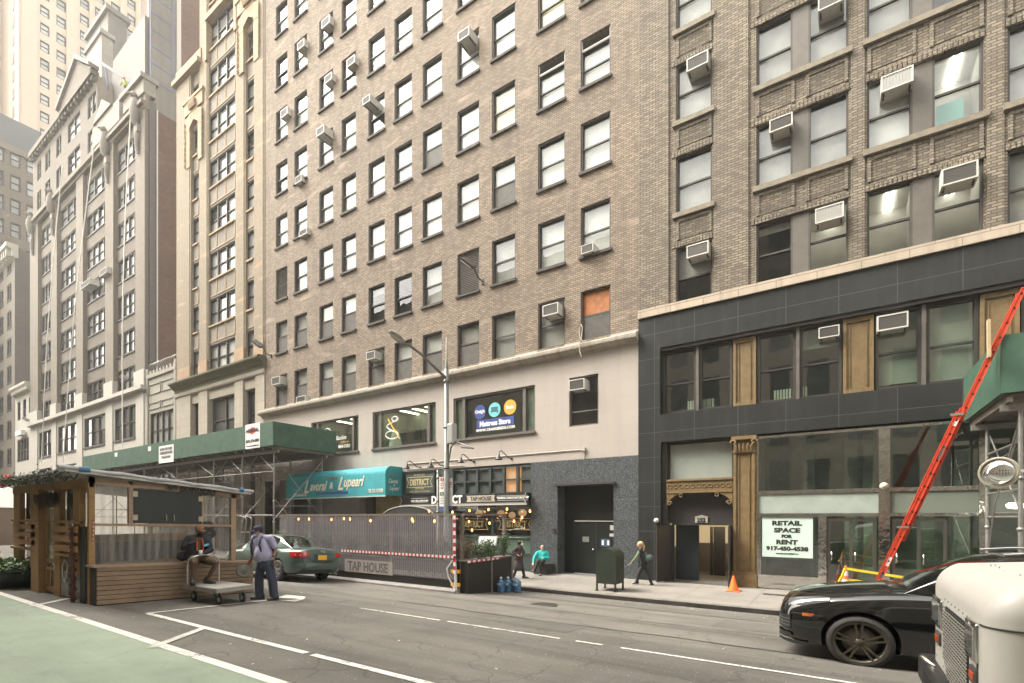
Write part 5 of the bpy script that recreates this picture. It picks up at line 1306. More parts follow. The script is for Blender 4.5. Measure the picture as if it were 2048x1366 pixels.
# ================================================================ floodlights, gooseneck lamps, conduit
M_lampb = mat('black_lamp', (.025,.023,.021), .4, .3)
M_galv = mat('galvanised_steel', (.42,.41,.39), .42, .75, noise=.3, nscale=9)
M_galvd = mat('dull_galvanised', (.30,.29,.27), .5, .6, noise=.35, nscale=7)
def floodlight(px_, py_, label, s=1):
    w_ = PY(px_+10*s, py_+18*s, FACY); t = thing('floodlight', label, 'floodlight', w_)
    m = MB(); a = w_; b = a+Vector((-.0,-.35,.05)); c = a+Vector((-.12,-.6,.55*s)); m.tube([a,b,c], .03, 6); m.box(a.x-.06,a.x+.06,a.y-.05,a.y,a.z-.15,a.z+.1); m.build('bracket', M_frame, t)
    m = MB(); m.obox(c+Vector((.12,-.0,-.12)), c+Vector((-.35,-.35,.28)), .38*s, .12*s, up=(.5,-.4,.7)); o = m.build('lamp_head', M_frame, t); bevel(o,.02)
    m = MB(); m.obox(c+Vector((.02,-.10,-.14)), c+Vector((-.33,-.40,.17)), .3*s, .02, up=(.5,-.4,.7)); m.build('lens', mat('lamp_lens', (.45,.42,.36), .3), t)
floodlight(533, 694, 'floodlight on a bracket at the corner of the cream building'); floodlight(955, 545, 'floodlight on a bent arm in front of the louvred window')
floodlight(262, 754, 'floodlight low on the eagle topped building near the white base'); floodlight(60, 832, 'small floodlight on the narrow white building')
def gooseneck(px_, py_, label):
    p = PY(px_, py_, FACY-.03); t = thing('gooseneck_lamp', label, 'lamp', p, group='gooseneck lamps above the tap house sign')
    m = MB(); pts = [p, p+Vector((-.02,-.25,.02)), p+Vector((-.05,-.5,.18)), p+Vector((-.08,-.68,.28)), p+Vector((-.1,-.82,.22)), p+Vector((-.1,-.86,.05))]
    m.tube(pts, .022, 8); m.lathe([(0,-.0),(.06,0),(.065,.03),(0,.03)], (p.x,p.y-.03,p.z), 'y', 12); m.build('arm', M_lampb, t)
    q = pts[-1]; m = MB(); m.lathe([(.0,.06),(.05,.05),(.06,-.02),(.17,-.16),(.175,-.18),(.15,-.17),(.04,-.04)], q, 'z', 16); m.build('lamp_shade', M_lampb, t)
gooseneck(841, 935, 'leftmost gooseneck lamp above the square DISTRICT sign'); gooseneck(888, 932, 'gooseneck lamp just left of the street lamp pole')
gooseneck(948, 923, 'gooseneck lamp over the middle of the tap house sign'); gooseneck(1023, 917, 'rightmost gooseneck lamp over the tap house sign')
m = MB(); p0 = PY(812,932,FACY-.06); p1 = PY(1168,894,FACY-.06); p1.z = p0.z = (p0.z+p1.z)/2
m.tube([p0,p1], .022, 6); m.tube([p1,p1-Vector((0,0,.42))], .018, 6); m.box(p1.x-.07,p1.x+.07,FACY-.14,FACY-.03,p1.z-.06,p1.z+.08); m.tube([p0-Vector((0,0,.28)), Vector((fx(930),p0.y,p0.z-.28))], .016, 6)
tag(m.build('conduit_pipe', mat('painted_conduit', (.40,.36,.32), .6)), 'thin conduit with junction box running along the pale stone above the tap house', 'pipe')
m = MB(); pts = [PY(px_,py_,FACY-.42) for px_,py_ in ((1166,683),(1160,676),(1158,660),(1162,648),(1165,655),(1163,675),(1158,690),(1160,705),(1163,714))]
m.tube(pts, .018, 5); tag(m.build('hanging_cable', mat('cream_cable', (.45,.41,.33), .7)), 'pale cable looping over the cornice under the orange boarded window', 'cable')

# ================================================================ street lamp, sign pole
LP = PY(893, 1030, 14.85); LPx = LP.x; LPy = 14.85
sl = thing('street_lamp', 'tall grey steel street lamp pole with long curved arm in front of the tap house', 'street lamp', (LPx, LPy, 0))
zt = PY(893,738,LPy).z
m = MB(); m.lathe([(.26,0),(.26,.12),(.17,.2),(.165,.6),(.14,.65),(.115,1.2),(.085,zt),(.0,zt)], (LPx,LPy,0), 'z', 16)
for z in (2.3,4.3,5.9,7.7): m.lathe([(.105,z),(.125,z),(.125,z+.06),(.1,z+.06)], (LPx,LPy,0), 'z', 16)
m.lathe([(.075,zt),(.05,zt+.25),(.03,zt+.3),(.025,zt+1.25),(0,zt+1.27)], (LPx,LPy,0), 'z', 8)
M_pole = mat('grey_pole_paint', (.17,.175,.168), .45, .4, noise=.3, nscale=3)
m.build('pole', M_pole, sl)
a0 = PY(893,757,LPy); Yh = 12.0; a1 = PX(806,686,LPx)
pts = [a0, a0.lerp(a1,.3)+Vector((0,0,.06)), a0.lerp(a1,.6)+Vector((0,0,.14)), a0.lerp(a1,.85)+Vector((0,0,.10)), a1]
m = MB(); m.tube(pts, .05, 8, rr=[.06,.05,.045,.04,.035]); m.build('lamp_arm', M_pole, sl)
h0 = a1; h1 = PX(779,662,LPx)
m = MB(); d = (h1-h0); n_ = 8; rows = []
for i in range(n_+1):
    t = i/n_; c = h0+d*t; wd = .05+.15*math.sin(math.pi*min(1,t*.9+.1))**.6; hh = .035+.05*math.sin(math.pi*(t*.8+.1))
    rows.append([c+Vector((wd*math.cos(k*math.pi/6), 0, hh*math.sin(k*math.pi/6)*(1 if k < 6 else .35))) for k in range(12)])
m.grid(rows, close_u=True); m.face(rows[0]); m.face(list(reversed(rows[-1])))
m.lathe([(.0,.1),(.04,.1),(.045,.03),(.045,0)], h0+d*.35+Vector((0,0,.06)), 'z', 10)
m.build('lamp_head', M_galv, sl)
m = MB(); c = h0+d*.55; m.obox(h0+d*.3-Vector((0,0,.045)), h0+d*.85-Vector((0,0,.045)), .2, .02); m.build('lens', mat('lamp_lens'), sl)
bz0, bz1 = PY(905,888,LPy).z, PY(905,847,LPy).z
m = MB(); m.box(LPx+.12,LPx+.42,LPy-.14,LPy+.16,bz0,bz1); o = m.build('control_box', mat('grey_box', (.36,.36,.34), .5, .2), sl); bevel(o,.05,3)
m = MB(); b = PY(898,921,LPy); c = PY(942,896,LPy); m.tube([b, b+Vector((.1,0,.5)), b+Vector((.35,0,.72)), Vector((c.x-.1,LPy,c.z+.05)), c], .03, 6); m.build('small_arm', M_pole, sl)
m = MB(); m.obox(c+Vector((-.45,0,.05)), c+Vector((.1,0,-.02)), .1, .05); m.build('small_lamp_head', M_pole, sl)
SPy = 15.0; SP = PY(876,1000,SPy)
ss = thing('sign_pole', 'slim steel pole with parking and bus signs beside the street lamp', 'sign pole', (SP.x, SPy, 0))
m = MB(); m.lathe([(.055,0),(.055,PY(876,948,SPy).z),(0,PY(876,946,SPy).z)], (SP.x,SPy,0), 'z', 10)
for py_ in (957,1003,1026): z = PY(876,py_,SPy).z; m.lathe([(.055,z),(.075,z),(.075,z+.07),(.055,z+.07)], (SP.x,SPy,0), 'z', 10)
m.build('pole', mat('grey_brown_pole', (.22,.21,.2), .5, .4), ss)
def plate(px0,px1,py0,py1,m_,par,name='sign_plate',Y=SPy-.06,th=.01):
    a = PY(px0,py1,Y); b = PY(px1,py0,Y); m = MB(); m.box(a.x,b.x,Y-th,Y,a.z,b.z); return m.build(name,m_,par)
W_ = mat('sign_white', (.72,.71,.68), .5); RD = mat('sign_red', (.42,.03,.03), .5); BL = mat('sign_blue', (.05,.09,.33), .5)
p1_ = plate(879,888,954,1019,W_,ss); plate(881,887.5,955.5,962,RD,ss,Y=SPy-.075,name='red_patch'); plate(879,888,1013,1019,BL,ss,Y=SPy-.075,name='blue_patch')
plate(880.5,887.5,984,991,mat('sign_dark',(.03,.07,.05)),ss,Y=SPy-.075,name='dark_patch')
text_mesh('lettering','3',W_,p1_,PY(884.5,958.7,SPy-.09),(1,0,0),(0,0,1),.14); text_mesh('lettering','6',W_,p1_,PY(884.3,987.5,SPy-.09),(1,0,0),(0,0,1),.14)
for i,py_ in enumerate((966,970,975,996,1001,1006)): plate(880.5,887,py_,py_+1.3,RD if i<3 else mat('sign_grey',(.3,.3,.3)),ss,Y=SPy-.072,name='printed_line')
plate(897,905,956,1019,W_,ss); plate(897,905,1012,1019,BL,ss,Y=SPy-.075,name='blue_patch')
for py_ in (964,968,973): plate(898,904,py_,py_+1.5,RD,ss,Y=SPy-.075,name='printed_line')

# ================================================================ turquoise awning
AY = FACY-1.2; ax1 = PY(770.6,0,AY).x; ax0 = PY(572,0,AY).x; az0 = 3.5; az1 = 5.02
aw = thing('awning', 'long turquoise shop awning with white script lettering', 'awning', ((ax0+ax1)/2, FACY, az0))
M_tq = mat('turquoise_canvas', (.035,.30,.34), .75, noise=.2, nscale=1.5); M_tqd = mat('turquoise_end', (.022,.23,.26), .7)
def prof_aw(k, n=8):
    t = k/n*math.pi/2; return (AY+.42*(1-math.cos(t))*1.0, az1-.42+.42*math.sin(t))
rows = []
pr = [(AY, az0)]+[(AY+.42-.42*math.cos(k/8*math.pi/2), az1-.42+.42*math.sin(k/8*math.pi/2)) for k in range(9)]+[(FACY-.04, az1)]
n = 60
for i in range(n+1):
    x = ax0+(ax1-ax0)*i/n; s_ = .018*math.sin(i*2.1)
    rows.append([(x, y-(s_ if 1 < j < len(pr)-1 else 0), z) for j,(y,z) in enumerate(pr)])
m = MB(); m.grid(rows); m.build('canvas', M_tq, aw)
m = MB(); m.prism(pr+[(FACY-.04,az0)], 'x', ax1-.01, ax1+.01); m.build('end_panel', M_tqd, aw)
m = MB(); m.prism(pr+[(FACY-.04,az0)], 'x', ax0-.01, ax0+.01); m.build('end_panel', M_tqd, aw)
m = MB(); m.box(ax0,ax1,AY-.01,AY+.01,az0-.06,az0); m.build('hem', mat('pale_hem', (.4,.45,.43)), aw)
cream = mat('cream_lettering', (.66,.62,.52), .7)
tx = lambda px_: PY(px_,0,AY-.015).x
zt_ = PY(660,967,AY).z
text_mesh('lettering','L',cream,aw,(tx(613),AY-.015,PY(610,974,AY).z),(1,0,0),(0,0,1),1.0,shear=.45,bold=.02,xscale=.95)
text_mesh('lettering','avoral',cream,aw,(tx(637),AY-.015,PY(640,972,AY).z),(1,0,0),(0,0,1),.72,shear=.45,bold=.016,fit=tx(654)-tx(619))
text_mesh('lettering','&',cream,aw,(tx(662.5),AY-.015,PY(662,971,AY).z),(1,0,0),(0,0,1),.5,shear=.2,bold=.01)
text_mesh('lettering','L',cream,aw,(tx(681),AY-.015,PY(678,967,AY).z),(1,0,0),(0,0,1),1.0,shear=.45,bold=.02,xscale=.95)
text_mesh('lettering','upearl',cream,aw,(tx(708),AY-.015,PY(710,966,AY).z),(1,0,0),(0,0,1),.78,shear=.45,bold=.016,fit=tx(729)-tx(687))
navy = mat('navy_lettering', (.05,.07,.28), .6)
text_mesh('lettering','www.scholarshipinstitute.com',navy,aw,(tx(663),AY-.015,PY(663,986,AY).z),(1,0,0),(0,0,1),.26,bold=.006,fit=tx(694)-tx(631))
text_mesh('lettering','212-564-6340',cream,aw,(tx(600),AY-.015,PY(600,990,AY).z),(1,0,0),(0,0,1),.22,bold=.004)
text_mesh('lettering','TEL 212-1219288',cream,aw,(tx(751),AY-.015,PY(751,981.5,AY).z),(1,0,0),(0,0,1),.26,bold=.006,fit=tx(765)-tx(736))
ey = lambda q: AY+1.2*q
text_mesh('lettering','Cavoral',cream,aw,(ax1+.015,ey(.45),4.25),(0,1,0),(0,0,1),.3,shear=.3,fit=.62); text_mesh('lettering','Lupearl',cream,aw,(ax1+.015,ey(.5),3.85),(0,1,0),(0,0,1),.3,shear=.3,fit=.66)
text_mesh('lettering','&',cream,aw,(ax1+.015,ey(.5),4.05),(0,1,0),(0,0,1),.17)
m = MB()
for c in ((tx(664),AY-.015,PY(664,957,AY).z,'f'),): 
    for s_ in (-1,1): m.tube([(c[0]+s_*.05,c[1],c[2]),(c[0]+s_*.18,c[1],c[2]+.08),(c[0]+s_*.33,c[1],c[2]-.03),(c[0]+s_*.42,c[1],c[2]+.02)], .028, 5)
m.tube([(ax1+.015,ey(.3),4.5),(ax1+.015,ey(.42),4.56),(ax1+.015,ey(.52),4.5),(ax1+.015,ey(.64),4.56)], .025, 5)
m.build('crest_emblem', mat('rose_brown', (.25,.12,.08), .6), aw)
# black arched entrance canopy
kx0, kx1 = PY(768,0,FACY-1.6).x, PY(872,0,FACY-1.6).x
cz = PY(820,1030,FACY-1.6).z
cn = thing('arched_canopy', 'low black barrel shaped entrance canopy behind the corrugated dining fence', 'canopy', ((kx0+kx1)/2, FACY-1, cz))
m = MB(); n = 16; rows = []
for y in (FACY-1.7, FACY-.05): rows.append([((kx0+kx1)/2+(kx1-kx0)/2*math.cos(math.pi*k/n), y, cz-.1+.52*math.sin(math.pi*k/n)) for k in range(n+1)])
m.grid(rows); m.face(list(rows[0])); m.build('canvas', mat('black_canvas', (.025,.024,.024), .55), cn)
m = MB(); m.tube(rows[0], .03, 5); m.build('rim', mat('grey_rim', (.22,.21,.2), .5), cn)

# ================================================================ sidewalk sheds
M_shed = mat('green_plywood', (.045,.105,.068), .65, noise=.4, nscale=1.8, bump=.1, bscale=12)
M_deck = mat('shed_deck', (.17,.15,.125), .85, noise=.5, nscale=4)
def tube_between(m, p, q, r=.03, n=8): m.tube([p, q], r, n)
def shed(name, label, x0, x1, y0, y1, z0, z1, bays_x, legs_z0=0, seed=1):
    s = thing(name, label, 'sidewalk shed', ((x0+x1)/2, y0, 0))
    th = .05
    n = max(1, int(round((x1-x0)/2.44)))
    m = MB()
    for i in range(n):
        a = x0+(x1-x0)*i/n; b = x0+(x1-x0)*(i+1)/n; m.box(a+.006,b-.006,y0,y0+th,z0,z1)
    m.build('street_parapet', M_shed, s)
    for xx, nm in ((x0, 'end_parapet'), (x1, 'end_parapet')):
        m = MB(); k = 2
        for i in range(k):
            a = y0+th+(y1-y0-th)*i/k; b = y0+th+(y1-y0-th)*(i+1)/k; m.box(xx-th if xx == x1 else xx, xx if xx == x1 else xx+th, a+.005, b-.005, z0, z1)
        m.build(nm, M_shed, s)
    m = MB(); y = y0+.1
    while y < y1-.1: m.box(x0+.06,x1-.06,y,y+.22,z0-.02,z0+.03); y += .24
    m.build('deck_planks', M_deck, s)
    m = MB(); nn = max(2, int((x1-x0)/.9))
    for i in range(nn+1): xx = x0+.15+(x1-x0-.3)*i/nn; m.box(xx-.04,xx+.04,y0+.06,y1-.1,z0-.19,z0-.03)
    m.build('joists', mat('joist_timber', (.12,.10,.075), .8, noise=.4, nscale=5), s)
    for yy in (y0+.35, y1-.6):
        m = MB(); m.box(x0+.05,x1-.05,yy-.05,yy+.05,z0-.34,z0-.20); m.build('steel_beam', M_galvd, s)
    for xx in bays_x:
        for yy in (y0+.35, y1-.6):
            m = MB(); tube_between(m, (xx,yy,0), (xx,yy,z0-.34), .045, 10); m.box(xx-.12,xx+.12,yy-.12,yy+.12,0,.03)
            for z in (1.0,2.1,3.2): m.lathe([(.045,z),(.065,z),(.065,z+.07),(.045,z+.07)], (xx,yy,0), 'z', 8)
            m.build('leg', M_galvd, s)
        m = MB()
        for z in (2.4, 3.0, z0-1.0): tube_between(m, (xx,y0+.35,z), (xx,y1-.6,z), .024, 6)
        m.build('cross_rail', M_galvd, s)
        for (za,zb) in ((2.3,z0-.5),(z0-.5,2.3)):
            m = MB(); tube_between(m, (xx+.05,y0+.35,za), (xx+.05,y1-.6,zb), .02, 6); m.build('brace', M_galvd, s)
    for a, b in zip(bays_x, bays_x[1:]):
        for yy in (y0+.35, y1-.6):
            m = MB()
            for z in (2.5, z0-1.3): tube_between(m, (a,yy,z), (b,yy,z), .024, 6)
            tube_between(m, (a,yy+.05,z0-1.3), (a+(b-a)*.45,yy+.05,z0-.4), .02, 6); tube_between(m, (b,yy+.05,z0-1.3), (b-(b-a)*.45,yy+.05,z0-.4), .02, 6)
            m.build('side_rail', M_galvd, s)
    return s
s1 = shed('sidewalk_shed', 'long green plywood sidewalk shed on steel pipe legs in front of the cream building', -52, -24.4, 14.54, 18.4, 6.12, 7.36, [-24.9,-28.0,-31.2,-36,-41,-46,-51])
# front posts in full height with extra X bracing at the near end, as in the photo
W2_ = mat('banner_white', (.68,.67,.64), .7)
def banner(par, px0, px1, Y, z0, z1, m_):
    a = PY(px0,0,Y).x; b = PY(px1,0,Y).x; m = MB(); m.box(a,b,Y-.01,Y-.002,z0,z1); return m.build('banner', m_, par), a, b
bn, a, b = banner(s1, 491, 520, 14.54, 6.1, 7.42, W2_); xc = (a+b)/2; Yb_ = 14.525
text_mesh('lettering','ARSENAL',mat('black_ink'),bn,(xc,Yb_-.008,7.06),(1,0,0),(0,0,1),.25,bold=.01,fit=.9*(b-a))
m = MB()
pl = []
for i in range(22):
    r_ = .34 if i%2 else .2; t = i/22*2*math.pi; pl.append((xc+r_*1.15*math.cos(t), 7.05+r_*.72*math.sin(t)))
m.prism(pl,'y',Yb_-.004,Yb_+.0); m.build('red_emblem', mat('banner_red',(.55,.03,.03),.6), bn)
text_mesh('lettering','(631) 274-2800',mat('black_ink'),bn,(xc,Yb_-.004,6.48),(1,0,0),(0,0,1),.22,bold=.006,fit=.88*(b-a))
text_mesh('lettering','www.arsenalscaffold.com',mat('black_ink'),bn,(xc,Yb_-.004,6.24),(1,0,0),(0,0,1),.1,bold=.003,fit=.85*(b-a))
bn, a, b = banner(s1, 318, 347.5, 14.54, 5.95, 7.08, W2_); xc = (a+b)/2; gy = mat('grey_ink',(.12,.12,.12),.7)
for t_, z, wd in (('242 WEST 38TH STREET',6.85,.85),('CONCRETE RESTORATION',6.6,.85),('212-629-6044',6.33,.6)):
    text_mesh('lettering',t_,gy,bn,(xc,Yb_-.004,z),(1,0,0),(0,0,1),.24,bold=.006,fit=wd*(b-a))
for p_ in (232,299): bn, a, b = banner(s1, p_-2.5, p_+3, 14.54, 6.9, 7.2, W2_)
s2 = shed('sidewalk_shed', 'green plywood sidewalk shed at the right edge with a ladder against its corner', 2.88, 11, 14.5, 18.3, 5.03, 6.26, [3.25,6.0,9.5])
m = MB(); m.tube([(3.25,14.8,4.6),(3.05,15.9,2.7),(3.25,17.7,1.2)], .018, 6); m.build('thin_rod', M_galvd, s2)
m = MB(); tube_between(m,(3.25,14.86,4.6),(4.6,14.86,.4),.02); tube_between(m,(6.0,14.86,1.2),(3.25,14.86,2.6),.02)
for z in (1.5,2.85,3.75): tube_between(m,(3.25,14.86,z),(6,14.86,z),.02)
m.build('brace', M_galv, s2)
p = PX(1942,1011,3.5)
m = MB(); m.lathe([(0,-.09),(.14,-.07),(.17,0),(.12,.05),(0,.06)], (p.x,16.4,PY(1942,1011,16.4).z), 'z', 16); tag(m.build('bulkhead_lamp', mat('lit_lamp',(.8,.78,.7),.4,emit=(1,.95,.8),es=1.5)), 'small lit round lamp under the right hand sidewalk shed', 'lamp')

# ================================================================ ladder
ld = thing('extension_ladder', 'bright orange-red extension ladder leaning on the green shed corner', 'ladder', (.55,14.9,0))
M_or = mat('ladder_orange', (.66,.075,.028), .5, noise=.25, nscale=7); M_alu = mat('aluminium', (.6,.6,.58), .3, .9)
B0 = Vector((.45,14.35,0)); B1 = Vector((3.16,14.35,7.2)); ldv = (B1-B0).normalized(); per = Vector((-ldv.z,0,ldv.x))
Lt = (B1-B0).length
def rail(y, s0, s1, off, name='rail'):
    a = B0+ldv*s0+per*off; b = B0+ldv*s1+per*off
    a = Vector((a.x,y,a.z)); b = Vector((b.x,y,b.z))
    m = MB(); m.obox(a,b,.012,.085,up=per); m.obox(a+per*.039+Vector((0,-.008,0)),b+per*.032+Vector((0,-.008,0)),.03,.008,up=per); m.obox(a-per*.039+Vector((0,-.008,0)),b-per*.039+Vector((0,-.008,0)),.03,.008,up=per)
    return m.build(name, M_or, ld)
rail(14.42,0,5.1,0); rail(14.86,0,5.1,0); rail(14.47,2.0,Lt,-.065,'fly_rail'); rail(14.81,2.0,Lt,-.065,'fly_rail')
for i in range(int(Lt/.305)):
    s_ = .25+i*.305
    for (lo,hi,off,ya_,yb2) in ((0,5.05,0,14.42,14.86),(2.05,Lt,-.065,14.47,14.81)):
        if lo < s_ < hi:
            c = B0+ldv*s_+per*off; m = MB(); m.tube([(c.x,ya_-.005,c.z),(c.x,yb2,c.z)], .016, 8); r_g = m.build('rung', M_alu, ld); m = MB(); m.tube([(c.x,ya_-.014,c.z),(c.x,ya_-.004,c.z)], .021, 8); m.build('rung_socket', M_lampb, r_g)
for s_ in (4.95, 2.3):
    c = B0+ldv*s_+per*.04; m = MB(); m.obox((c.x-.11,14.40,c.z),(c.x+.11,14.40,c.z),.02,.05); m.build('guide_bracket', M_alu, ld)
for s_, h_, m_ in ((1.35,.22,W2_),(1.05,.12,mat('label_dark',(.1,.1,.1))),(.75,.24,W2_),(.45,.3,W2_),(3.95,.3,mat('label_dark')),(4.7,.14,W2_)):
    c = B0+ldv*s_; m = MB(); m.obox(c+Vector((0,14.41-c.y,0)), c+ldv*h_+Vector((0,14.41-c.y,0)), .003, .07, up=per); m.build('label_sticker', m_, ld)
for y in (14.42,14.86):
    m = MB(); m.box(B0.x-.07,B0.x+.07,y-.04,y+.04,zr(14.35)*0-.0,.05); m.build('foot', M_lampb, ld)
bp_ = PY(1977,640,14.4); bq_ = PY(1978,715,14.4)
m = MB(); m.obox(bp_, bq_, .05, .12); tag(m.build('timber_batten', mat('raw_timber',(.50,.37,.22),.7,noise=.3,nscale=8)), 'short raw timber batten tied to the ladder at the shed corner', 'batten')

# ================================================================ mailbox
mb = thing('mailbox', 'dark green round topped relay mailbox on four legs near the kerb', 'mailbox', (-6.2,15.2,0))
M_mail = mat('mailbox_green', (.016,.024,.012), .55, noise=.35, nscale=12, bump=.25, bscale=60)
mp_ = PY(1232,1183,0.0001) if False else None
my0 = 15.0; mx1 = PY(1231.5,0,my0).x; mx0 = PY(1192,0,my0).x; my1 = my0+.72; hw = (mx1-mx0)/2; mxc = (mx0+mx1)/2
zbt, zsp, ztp = .24, 1.06, 1.38
pl = [(mx0,zbt),(mx1,zbt)]+[(mxc+hw*math.cos(math.pi*k/14), zsp+(ztp-zsp)*math.sin(math.pi*k/14)) for k in range(15)]
m = MB(); m.prism(pl,'y',my0,my1); recalc(m.build('body', M_mail, mb))
m = MB(); rim = [(mxc+(hw+.008)*math.cos(math.pi*k/14), zsp+(ztp-zsp+.008)*math.sin(math.pi*k/14)) for k in range(15)]
for y in (my0,my1): m.tube([(x,y,z) for x,z in rim], .012, 5)
m.build('rim', M_mail, mb)
m = MB()
for i in range(14):
    for s_ in (mx0+.03, mx1-.03): m.lathe([(0,-.006),(.009,-.004),(.012,0)], (s_,my0,.3+i*.055), 'y', 6)
m.build('rivets', M_mail, mb)
for xx in (mx0,mx1-.05):
    for yy in (my0,my1-.05): m = MB(); m.box(xx,xx+.05,yy,yy+.05,0,zbt+.02); m.box(xx-.03,xx+.08,yy-.03,yy+.08,0,.015); m.build('leg', M_mail, mb)
m = MB(); m.box(mxc-.2,mxc+.2,my0-.006,my0-.0,.62,.63); m.box(mxc-.2,mxc-.19,my0-.006,my0,.4,.63); m.box(mxc+.19,mxc+.2,my0-.006,my0,.4,.63); m.build('door_seam', M_mail, mb)

# ================================================================ cones and tape
M_cone = mat('cone_orange', (.85,.13,.015), .5); M_refl = mat('reflective_white', (.62,.6,.56), .4)
def cone(px_, Y, h, label, tall=False, z=0):
    x = PY(px_,0,Y).x; t = thing('traffic_cone', label, 'traffic cone', (x,Y,z))
    m = MB(); r0 = .15*h/.47 if not tall else .17
    m.lathe([(r0,.03),(.03,h-.02),(.02,h),(0,h)], (x,Y,z), 'z', 20); o = m.build('body', M_cone, t)
    m = MB(); b = r0*1.35; m.box(x-b,x+b,Y-b,Y+b,z,z+.035); bevel(m.build('base', M_cone, t), .015)
    if tall:
        for (a,c) in ((.45,.7),(.78,.88)):
            ra = r0+(.03-r0)*a; rc = r0+(.03-r0)*c; m = MB(); m.lathe([(ra+.004,h*a),(rc+.004,h*c)], (x,Y,z), 'z', 20); m.build('reflective_band', M_refl, t)
    return x
cone(1467, 17.3, .5, 'plain orange traffic cone at the foot of the bronze pilaster')
cx1 = cone(1691, 15.4, 1.14, 'tall traffic cone with white bands and yellow tape behind the black car', True); cone(1681, 15.7, .72, 'shorter orange cone half hidden beside the tall banded cone', True)
tp = MB(); xz = PY(1860,0,15.6).x
M_tape = mat('yellow_tape', (.75,.62,.03), .5)
tp.obox((cx1,15.38,PY(1691,1137,15.38).z),(xz,15.6,PY(1860,1163,15.6).z),.01,.06); tp.obox((cx1,15.38,PY(1691,1159,15.38).z),(xz,15.6,PY(1860,1180,15.6).z),.01,.06)
tag(tp.build('caution_tape', M_tape), 'yellow caution tape strung from the tall cone past the ladder', 'tape')
tp = MB(); tp.tube([PY(1690,1137,15.2),PY(1684,1152,15.2),PY(1678,1163,15.3)], .03, 5); tag(tp.build('tape_tail', M_tape), 'loose yellow tape end wrapped down the tall cone', 'tape')

# ================================================================ corrugated dining enclosure
EY0, EY1 = 11.75, 14.15; gz = zr(EY0)
ex1 = PY(920,0,EY0).x; ex0 = PY(568,0,EY0).x
en = thing('dining_enclosure', 'roadside dining enclosure fenced with clear corrugated panels', 'dining enclosure', ((ex0+ex1)/2, EY0, gz))
M_corr = bpy.data.materials.new('clear_corrugated'); M_corr.use_nodes = True
def _corr(M_corr, a, tintc=(.62,.58,.64), amp=.2):
    nt = M_corr.node_tree; N = nt.nodes; L = nt.links; b = N['Principled BSDF']; b.inputs['Roughness'].default_value = .22
    b.inputs['Specular IOR Level'].default_value = 1.0
    v, g = hv_vector(nt); sx = N.new('ShaderNodeSeparateXYZ'); L.new(v, sx.inputs[0])
    mu = N.new('ShaderNodeMath'); mu.operation = 'MULTIPLY'; mu.inputs[1].default_value = 2*math.pi/.17; L.new(sx.outputs[0], mu.inputs[0])
    si = N.new('ShaderNodeMath'); si.operation = 'SINE'; L.new(mu.outputs[0], si.inputs[0])  # striped alpha stands in for the shading of the ribs
    mp = N.new('ShaderNodeMapping'); mp.inputs['Scale'].default_value = (5, .6, 1); L.new(v, mp.inputs[0])
    n = N.new('ShaderNodeTexNoise'); n.inputs['Scale'].default_value = 1; n.inputs['Detail'].default_value = 5; L.new(mp.outputs[0], n.inputs['Vector'])
    ma = N.new('ShaderNodeMath'); ma.operation = 'MULTIPLY_ADD'; ma.inputs[1].default_value = amp; ma.inputs[2].default_value = a-.30; L.new(si.outputs[0], ma.inputs[0])
    m2 = N.new('ShaderNodeMath'); m2.operation = 'MULTIPLY_ADD'; m2.inputs[1].default_value = .7; m2.use_clamp = True; L.new(n.outputs['Fac'], m2.inputs[0]); L.new(ma.outputs[0], m2.inputs[2])
    L.new(m2.outputs[0], b.inputs['Alpha']); b.inputs['Base Color'].default_value = (*tintc, 1)
_corr(M_corr, .26, (.60,.56,.60))
def corrugated(mb, p, q, z0, z1, amp=.02, pitch=.085):
    p, q = Vector(p), Vector(q); L_ = (q-p).length; d = (q-p).normalized(); nrm = Vector((-d.y,d.x,0)); n = int(L_/pitch*4)
    r0, r1 = [], []
    for i in range(n+1):
        c = p+d*(L_*i/n)+nrm*(amp*math.sin(i*math.pi/2)); r0.append((c.x,c.y,z0)); r1.append((c.x,c.y,z1))
    mb.grid([r0,r1])
zt0_ = PY(920,1028,EY0).z; zbp = PY(920,1156,EY0).z
pz0 = zr(EY0)+.40; pz1 = PY(918,1031,EY0).z
x = ex0; npn = 6
for i in range(npn):
    a = ex0+(ex1-ex0)*i/npn; b = ex0+(ex1-ex0)*(i+1)/npn
    m = MB(); corrugated(m, (a,EY0-.19,0),(b,EY0-.19,0),pz0,pz1); m.build('corrugated_panel', M_corr, en)
M_wfr = mat('weathered_timber', (.22,.18,.145), .85, noise=.5, nscale=8)
m = MB(); m.box(ex0,ex1,EY0-.2,EY0+.05,pz1,pz1+.06); m.build('top_rail', M_wfr, en)
for i in range(4):
    a = ex0+(ex1-ex0)*i/3; m = MB(); m.box(a-.05,a+.05,EY0+.05,EY0+.14,gz,pz1); m.build('post', M_wfr, en)
m = MB(); zt_ = pz1+.0
m.box(ex1-.05,ex1+.05,EY0+.14,EY1,pz1,pz1+.06); m.build('end_rail', M_wfr, en)
m = MB(); m.box(ex1-.05,ex1+.05,EY1-.05,EY1+.05,zr(EY1),pz1+.02); m.build('post', M_wfr, en)
M_base = mat('black_panel', (.016,.014,.012), .55, noise=.4, nscale=2)
m = MB(); m.box(ex0,ex1,EY0-.12,EY0-.06,gz+.1,gz+.62); m.build('black_base_panel', M_base, en)
m = MB(); m.box(ex0-.1,ex1+.05,EY0-.34,EY0-.06,gz-.0,gz+.09); m.prism([(EY0-.34,gz+.09),(EY0-.06,gz+.09),(EY0-.06,gz+.16)],'x',ex0-.1,ex1+.05); m.build('skirting', mat('grey_skirting', (.30,.28,.26), .6, noise=.4, nscale=3), en)
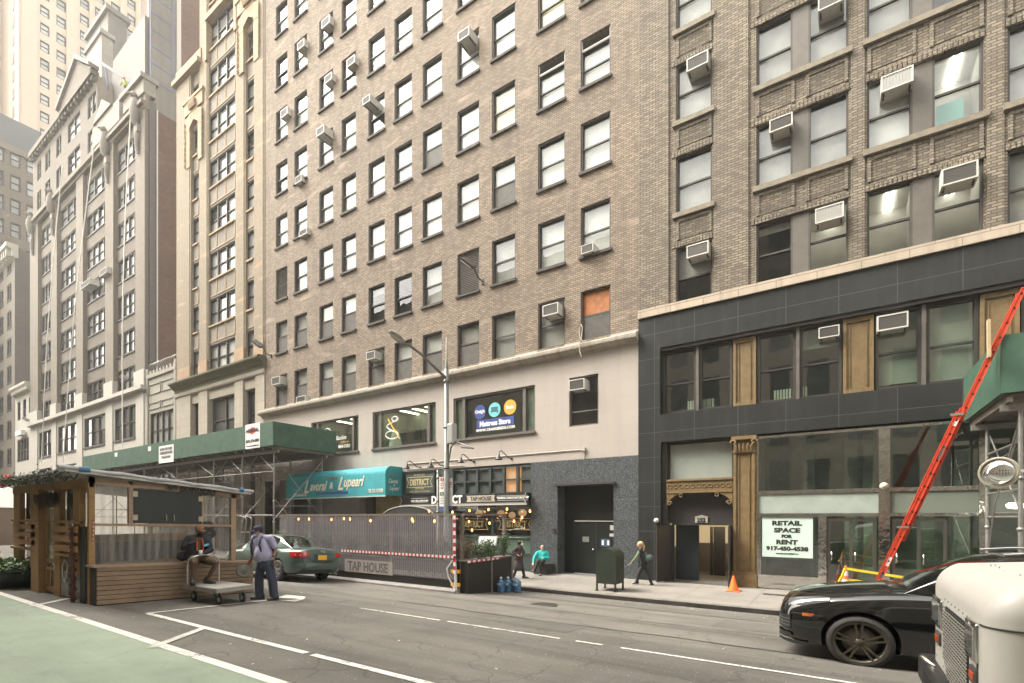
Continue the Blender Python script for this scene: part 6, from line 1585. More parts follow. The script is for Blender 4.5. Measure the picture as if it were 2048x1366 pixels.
bxa, bxb = PY(690,0,EY0-.14).x, PY(785,0,EY0-.14).x; bz0_ = PY(740,1147,EY0-.14).z; bz1_ = PY(740,1121,EY0-.14).z
m = MB(); m.box(bxa,bxb,EY0-.15,EY0-.13,bz0_,bz1_); bn = m.build('tap_house_ribbon', mat('beige_banner', (.40,.35,.28), .7), en)
text_mesh('lettering','TAP HOUSE',mat('black_ink'),bn,((bxa+bxb)/2,EY0-.16,(bz0_+bz1_)/2),(1,0,0),(0,0,1),.44,bold=.01,fit=(bxb-bxa)*.84)
fb = mat('faded_print', (.24,.22,.20), .7)
text_mesh('lettering','DRINKING CONSULTANTS SINCE 1998',fb,en,(PY(845,0,EY0-.13).x,EY0-.13,gz+.5),(1,0,0),(0,0,1),.22,bold=.006,fit=2.6)
M_st_r, M_st_w = mat('tape_red', (.42,.02,.03), .45), mat('tape_white', (.66,.64,.62), .45)
def striped(par, p, q, w_, n, name='striped_tape', up=(0,0,1)):
    p, q = Vector(p), Vector(q); mr = MB()
    for i in range(n):
        mr.cur = 0 if i%2 else 1; a = p.lerp(q,i/n); b = p.lerp(q,(i+1)/n); mr.obox(a,b,.008,w_,up=up)
    return mr.build(name, None, par, mats=[M_st_r, M_st_w])
tz = PY(920,1115,EY0-.23).z
striped(en, (PY(683,0,EY0-.23).x,EY0-.23,tz), (ex1+.02,EY0-.23,tz), .075, 66)
striped(en, (ex1-.03,EY0-.23,gz+.6), (ex1-.03,EY0-.23,pz1), .10, 15, up=(1,0,0))
m = MB()
for z in (gz+.22,gz+.62): m.box(ex1-.2,ex1+.12,EY0-.2,EY0-.12,z,z+.1)
m.build('orange_reflector', mat('orange_reflector', (.70,.33,.02), .5), en)
m = MB(); pts = [(ex1-.12,EY0-.2,gz+1.0),(ex1-.33,EY0-.22,gz+.75),(ex1-.3,EY0-.2,gz+.5),(ex1-.14,EY0-.22,gz+.3),(ex1-.05,EY0-.2,gz+.1)]; m.tube(pts,.02,6); m.tube([(ex1-.02,EY0-.2,gz+.02),(ex1-.02,EY0-.2,gz+1.0)],.03,6); m.tube([(ex1+.04,EY0-.2,gz+.02),(ex1+.0,EY0-.2,gz+.9)],.02,6); m.build('white_hose', mat('white_hose', (.6,.58,.54), .5), en)
# planter at its near end
pla = thing('planter_box', 'black timber planter box at the open end of the dining enclosure', 'planter', (ex1+.4, 13, gz))
px1_ = PX(1018,0,ex1+.35); 
qx = ex1+.34; qy1 = 14.1; ptz = PY(922,1120,EY0-.02).z
m = MB(); m.prism([(EY0-.05,zr(EY0)),(qy1,zr(qy1)),(qy1,ptz-.04),(EY0-.05,ptz-.04)],'x',ex1+.06,qx); recalc(m.build('black_side', M_base, pla))
m = MB(); m.box(ex1+.03,qx+.02,EY0-.08,qy1+.04,ptz-.04,ptz+.0); m.box(qx-.0,qx+.02,qy1-.03,qy1+.05,zr(qy1),ptz-.04); m.box(qx+.0,qx+.015,12.9,12.96,zr(12.9),ptz-.04); m.build('timber_rim', M_wfr, pla)
striped(pla, (qx+.03,EY0-.08,ptz-.04), (qx+.03,13.4,ptz-.04), .06, 14)
# plants in leaf clumps
def leafmat(name, c1, c2): return mat(name, c1, .55, noise=.6, nscale=7, ncol=c2)
M_leaf = leafmat('shrub_leaf', (.075,.13,.035), (.022,.05,.015)); M_leafr = leafmat('russet_leaf', (.16,.07,.03), (.06,.05,.02)); M_leafy = leafmat('bright_leaf', (.13,.26,.04), (.05,.13,.03)); M_stem = mat('plant_stem', (.09,.06,.035), .8)
def shrub(name, label, cat, c, r, h, n, m_, leaf=.05, group=None, seed=1, stems=9):
    rr = random.Random(seed); t = thing(name, label, cat, c, group=group)
    m = MB()
    tips = []
    for i in range(stems):
        a = rr.uniform(0,6.28); q = rr.uniform(.2,1); tip = Vector((c[0]+r[0]*q*math.cos(a), c[1]+r[1]*q*math.sin(a), c[2]+h*rr.uniform(.55,1))); tips.append(tip)
        b = Vector((c[0]+r[0]*q*.3*math.cos(a), c[1]+r[1]*q*.3*math.sin(a), c[2]-.03)); m.tube([b, b.lerp(tip,.5)+Vector((0,0,.03)), tip], .008, 4)
    m.build('stem', M_stem, t)
    m = MB()
    for i in range(n):
        tp_ = rr.choice(tips); f = rr.random()**.5
        b = Vector((c[0],c[1],c[2])).lerp(tp_, f)+Vector((rr.gauss(0,r[0]*.16), rr.gauss(0,r[1]*.16), rr.gauss(0,h*.1)))
        if b.z < c[2]: b.z = c[2]+rr.random()*.05
        d = Vector((rr.gauss(0,1),rr.gauss(0,1),rr.gauss(.3,.8))).normalized(); s_ = leaf*rr.uniform(.6,1.3); e = d.cross(Vector((rr.gauss(0,1),rr.gauss(0,1),rr.gauss(0,1)))).normalized()
        m.face([b, b+d*s_*.5+e*s_*.32, b+d*s_, b+d*s_*.5-e*s_*.32])
    m.build('foliage', m_, t); return t
px_c = (ex1+qx)/2+.05
shrub('green_shrub','bushy green shrub in the middle of the black planter','shrub',(px_c,12.55,ptz),(.32,.5),.62,1500,M_leaf,group='shrubs in the black planter',seed=3)
shrub('green_shrub','taller green shrub behind the menu board in the black planter','shrub',(px_c+.0,13.75,ptz),(.3,.4),.75,1300,M_leaf,group='shrubs in the black planter',seed=4)
shrub('russet_shrub','reddish brown leaved shrub at the corner post of the enclosure','shrub',(px_c-.25,11.95,ptz),(.45,.32),.62,1100,M_leafr,group='shrubs in the black planter',seed=5)
shrub('bright_shrub','small lime green plant at the near edge of the planter','plant',(qx-.05,13.0,ptz),(.12,.15),.3,200,M_leafy,seed=6)
for i in range(7):
    xx = ex1-1.2-i*1.45; shrub('inner_shrub',['dark shrub seen through the corrugated fence, first from its near end','dark shrub seen through the corrugated fence, second from its near end','dark shrub seen through the corrugated fence, third from its near end','dark shrub in the middle of the corrugated fence','dark shrub seen through the corrugated fence, third from its far end','dark shrub seen through the corrugated fence, second from its far end','dark shrub seen through the corrugated fence, nearest its far end'][i],'shrub',(xx,EY0+.45,gz+.95),(.55,.22),.75,650,M_leaf,leaf=.07,group='shrubs inside the fence',seed=20+i)
inp = MB(); inp.box(ex0+.3,ex1-.5,EY0+.25,EY0+.65,gz,gz+.92)
tag(inp.build('planter_trough', mat('dark_planter', (.05,.045,.04), .7)), 'long dark planter trough behind the corrugated panels', 'planter')
# menu board
mbd = thing('menu_board', 'tilted menu board with pale sheet standing in the planter', 'menu board', (px_c,13.2,ptz))
m1 = PY(975,1083,13.1)
m = MB(); m.tube([(m1.x,13.15,ptz-.1),(m1.x,13.12,m1.z)],.02,6); m.build('post', M_lampb, mbd)
m = MB(); up_ = Vector((-.25,.55,.65)).normalized(); e_ = Vector((.85,.52,.0)).normalized()
def quad(m,c,e,u,w_,h_,th): 
    n_ = e.cross(u).normalized(); i = len(m.v)
    for s_ in (0,th):
        for a,b in ((-1,-1),(1,-1),(1,1),(-1,1)): m.v.append(tuple(c+e*w_/2*a+u*h_/2*b+n_*s_))
    for f in ((3,2,1,0),(4,5,6,7),(0,1,5,4),(1,2,6,5),(2,3,7,6),(3,0,4,7)): m.f.append(tuple(i+k for k in f)); m.sm.append(False); m.mi.append(0)
quad(m,m1,e_,up_,.62,.42,.03); m.build('frame', mat('grey_brown_pole'), mbd)
m = MB(); quad(m,m1+e_.cross(up_)*.035,e_,up_,.54,.34,.004); m.build('sheet', mat('menu_paper',(.60,.60,.58),.4), mbd)
m = MB()
for c_ in range(3):
    for r_ in range(7): quad(m,m1+e_.cross(up_)*.041+e_*(-.17+.17*c_)+up_*(.12-.04*r_),e_,up_,.13,.008,.001)
m.build('print_lines', mat('grey_ink'), mbd)
# water jugs
M_jug = glassmat('blue_jug_plastic', tint=(.25,.52,.80), ior=1.35, rough=.08)
M_jugc = mat('blue_jug_body', (.05,.16,.30), .15, coat=.5, alpha=.75)
for i,(dx,dy,lab) in enumerate(((.18,-.35,'large blue water jug nearest the camera beside the planter'),(.22,.0,'blue water jug second from the front beside the planter'),(.55,.05,'blue water jug standing furthest from the planter side'),(.25,.4,'blue water jug at the back against the planter corner'))):
    x, y = qx+dx, 13.55+dy; z = zr(y); w_ = thing('water_jug', lab, 'water jug', (x,y,z), group='blue water jugs by the planter')
    m = MB(); m.lathe([(0,0),(.12,.005),(.135,.03),(.135,.1),(.125,.115),(.135,.13),(.135,.2),(.125,.215),(.135,.23),(.135,.33),(.11,.38),(.04,.43),(.03,.47),(0,.47)], (x,y,z),'z',18); m.build('bottle', M_jugc, w_)
    m = MB(); m.lathe([(.034,.45),(.038,.46),(.038,.50),(0,.505)], (x,y,z),'z',12); m.build('cap', mat('pale_cap',(.55,.62,.68),.4), w_)
    m = MB(); m.lathe([(.137,.24),(.137,.32)], (x,y,z),'z',12,a0=3.6,a1=5.4); m.build('paper_label', mat('jug_label',(.28,.42,.55),.5), w_)
# bulbs and paper lanterns
M_bulb = mat('lit_bulb', (.9,.35,.1), .3, emit=(1,.30,.06), es=2.2); M_lant = mat('paper_lantern', (.50,.30,.17), .7, emit=(1,.5,.25), es=.10)
BULBS = [(858,1022),(905,1024),(939,1021),(977,1019),(1014,1018),(1060,1022),(938,1043),(979,1046),(1028,1042),(1044,1035),(869,1042),(824,1038),(741,1041),(700,1038),(688,1037),(663,1039),(618,1038),(597,1038),(826,1042),(944,1060)]
PLC = ['over the shop window','above the ribbed fence','inside the bar window']
g_ = 'warm string bulbs at the tap house'
for i,(bx_,by_) in enumerate(BULBS):
    Y = 16.6 if bx_ > 900 or by_ < 1030 else 13.2
    p = PY(bx_,by_,Y)
    m = MB(); m.lathe([(0,-.06),(.03,-.045),(.038,-.01),(.025,.03),(.013,.05),(0,.05)], p, 'z', 10)
    b_ = m.build('string_bulb', M_bulb); tag(b_, 'small glowing orange bulb of the string lights hung at the tap house', 'light bulb', 'string bulbs at the tap house')
m = MB(); rows_ = [sorted([b for b in BULBS if b[0] > 900 and b[1] < 1030]), sorted([b for b in BULBS if b[0] > 900 and b[1] >= 1030])]
for rw in rows_:
    pts = []
    for a, b in zip(rw, rw[1:]):
        P0, P1 = PY(*a,16.6)+Vector((0,0,.07)), PY(*b,16.6)+Vector((0,0,.07)); pts += [P0, P0.lerp(P1,.5)+Vector((0,0,-.04))]
    m.tube(pts+[PY(*rw[-1],16.6)+Vector((0,0,.07))], .008, 4)
tag(m.build('bulb_cable', M_lampb), 'black cable the string bulbs hang from in front of the tap house window', 'cable')
for i,(bx_,by_,r_) in enumerate(((958,1027,.18),(1002,1027,.18),(1045,1026,.19),(1024,1030,.17))):
    p = PY(bx_,by_,FACY+.55+.5*(i==3)); m = MB(); m.lathe([(r_*math.sin(math.pi*k/10)*(1+.02*(k%2)), -r_*.9*math.cos(math.pi*k/10)) for k in range(11)], p, 'z', 18)
    tag(m.build('paper_lantern', M_lant), ['leftmost round paper lantern in the tap house window','middle round paper lantern in the tap house window','rightmost round paper lantern in the tap house window','dimmer paper lantern hanging deeper inside the tap house'][i], 'lantern', 'paper lanterns in the tap house')

c = PY(1552,1182,17.2); m = MB(); m.box(c.x-.35,c.x+.35,17.05,17.35,.002,.008)
q_ = m.build('cellar_grate', mat('grate_dark', (.03,.028,.025), .7)); tag(q_, 'small dark metal grate in the sidewalk before the empty shop', 'grate')
m = MB()
for i in range(10): m.box(c.x-.34+i*.07,c.x-.31+i*.07,17.06,17.34,.008,.012)
attach(m.build('grate_bars', mat('cast_iron'), None), q_)
# ================================================================ timber dining cabin in the parking lane
XC = -12.92; YC = 3.74
wc = thing('dining_cabin', 'timber framed roadside dining cabin with corrugated clear walls and plank bench', 'dining cabin', (XC-2.8, YC+1.6, zr(5)))
def woodmat(name, c1, c2, sc=1.0):
    m = bpy.data.materials.new(name); m.use_nodes = True; nt = m.node_tree; N = nt.nodes; L = nt.links; b = N['Principled BSDF']; b.inputs['Roughness'].default_value = .75
    g = N.new('ShaderNodeNewGeometry'); mp = N.new('ShaderNodeMapping'); mp.inputs['Scale'].default_value = (3*sc, 3*sc, 14*sc); L.new(g.outputs['Position'], mp.inputs[0])
    n = N.new('ShaderNodeTexNoise'); n.inputs['Scale'].default_value = 2; n.inputs['Detail'].default_value = 8; n.inputs['Roughness'].default_value = .7; n.inputs['Distortion'].default_value = 1.2; L.new(mp.outputs[0], n.inputs['Vector'])
    r = N.new('ShaderNodeMapRange'); r.inputs[1].default_value = .35; r.inputs[2].default_value = .7; L.new(n.outputs['Fac'], r.inputs[0])
    x = N.new('ShaderNodeMix'); x.data_type = 'RGBA'; L.new(r.outputs[0], x.inputs[0]); x.inputs[6].default_value = (*c1,1); x.inputs[7].default_value = (*c2,1)
    n2 = N.new('ShaderNodeTexNoise'); n2.inputs['Scale'].default_value = 1.7; n2.inputs['Detail'].default_value = 5; L.new(g.outputs['Position'], n2.inputs['Vector'])
    r2 = N.new('ShaderNodeMapRange'); r2.inputs[1].default_value = .5; r2.inputs[2].default_value = .75; r2.inputs[4].default_value = .55; L.new(n2.outputs['Fac'], r2.inputs[0])
    y = N.new('ShaderNodeMix'); y.data_type = 'RGBA'; L.new(r2.outputs[0], y.inputs[0]); L.new(x.outputs[2], y.inputs[6]); y.inputs[7].default_value = (*[v*.35 for v in c1],1)
    L.new(y.outputs[2], b.inputs['Base Color']); MATS[name] = m; return m
M_w1 = woodmat('amber_timber', (.33,.19,.075), (.20,.115,.045)); M_w2 = woodmat('brown_plank', (.29,.20,.125), (.19,.13,.085)); M_w3 = woodmat('pinkish_timber', (.36,.255,.18), (.25,.17,.12))
M_corr2 = bpy.data.materials.new('cloudy_corrugated'); M_corr2.use_nodes = True; _corr(M_corr2, .27, (.42,.40,.36), .09)
def zl(Y, z0=1.415): return z0-.045*(Y-3.85)        # everything leans with the fall of the road
y_ = lambda px_, X=XC: PX(px_,0,X).y
Yend = y_(472)
def roofz(Y): return 3.27-.088*(Y-3.74)
# east wall: posts, rails, panels
def slope_bar(m, X0, X1, Ya, Yb2, za, zb2, h): m.prism([(Ya,za),(Yb2,zb2),(Yb2,zb2+h),(Ya,za+h)], 'x', X0, X1)
for a, b, mt, z0 in ((178,190,M_w1,None),(258,266.5,M_w3,2.22),(403,408.5,M_w3,2.1),(462.5,472,M_w3,None)):
    ya_, yb2 = y_(a), y_(b); m = MB(); m.box(XC-.1, XC, ya_, yb2, zr(ya_) if z0 is None else z0, roofz(ya_)-.03); m.build('post', mt, wc)
yA, yB = y_(190), y_(462.5)
m = MB(); slope_bar(m, XC-.07, XC+.01, yA, yB, PX(192,1050,XC).z-.02, PX(460,1052,XC).z-.02, .055); slope_bar(m, XC-.07, XC+.01, yA, yB, PX(192,969,XC).z, PX(462,992,XC).z, .06); m.build('rail', M_w3, wc)
m = MB(); slope_bar(m, XC-.12, XC+.0, y_(178)-.02, Yend+.1, roofz(3.7)-.16, roofz(Yend)-.14, .13); m.build('roof_beam', M_w2, wc)
m = MB(); n = int((yB-yA)/.075*4); r0, r1 = [], []
for i in range(n+1):
    yy = yA+(yB-yA)*i/n; r0.append((XC-.045+.016*math.sin(i*math.pi/2), yy, zl(yy)-.05)); r1.append((XC-.045+.016*math.sin(i*math.pi/2), yy, roofz(yy)-.1))
m.grid([r0, r1]); m.build('corrugated_panel', M_corr2, wc)
m = MB(); a_, b_ = y_(266.5), y_(403)
m.prism([(a_,PX(266,1046,XC).z),(b_,PX(403,1048,XC).z),(b_,PX(403,988,XC).z),(a_,PX(266,977,XC).z)], 'x', XC-.03, XC+.02); bbd = m.build('blackboard', mat('blackboard', (.012,.016,.015), .55, noise=.3, nscale=2), wc)
m = MB()
for pxh in (331, 346): yy = y_(pxh); z = PX(pxh,1036,XC).z; m.tube([(XC+.02,yy,z-.07),(XC+.06,yy,z-.06),(XC+.06,yy,z+.06),(XC+.02,yy,z+.07)], .012, 5)
for pxh,pyh in ((269,988),(269,1035),(400.5,998),(400.5,1038)): c = PX(pxh,pyh,XC); m.box(XC+.01,XC+.035,c.y-.05,c.y+.05,c.z-.06,c.z+.06)
q_ = m.build('hinge', mat('pale_brass',(.33,.28,.2),.5,.5), bbd); split_islands(q_)
bt_ = mat('black_cut_letters', (.012,.012,.012), .6)
for s_, a, b, py_ in (('TON',330,354,970),('BURGERS',362,432,978)):
    c = PX((a+b)/2,py_,XC+.05); text_mesh('lettering', s_, bt_, wc, (XC+.06,c.y,c.z), (0,1,-.085), (0,.085,1), .33, bold=.012, fit=y_(b)-y_(a))
c = PX(421,1060,XC+.05); text_mesh('lettering', 'B', bt_, wc, (XC+.0,c.y,c.z), (0,1,0), (0,0,1), .52, bold=.03)
# plank bench
XB = -12.58; Yb0, Yb1 = PX(194,0,XB).y, PX(507,0,XB).y
nb = 8
for i in range(nb):
    f0, f1 = i/nb, (i+1)/nb
    def zz(Y, f): return zr(Y)+.01+(zl(Y)-.05-zr(Y))*f
    m = MB(); m.prism([(Yb0,zz(Yb0,f0)+.007),(Yb1,zz(Yb1,f0)+.007),(Yb1,zz(Yb1,f1)-.004),(Yb0,zz(Yb0,f1)-.004)], 'x', XB-.03, XB); bevel(m.build('bench_plank', M_w2, wc), .006, 1)
m = MB(); m.prism([(Yb0-.02,zr(Yb0)),(Yb1,zr(Yb1)),(Yb1,zl(Yb1)-.06),(Yb0-.02,zl(Yb0)-.06)], 'x', XC+.02, XB-.032); m.build('bench_box', mat('dark_gap',(.03,.022,.015),.9), wc)
m = MB(); m.prism([(Yb0-.06,zl(Yb0)-.05),(Yb1+.02,zl(Yb1)-.05),(Yb1+.02,zl(Yb1)),(Yb0-.06,zl(Yb0))], 'x', XC-.1, XB+.03); m.build('bench_top', M_w3, wc)
c = PX(487.5,1138.5,XB); m = MB(); m.lathe([(0,.012),(.10,.012),(.11,.006),(.17,.010),(.19,.022),(.2,0)], (XB,c.y,c.z), 'x', 28); m.build('round_cap', mat('grey_cap', (.19,.185,.15), .5, .3, noise=.3, nscale=8), wc)
# roof
XR0 = -18.9
m = MB(); m.prism([(YC-.45,roofz(YC-.45)),(Yend+.3,roofz(Yend+.3)),(Yend+.3,roofz(Yend+.3)+.05),(YC-.45,roofz(YC-.45)+.05)], 'x', XR0, XC+.18); m.build('roof', mat('grey_roof_sheet', (.45,.44,.42), .5, noise=.3, nscale=2), wc)
m = MB(); pts = [(XC+.16,YC-.55+i*(Yend+.9-YC)/14, roofz(YC-.55+i*(Yend+.9-YC)/14)+.07+.012*math.sin(i*1.9)) for i in range(15)]
m.tube(pts, .07, 8, rr=[.04+.012*math.sin(i*2.3) for i in range(15)]); m.tube([(p[0]-.07,p[1],p[2]+.02) for p in pts], .035, 8)
o = m.build('rolled_sheet', mat('silver_sheet', (.30,.30,.30), .35, .3, bump=1, bscale=12), wc)
m = MB(); p = PX(168,931,XC+.16); p.z = roofz(p.y)+.075; m.tube([p-Vector((0,.09,0)),p+Vector((0,.09,0))], .06, 10); p = PX(478,986,XC+.16); p.z = roofz(p.y)+.075; m.tube([p,p+Vector((0,.1,0))], .06, 10); m.build('blue_tape', mat('blue_tape', (.03,.11,.22), .5), wc)
# south wall (towards the bike lane)
xs2 = lambda px_, Y=YC: PY(px_,0,Y).x
gz3 = zr(YC)
m = MB(); m.box(XR0+.4, XC+.0, YC-.04, YC+.06, 3.02, 3.2); m.build('roof_beam', M_w1, wc)
for a, b, z1, mt in ((31,44,3.05,M_w1),(65,74,3.05,M_w1),(75,90,3.05,M_w1),(112,124,3.05,M_w1),(151,164,3.05,M_w1)):
    m = MB(); m.box(xs2(a),xs2(b),YC-.04 if a != 75 else YC-.12,YC+.06,gz3 if a in (75,112,31) else 1.15,z1); m.build('post', mt, wc)
def slats(px0,px1,z0,z1,n,Y=YC-.09):
    for i in range(n):
        h = (z1-z0)/n; m = MB(); m.box(xs2(px0,Y),xs2(px1,Y),Y-.03,Y,z0+h*i+.02,z0+h*(i+1)-.055); m.build('slat', woodm, wc)
woodm = woodmat('orange_brown_board', (.36,.195,.09), (.25,.13,.06))
slats(29,73,PY(50,1090,YC-.09).z,PY(50,1044,YC-.09).z,3); slats(109,156,PY(130,1104,YC-.09).z,PY(130,1047,YC-.09).z,3)
m = MB()
for a,b,py_ in ((31,73,1096),(111,156,1109),(32,72,1041),(112,164,1044)): z = PY((a+b)/2,py_,YC).z; m.box(xs2(a),xs2(b),YC-.1,YC+.02,z-.03,z+.03)
for a,b,py_ in ((32,72,980),(76,112,997),(118,176,972)): z = PY((a+b)/2,py_,YC).z; m.box(xs2(a),xs2(b),YC-.03,YC+.04,z-.035,z+.035)
m.build('rail', M_w1, wc)
m = MB(); m.box(xs2(127),xs2(151),YC+.06,YC+.075,PY(139,1041,YC).z,PY(139,976,YC).z); m.box(xs2(46),xs2(64),YC+.06,YC+.075,PY(55,1038,YC).z,PY(55,983,YC).z); q_ = m.build('dark_window', mat('dark_window', (.022,.026,.026), .25), wc); split_islands(q_)
m = MB(); corrugated(m,(xs2(44),YC+.09,0),(XC-.1,YC+.09,0),gz3+.05,3.1,amp=.016,pitch=.075); m.build('corrugated_panel', M_corr2, wc)
# glazed timber door
da, db = xs2(91), xs2(111)
m = MB()
for q in ((da,da+.09,gz3+.04,2.72),(db-.09,db,gz3+.04,2.72),(da+.09,db-.09,gz3+.04,gz3+.18),(da+.09,db-.09,2.62,2.72),(da+.09,db-.09,1.33,1.42),(da+.09,db-.09,1.15,1.2),((da+db)/2-.03,(da+db)/2+.03,gz3+.18,1.15)): m.box(q[0],q[1],YC+.0,YC+.05,q[2],q[3])
dr_ = m.build('door', M_w1, wc); m = MB(); m.face([(da+.09,YC+.03,1.42),(db-.09,YC+.03,1.42),(db-.09,YC+.03,2.62),(da+.09,YC+.03,2.62)]); m.build('door_glass', M_glassd, dr_)
m = MB(); m.tube([(xs2(160),YC-.12,gz3),(xs2(160),YC-.12,2.2)], .045, 6)
for i in range(26): z = gz3+.05+i*.062; m.tube([(xs2(160)+.05*math.cos(i*2),YC-.12+.05*math.sin(i*2),z),(xs2(160)+.06*math.cos(i*2+1),YC-.12+.06*math.sin(i*2+1),z+.04)], .022, 5)
m.build('rusty_chain_post', mat('rust', (.10,.035,.02), .8, noise=.5, nscale=20), wc)
m = MB(); m.box(xs2(166),xs2(175),YC-.05,YC+.05,gz3,2.2); m.build('black_post', mat('black_metal',(.02,.022,.02),.5), wc)
m = MB(); m.box(xs2(124),xs2(139),YC-.02,YC+.02,gz3+.05,1.2); m.build('metal_panel', M_galvd, wc)
m = MB(); c = (xs2(133.5),YC-.03,PY(133,1142,YC).z); m.tube([(c[0]+.16*math.cos(a*.4),YC-.03,c[2]+.24*math.sin(a*.4)) for a in range(17)], .014, 5); m.build('oval_wire', M_galv, wc)
striped(wc, (XC+.004,y_(184),PX(184,1088,XC).z), (XC+.004,y_(186),PX(186,1039,XC).z), .09, 12, name='striped_sticker', up=(1,0,0))
# interior
m = MB(); m.box(XR0+.5,XC-.15,4.0,6.9,.5,.57); m.build('floor', M_w2, wc)
m = MB(); m.box(XC-1.5,XC-.3,4.3,6.6,1.28,1.33); m.box(XC-1.0,XC-.9,5.3,5.4,.57,1.28); m.build('table', M_w3, wc)
m = MB(); m.box(XC-3.0,XC-2.7,4.0,6.9,.57,1.75); m.build('dark_partition', mat('dark_violet', (.05,.045,.055), .8), wc)
m = MB(); m.box(XC-3.02,XC-2.68,4.0,6.9,1.75,1.95); m.build('timber_ledge', M_w1, wc)
for X in (XR0+.45,): 
    m = MB(); m.box(X,X+.1,3.8,3.9,.6,3.1); m.box(X,X+.1,6.8,6.9,.5,2.95); m.build('post', M_w1, wc)
m = MB(); corrugated(m,(XR0+.5,6.93,0),(XC-.1,6.93,0),.5,2.9,amp=.016,pitch=.075); m.build('corrugated_panel', M_corr2, wc)
# garland of leaves along the roof edge
rr = random.Random(5); m = MB(); base = []
for i in range(60):
    t = i/59; X = XR0+.2+(XC-.2-XR0)*t; base.append(Vector((X, YC-.45, roofz(YC)+.08-.13*abs(math.sin(t*9)))))
m.tube(base, .02, 5); m.tube([b+Vector((0,.3,.05*math.sin(i))) for i,b in enumerate(base)], .015, 5)
for i in range(700):
    b = rr.choice(base)+Vector((rr.gauss(0,.06),rr.gauss(0,.07),rr.gauss(0,.06))); d = Vector((rr.gauss(0,1),rr.gauss(0,1),rr.gauss(0,1))).normalized(); e = d.orthogonal().normalized(); s_ = rr.uniform(.04,.08)
    m.face([b,b+d*s_*.5+e*s_*.2,b+d*s_,b+d*s_*.5-e*s_*.2])
tag(m.build('leaf_garland', leafmat('garland_leaf',(.05,.07,.04),(.02,.03,.02))), 'scraggy leaf and wire garland along the cabin roof edge', 'garland')
m = MB()
for i in range(700):
    X = rr.uniform(xs2(82),xs2(126)); zt = 3.03-rr.random()*.1; L_ = rr.uniform(.05,.32)
    b = Vector((X,YC-.1+rr.gauss(0,.04),zt-rr.random()*.12)); m.face([b,b+Vector((.012,0,-L_*.5)),b+Vector((0,.01,-L_)),b+Vector((-.012,0,-L_*.5))])
tag(m.build('dried_fringe', mat('dried_fringe', (.06,.042,.022), .9)), 'dark dried foliage hanging over the cabin door', 'foliage')

# ---- planter tub
def tub(px_, py_, r, label, seed):
    c = gp(px_, py_); t = thing('plant_tub', label, 'plant tub', c)
    m = MB(); m.lathe([(0,.01),(r*.72,.01),(r*.95,.36),(r,.42),(r*1.04,.42),(r*1.04,.46),(r*.97,.46),(r*.9,.4),(0,.38)], c, 'z', 28); m.build('tub', mat('black_tub', (.014,.02,.02), .5, bump=.3, bscale=30), t)
    rr = random.Random(seed); m = MB()
    for i in range(900):
        a = rr.uniform(0,6.28); q = rr.random()**.5*r*1.05; h = .40+.36*(1-(q/r)**2*.5)*rr.random()**.6
        b = Vector((c.x+q*math.cos(a), c.y+q*math.sin(a), c.z+h)); d = Vector((math.cos(a)+rr.gauss(0,.6),math.sin(a)+rr.gauss(0,.6),rr.gauss(.1,.5))).normalized(); e = d.cross(Vector((rr.gauss(0,.3),rr.gauss(0,.3),1))).normalized(); s_ = rr.uniform(.05,.1)
        m.face([b,b+d*s_*.45+e*s_*.4,b+d*s_,b+d*s_*.45-e*s_*.4])
    m.build('foliage', M_leafy, t)
    m = MB()
    for i in range(14):
        a = rr.uniform(0,6.28); q = rr.random()*r*.8; m.tube([(c.x+q*.5*math.cos(a),c.y+q*.5*math.sin(a),c.z+.38),(c.x+q*math.cos(a),c.y+q*math.sin(a),c.z+.7)], .008, 4)
    m.build('stem', M_stem, t)
tub(43, 1174, .62, 'round black tub of bright green leafy plants beside the cabin', 1); tub(-8, 1172, .6, 'second black plant tub cut by the left edge of the photo', 2)

# ---- things further down the parking lane at the left edge
tn = thing('canopy_tent', 'white peaked dining canopy with brown side curtain beyond the cabin', 'tent', (-25,5,.5))
x0, x1 = -29.5, -24.5; zt = PY(5,985,4.2).z
m = MB(); m.grid([[(x0,3.9,2.75),(x1,3.9,2.75)],[(x0+1,5.0,3.5),(x1-1,5.0,3.5)],[(x0,6.6,2.7),(x1,6.6,2.7)]], smooth=False); m.face([(x1,3.9,2.75),(x1,6.6,2.7),(x1-1,5.0,3.5)]); m.face([(x0,3.9,2.75),(x0+1,5.0,3.5),(x0,6.6,2.7)]); m.build('roof', mat('white_canvas', (.65,.63,.6), .7), tn)
m = MB(); m.box(x0+.05,x1-.05,4.0,4.03,1.4,2.75); m.box(x1-.08,x1-.05,4.03,6.5,1.4,2.72); m.build('curtain', mat('brown_curtain', (.30,.24,.19), .7, noise=.2, nscale=2), tn)
for X in (x0+.1,x1-.1):
    for Y in (4.0,6.5): m = MB(); m.box(X-.05,X+.05,Y-.05,Y+.05,.45,2.7); m.build('leg', M_wfr, tn)
bar = thing('plastic_barrier', 'red plastic barrier below the white canopy at the left edge', 'barrier', (-24,4,.55))
m = MB(); m.prism([(3.7,.58),(4.4,.58),(4.3,.9),(4.15,1.25),(3.95,1.25),(3.8,.9)], 'x', -30, -22.4); m.box(-30,-22.3,3.9,4.2,1.25,1.32); bevel(m.build('body', mat('red_plastic', (.38,.02,.018), .45), bar), .03)
m = MB(); p = PY(-4,985,10); m.obox(PY(2,982,10),PY(15,952,10),.3,.3); tag(m.build('boom_arm', mat('boom_orange',(.65,.10,.04),.5)), 'orange lift boom rising behind the white canopy at the left edge', 'boom')
ft = thing('hand_truck', 'folded steel hand truck leaning behind the cabin corner', 'hand truck', PY(478,1080,8.2))
m = MB()
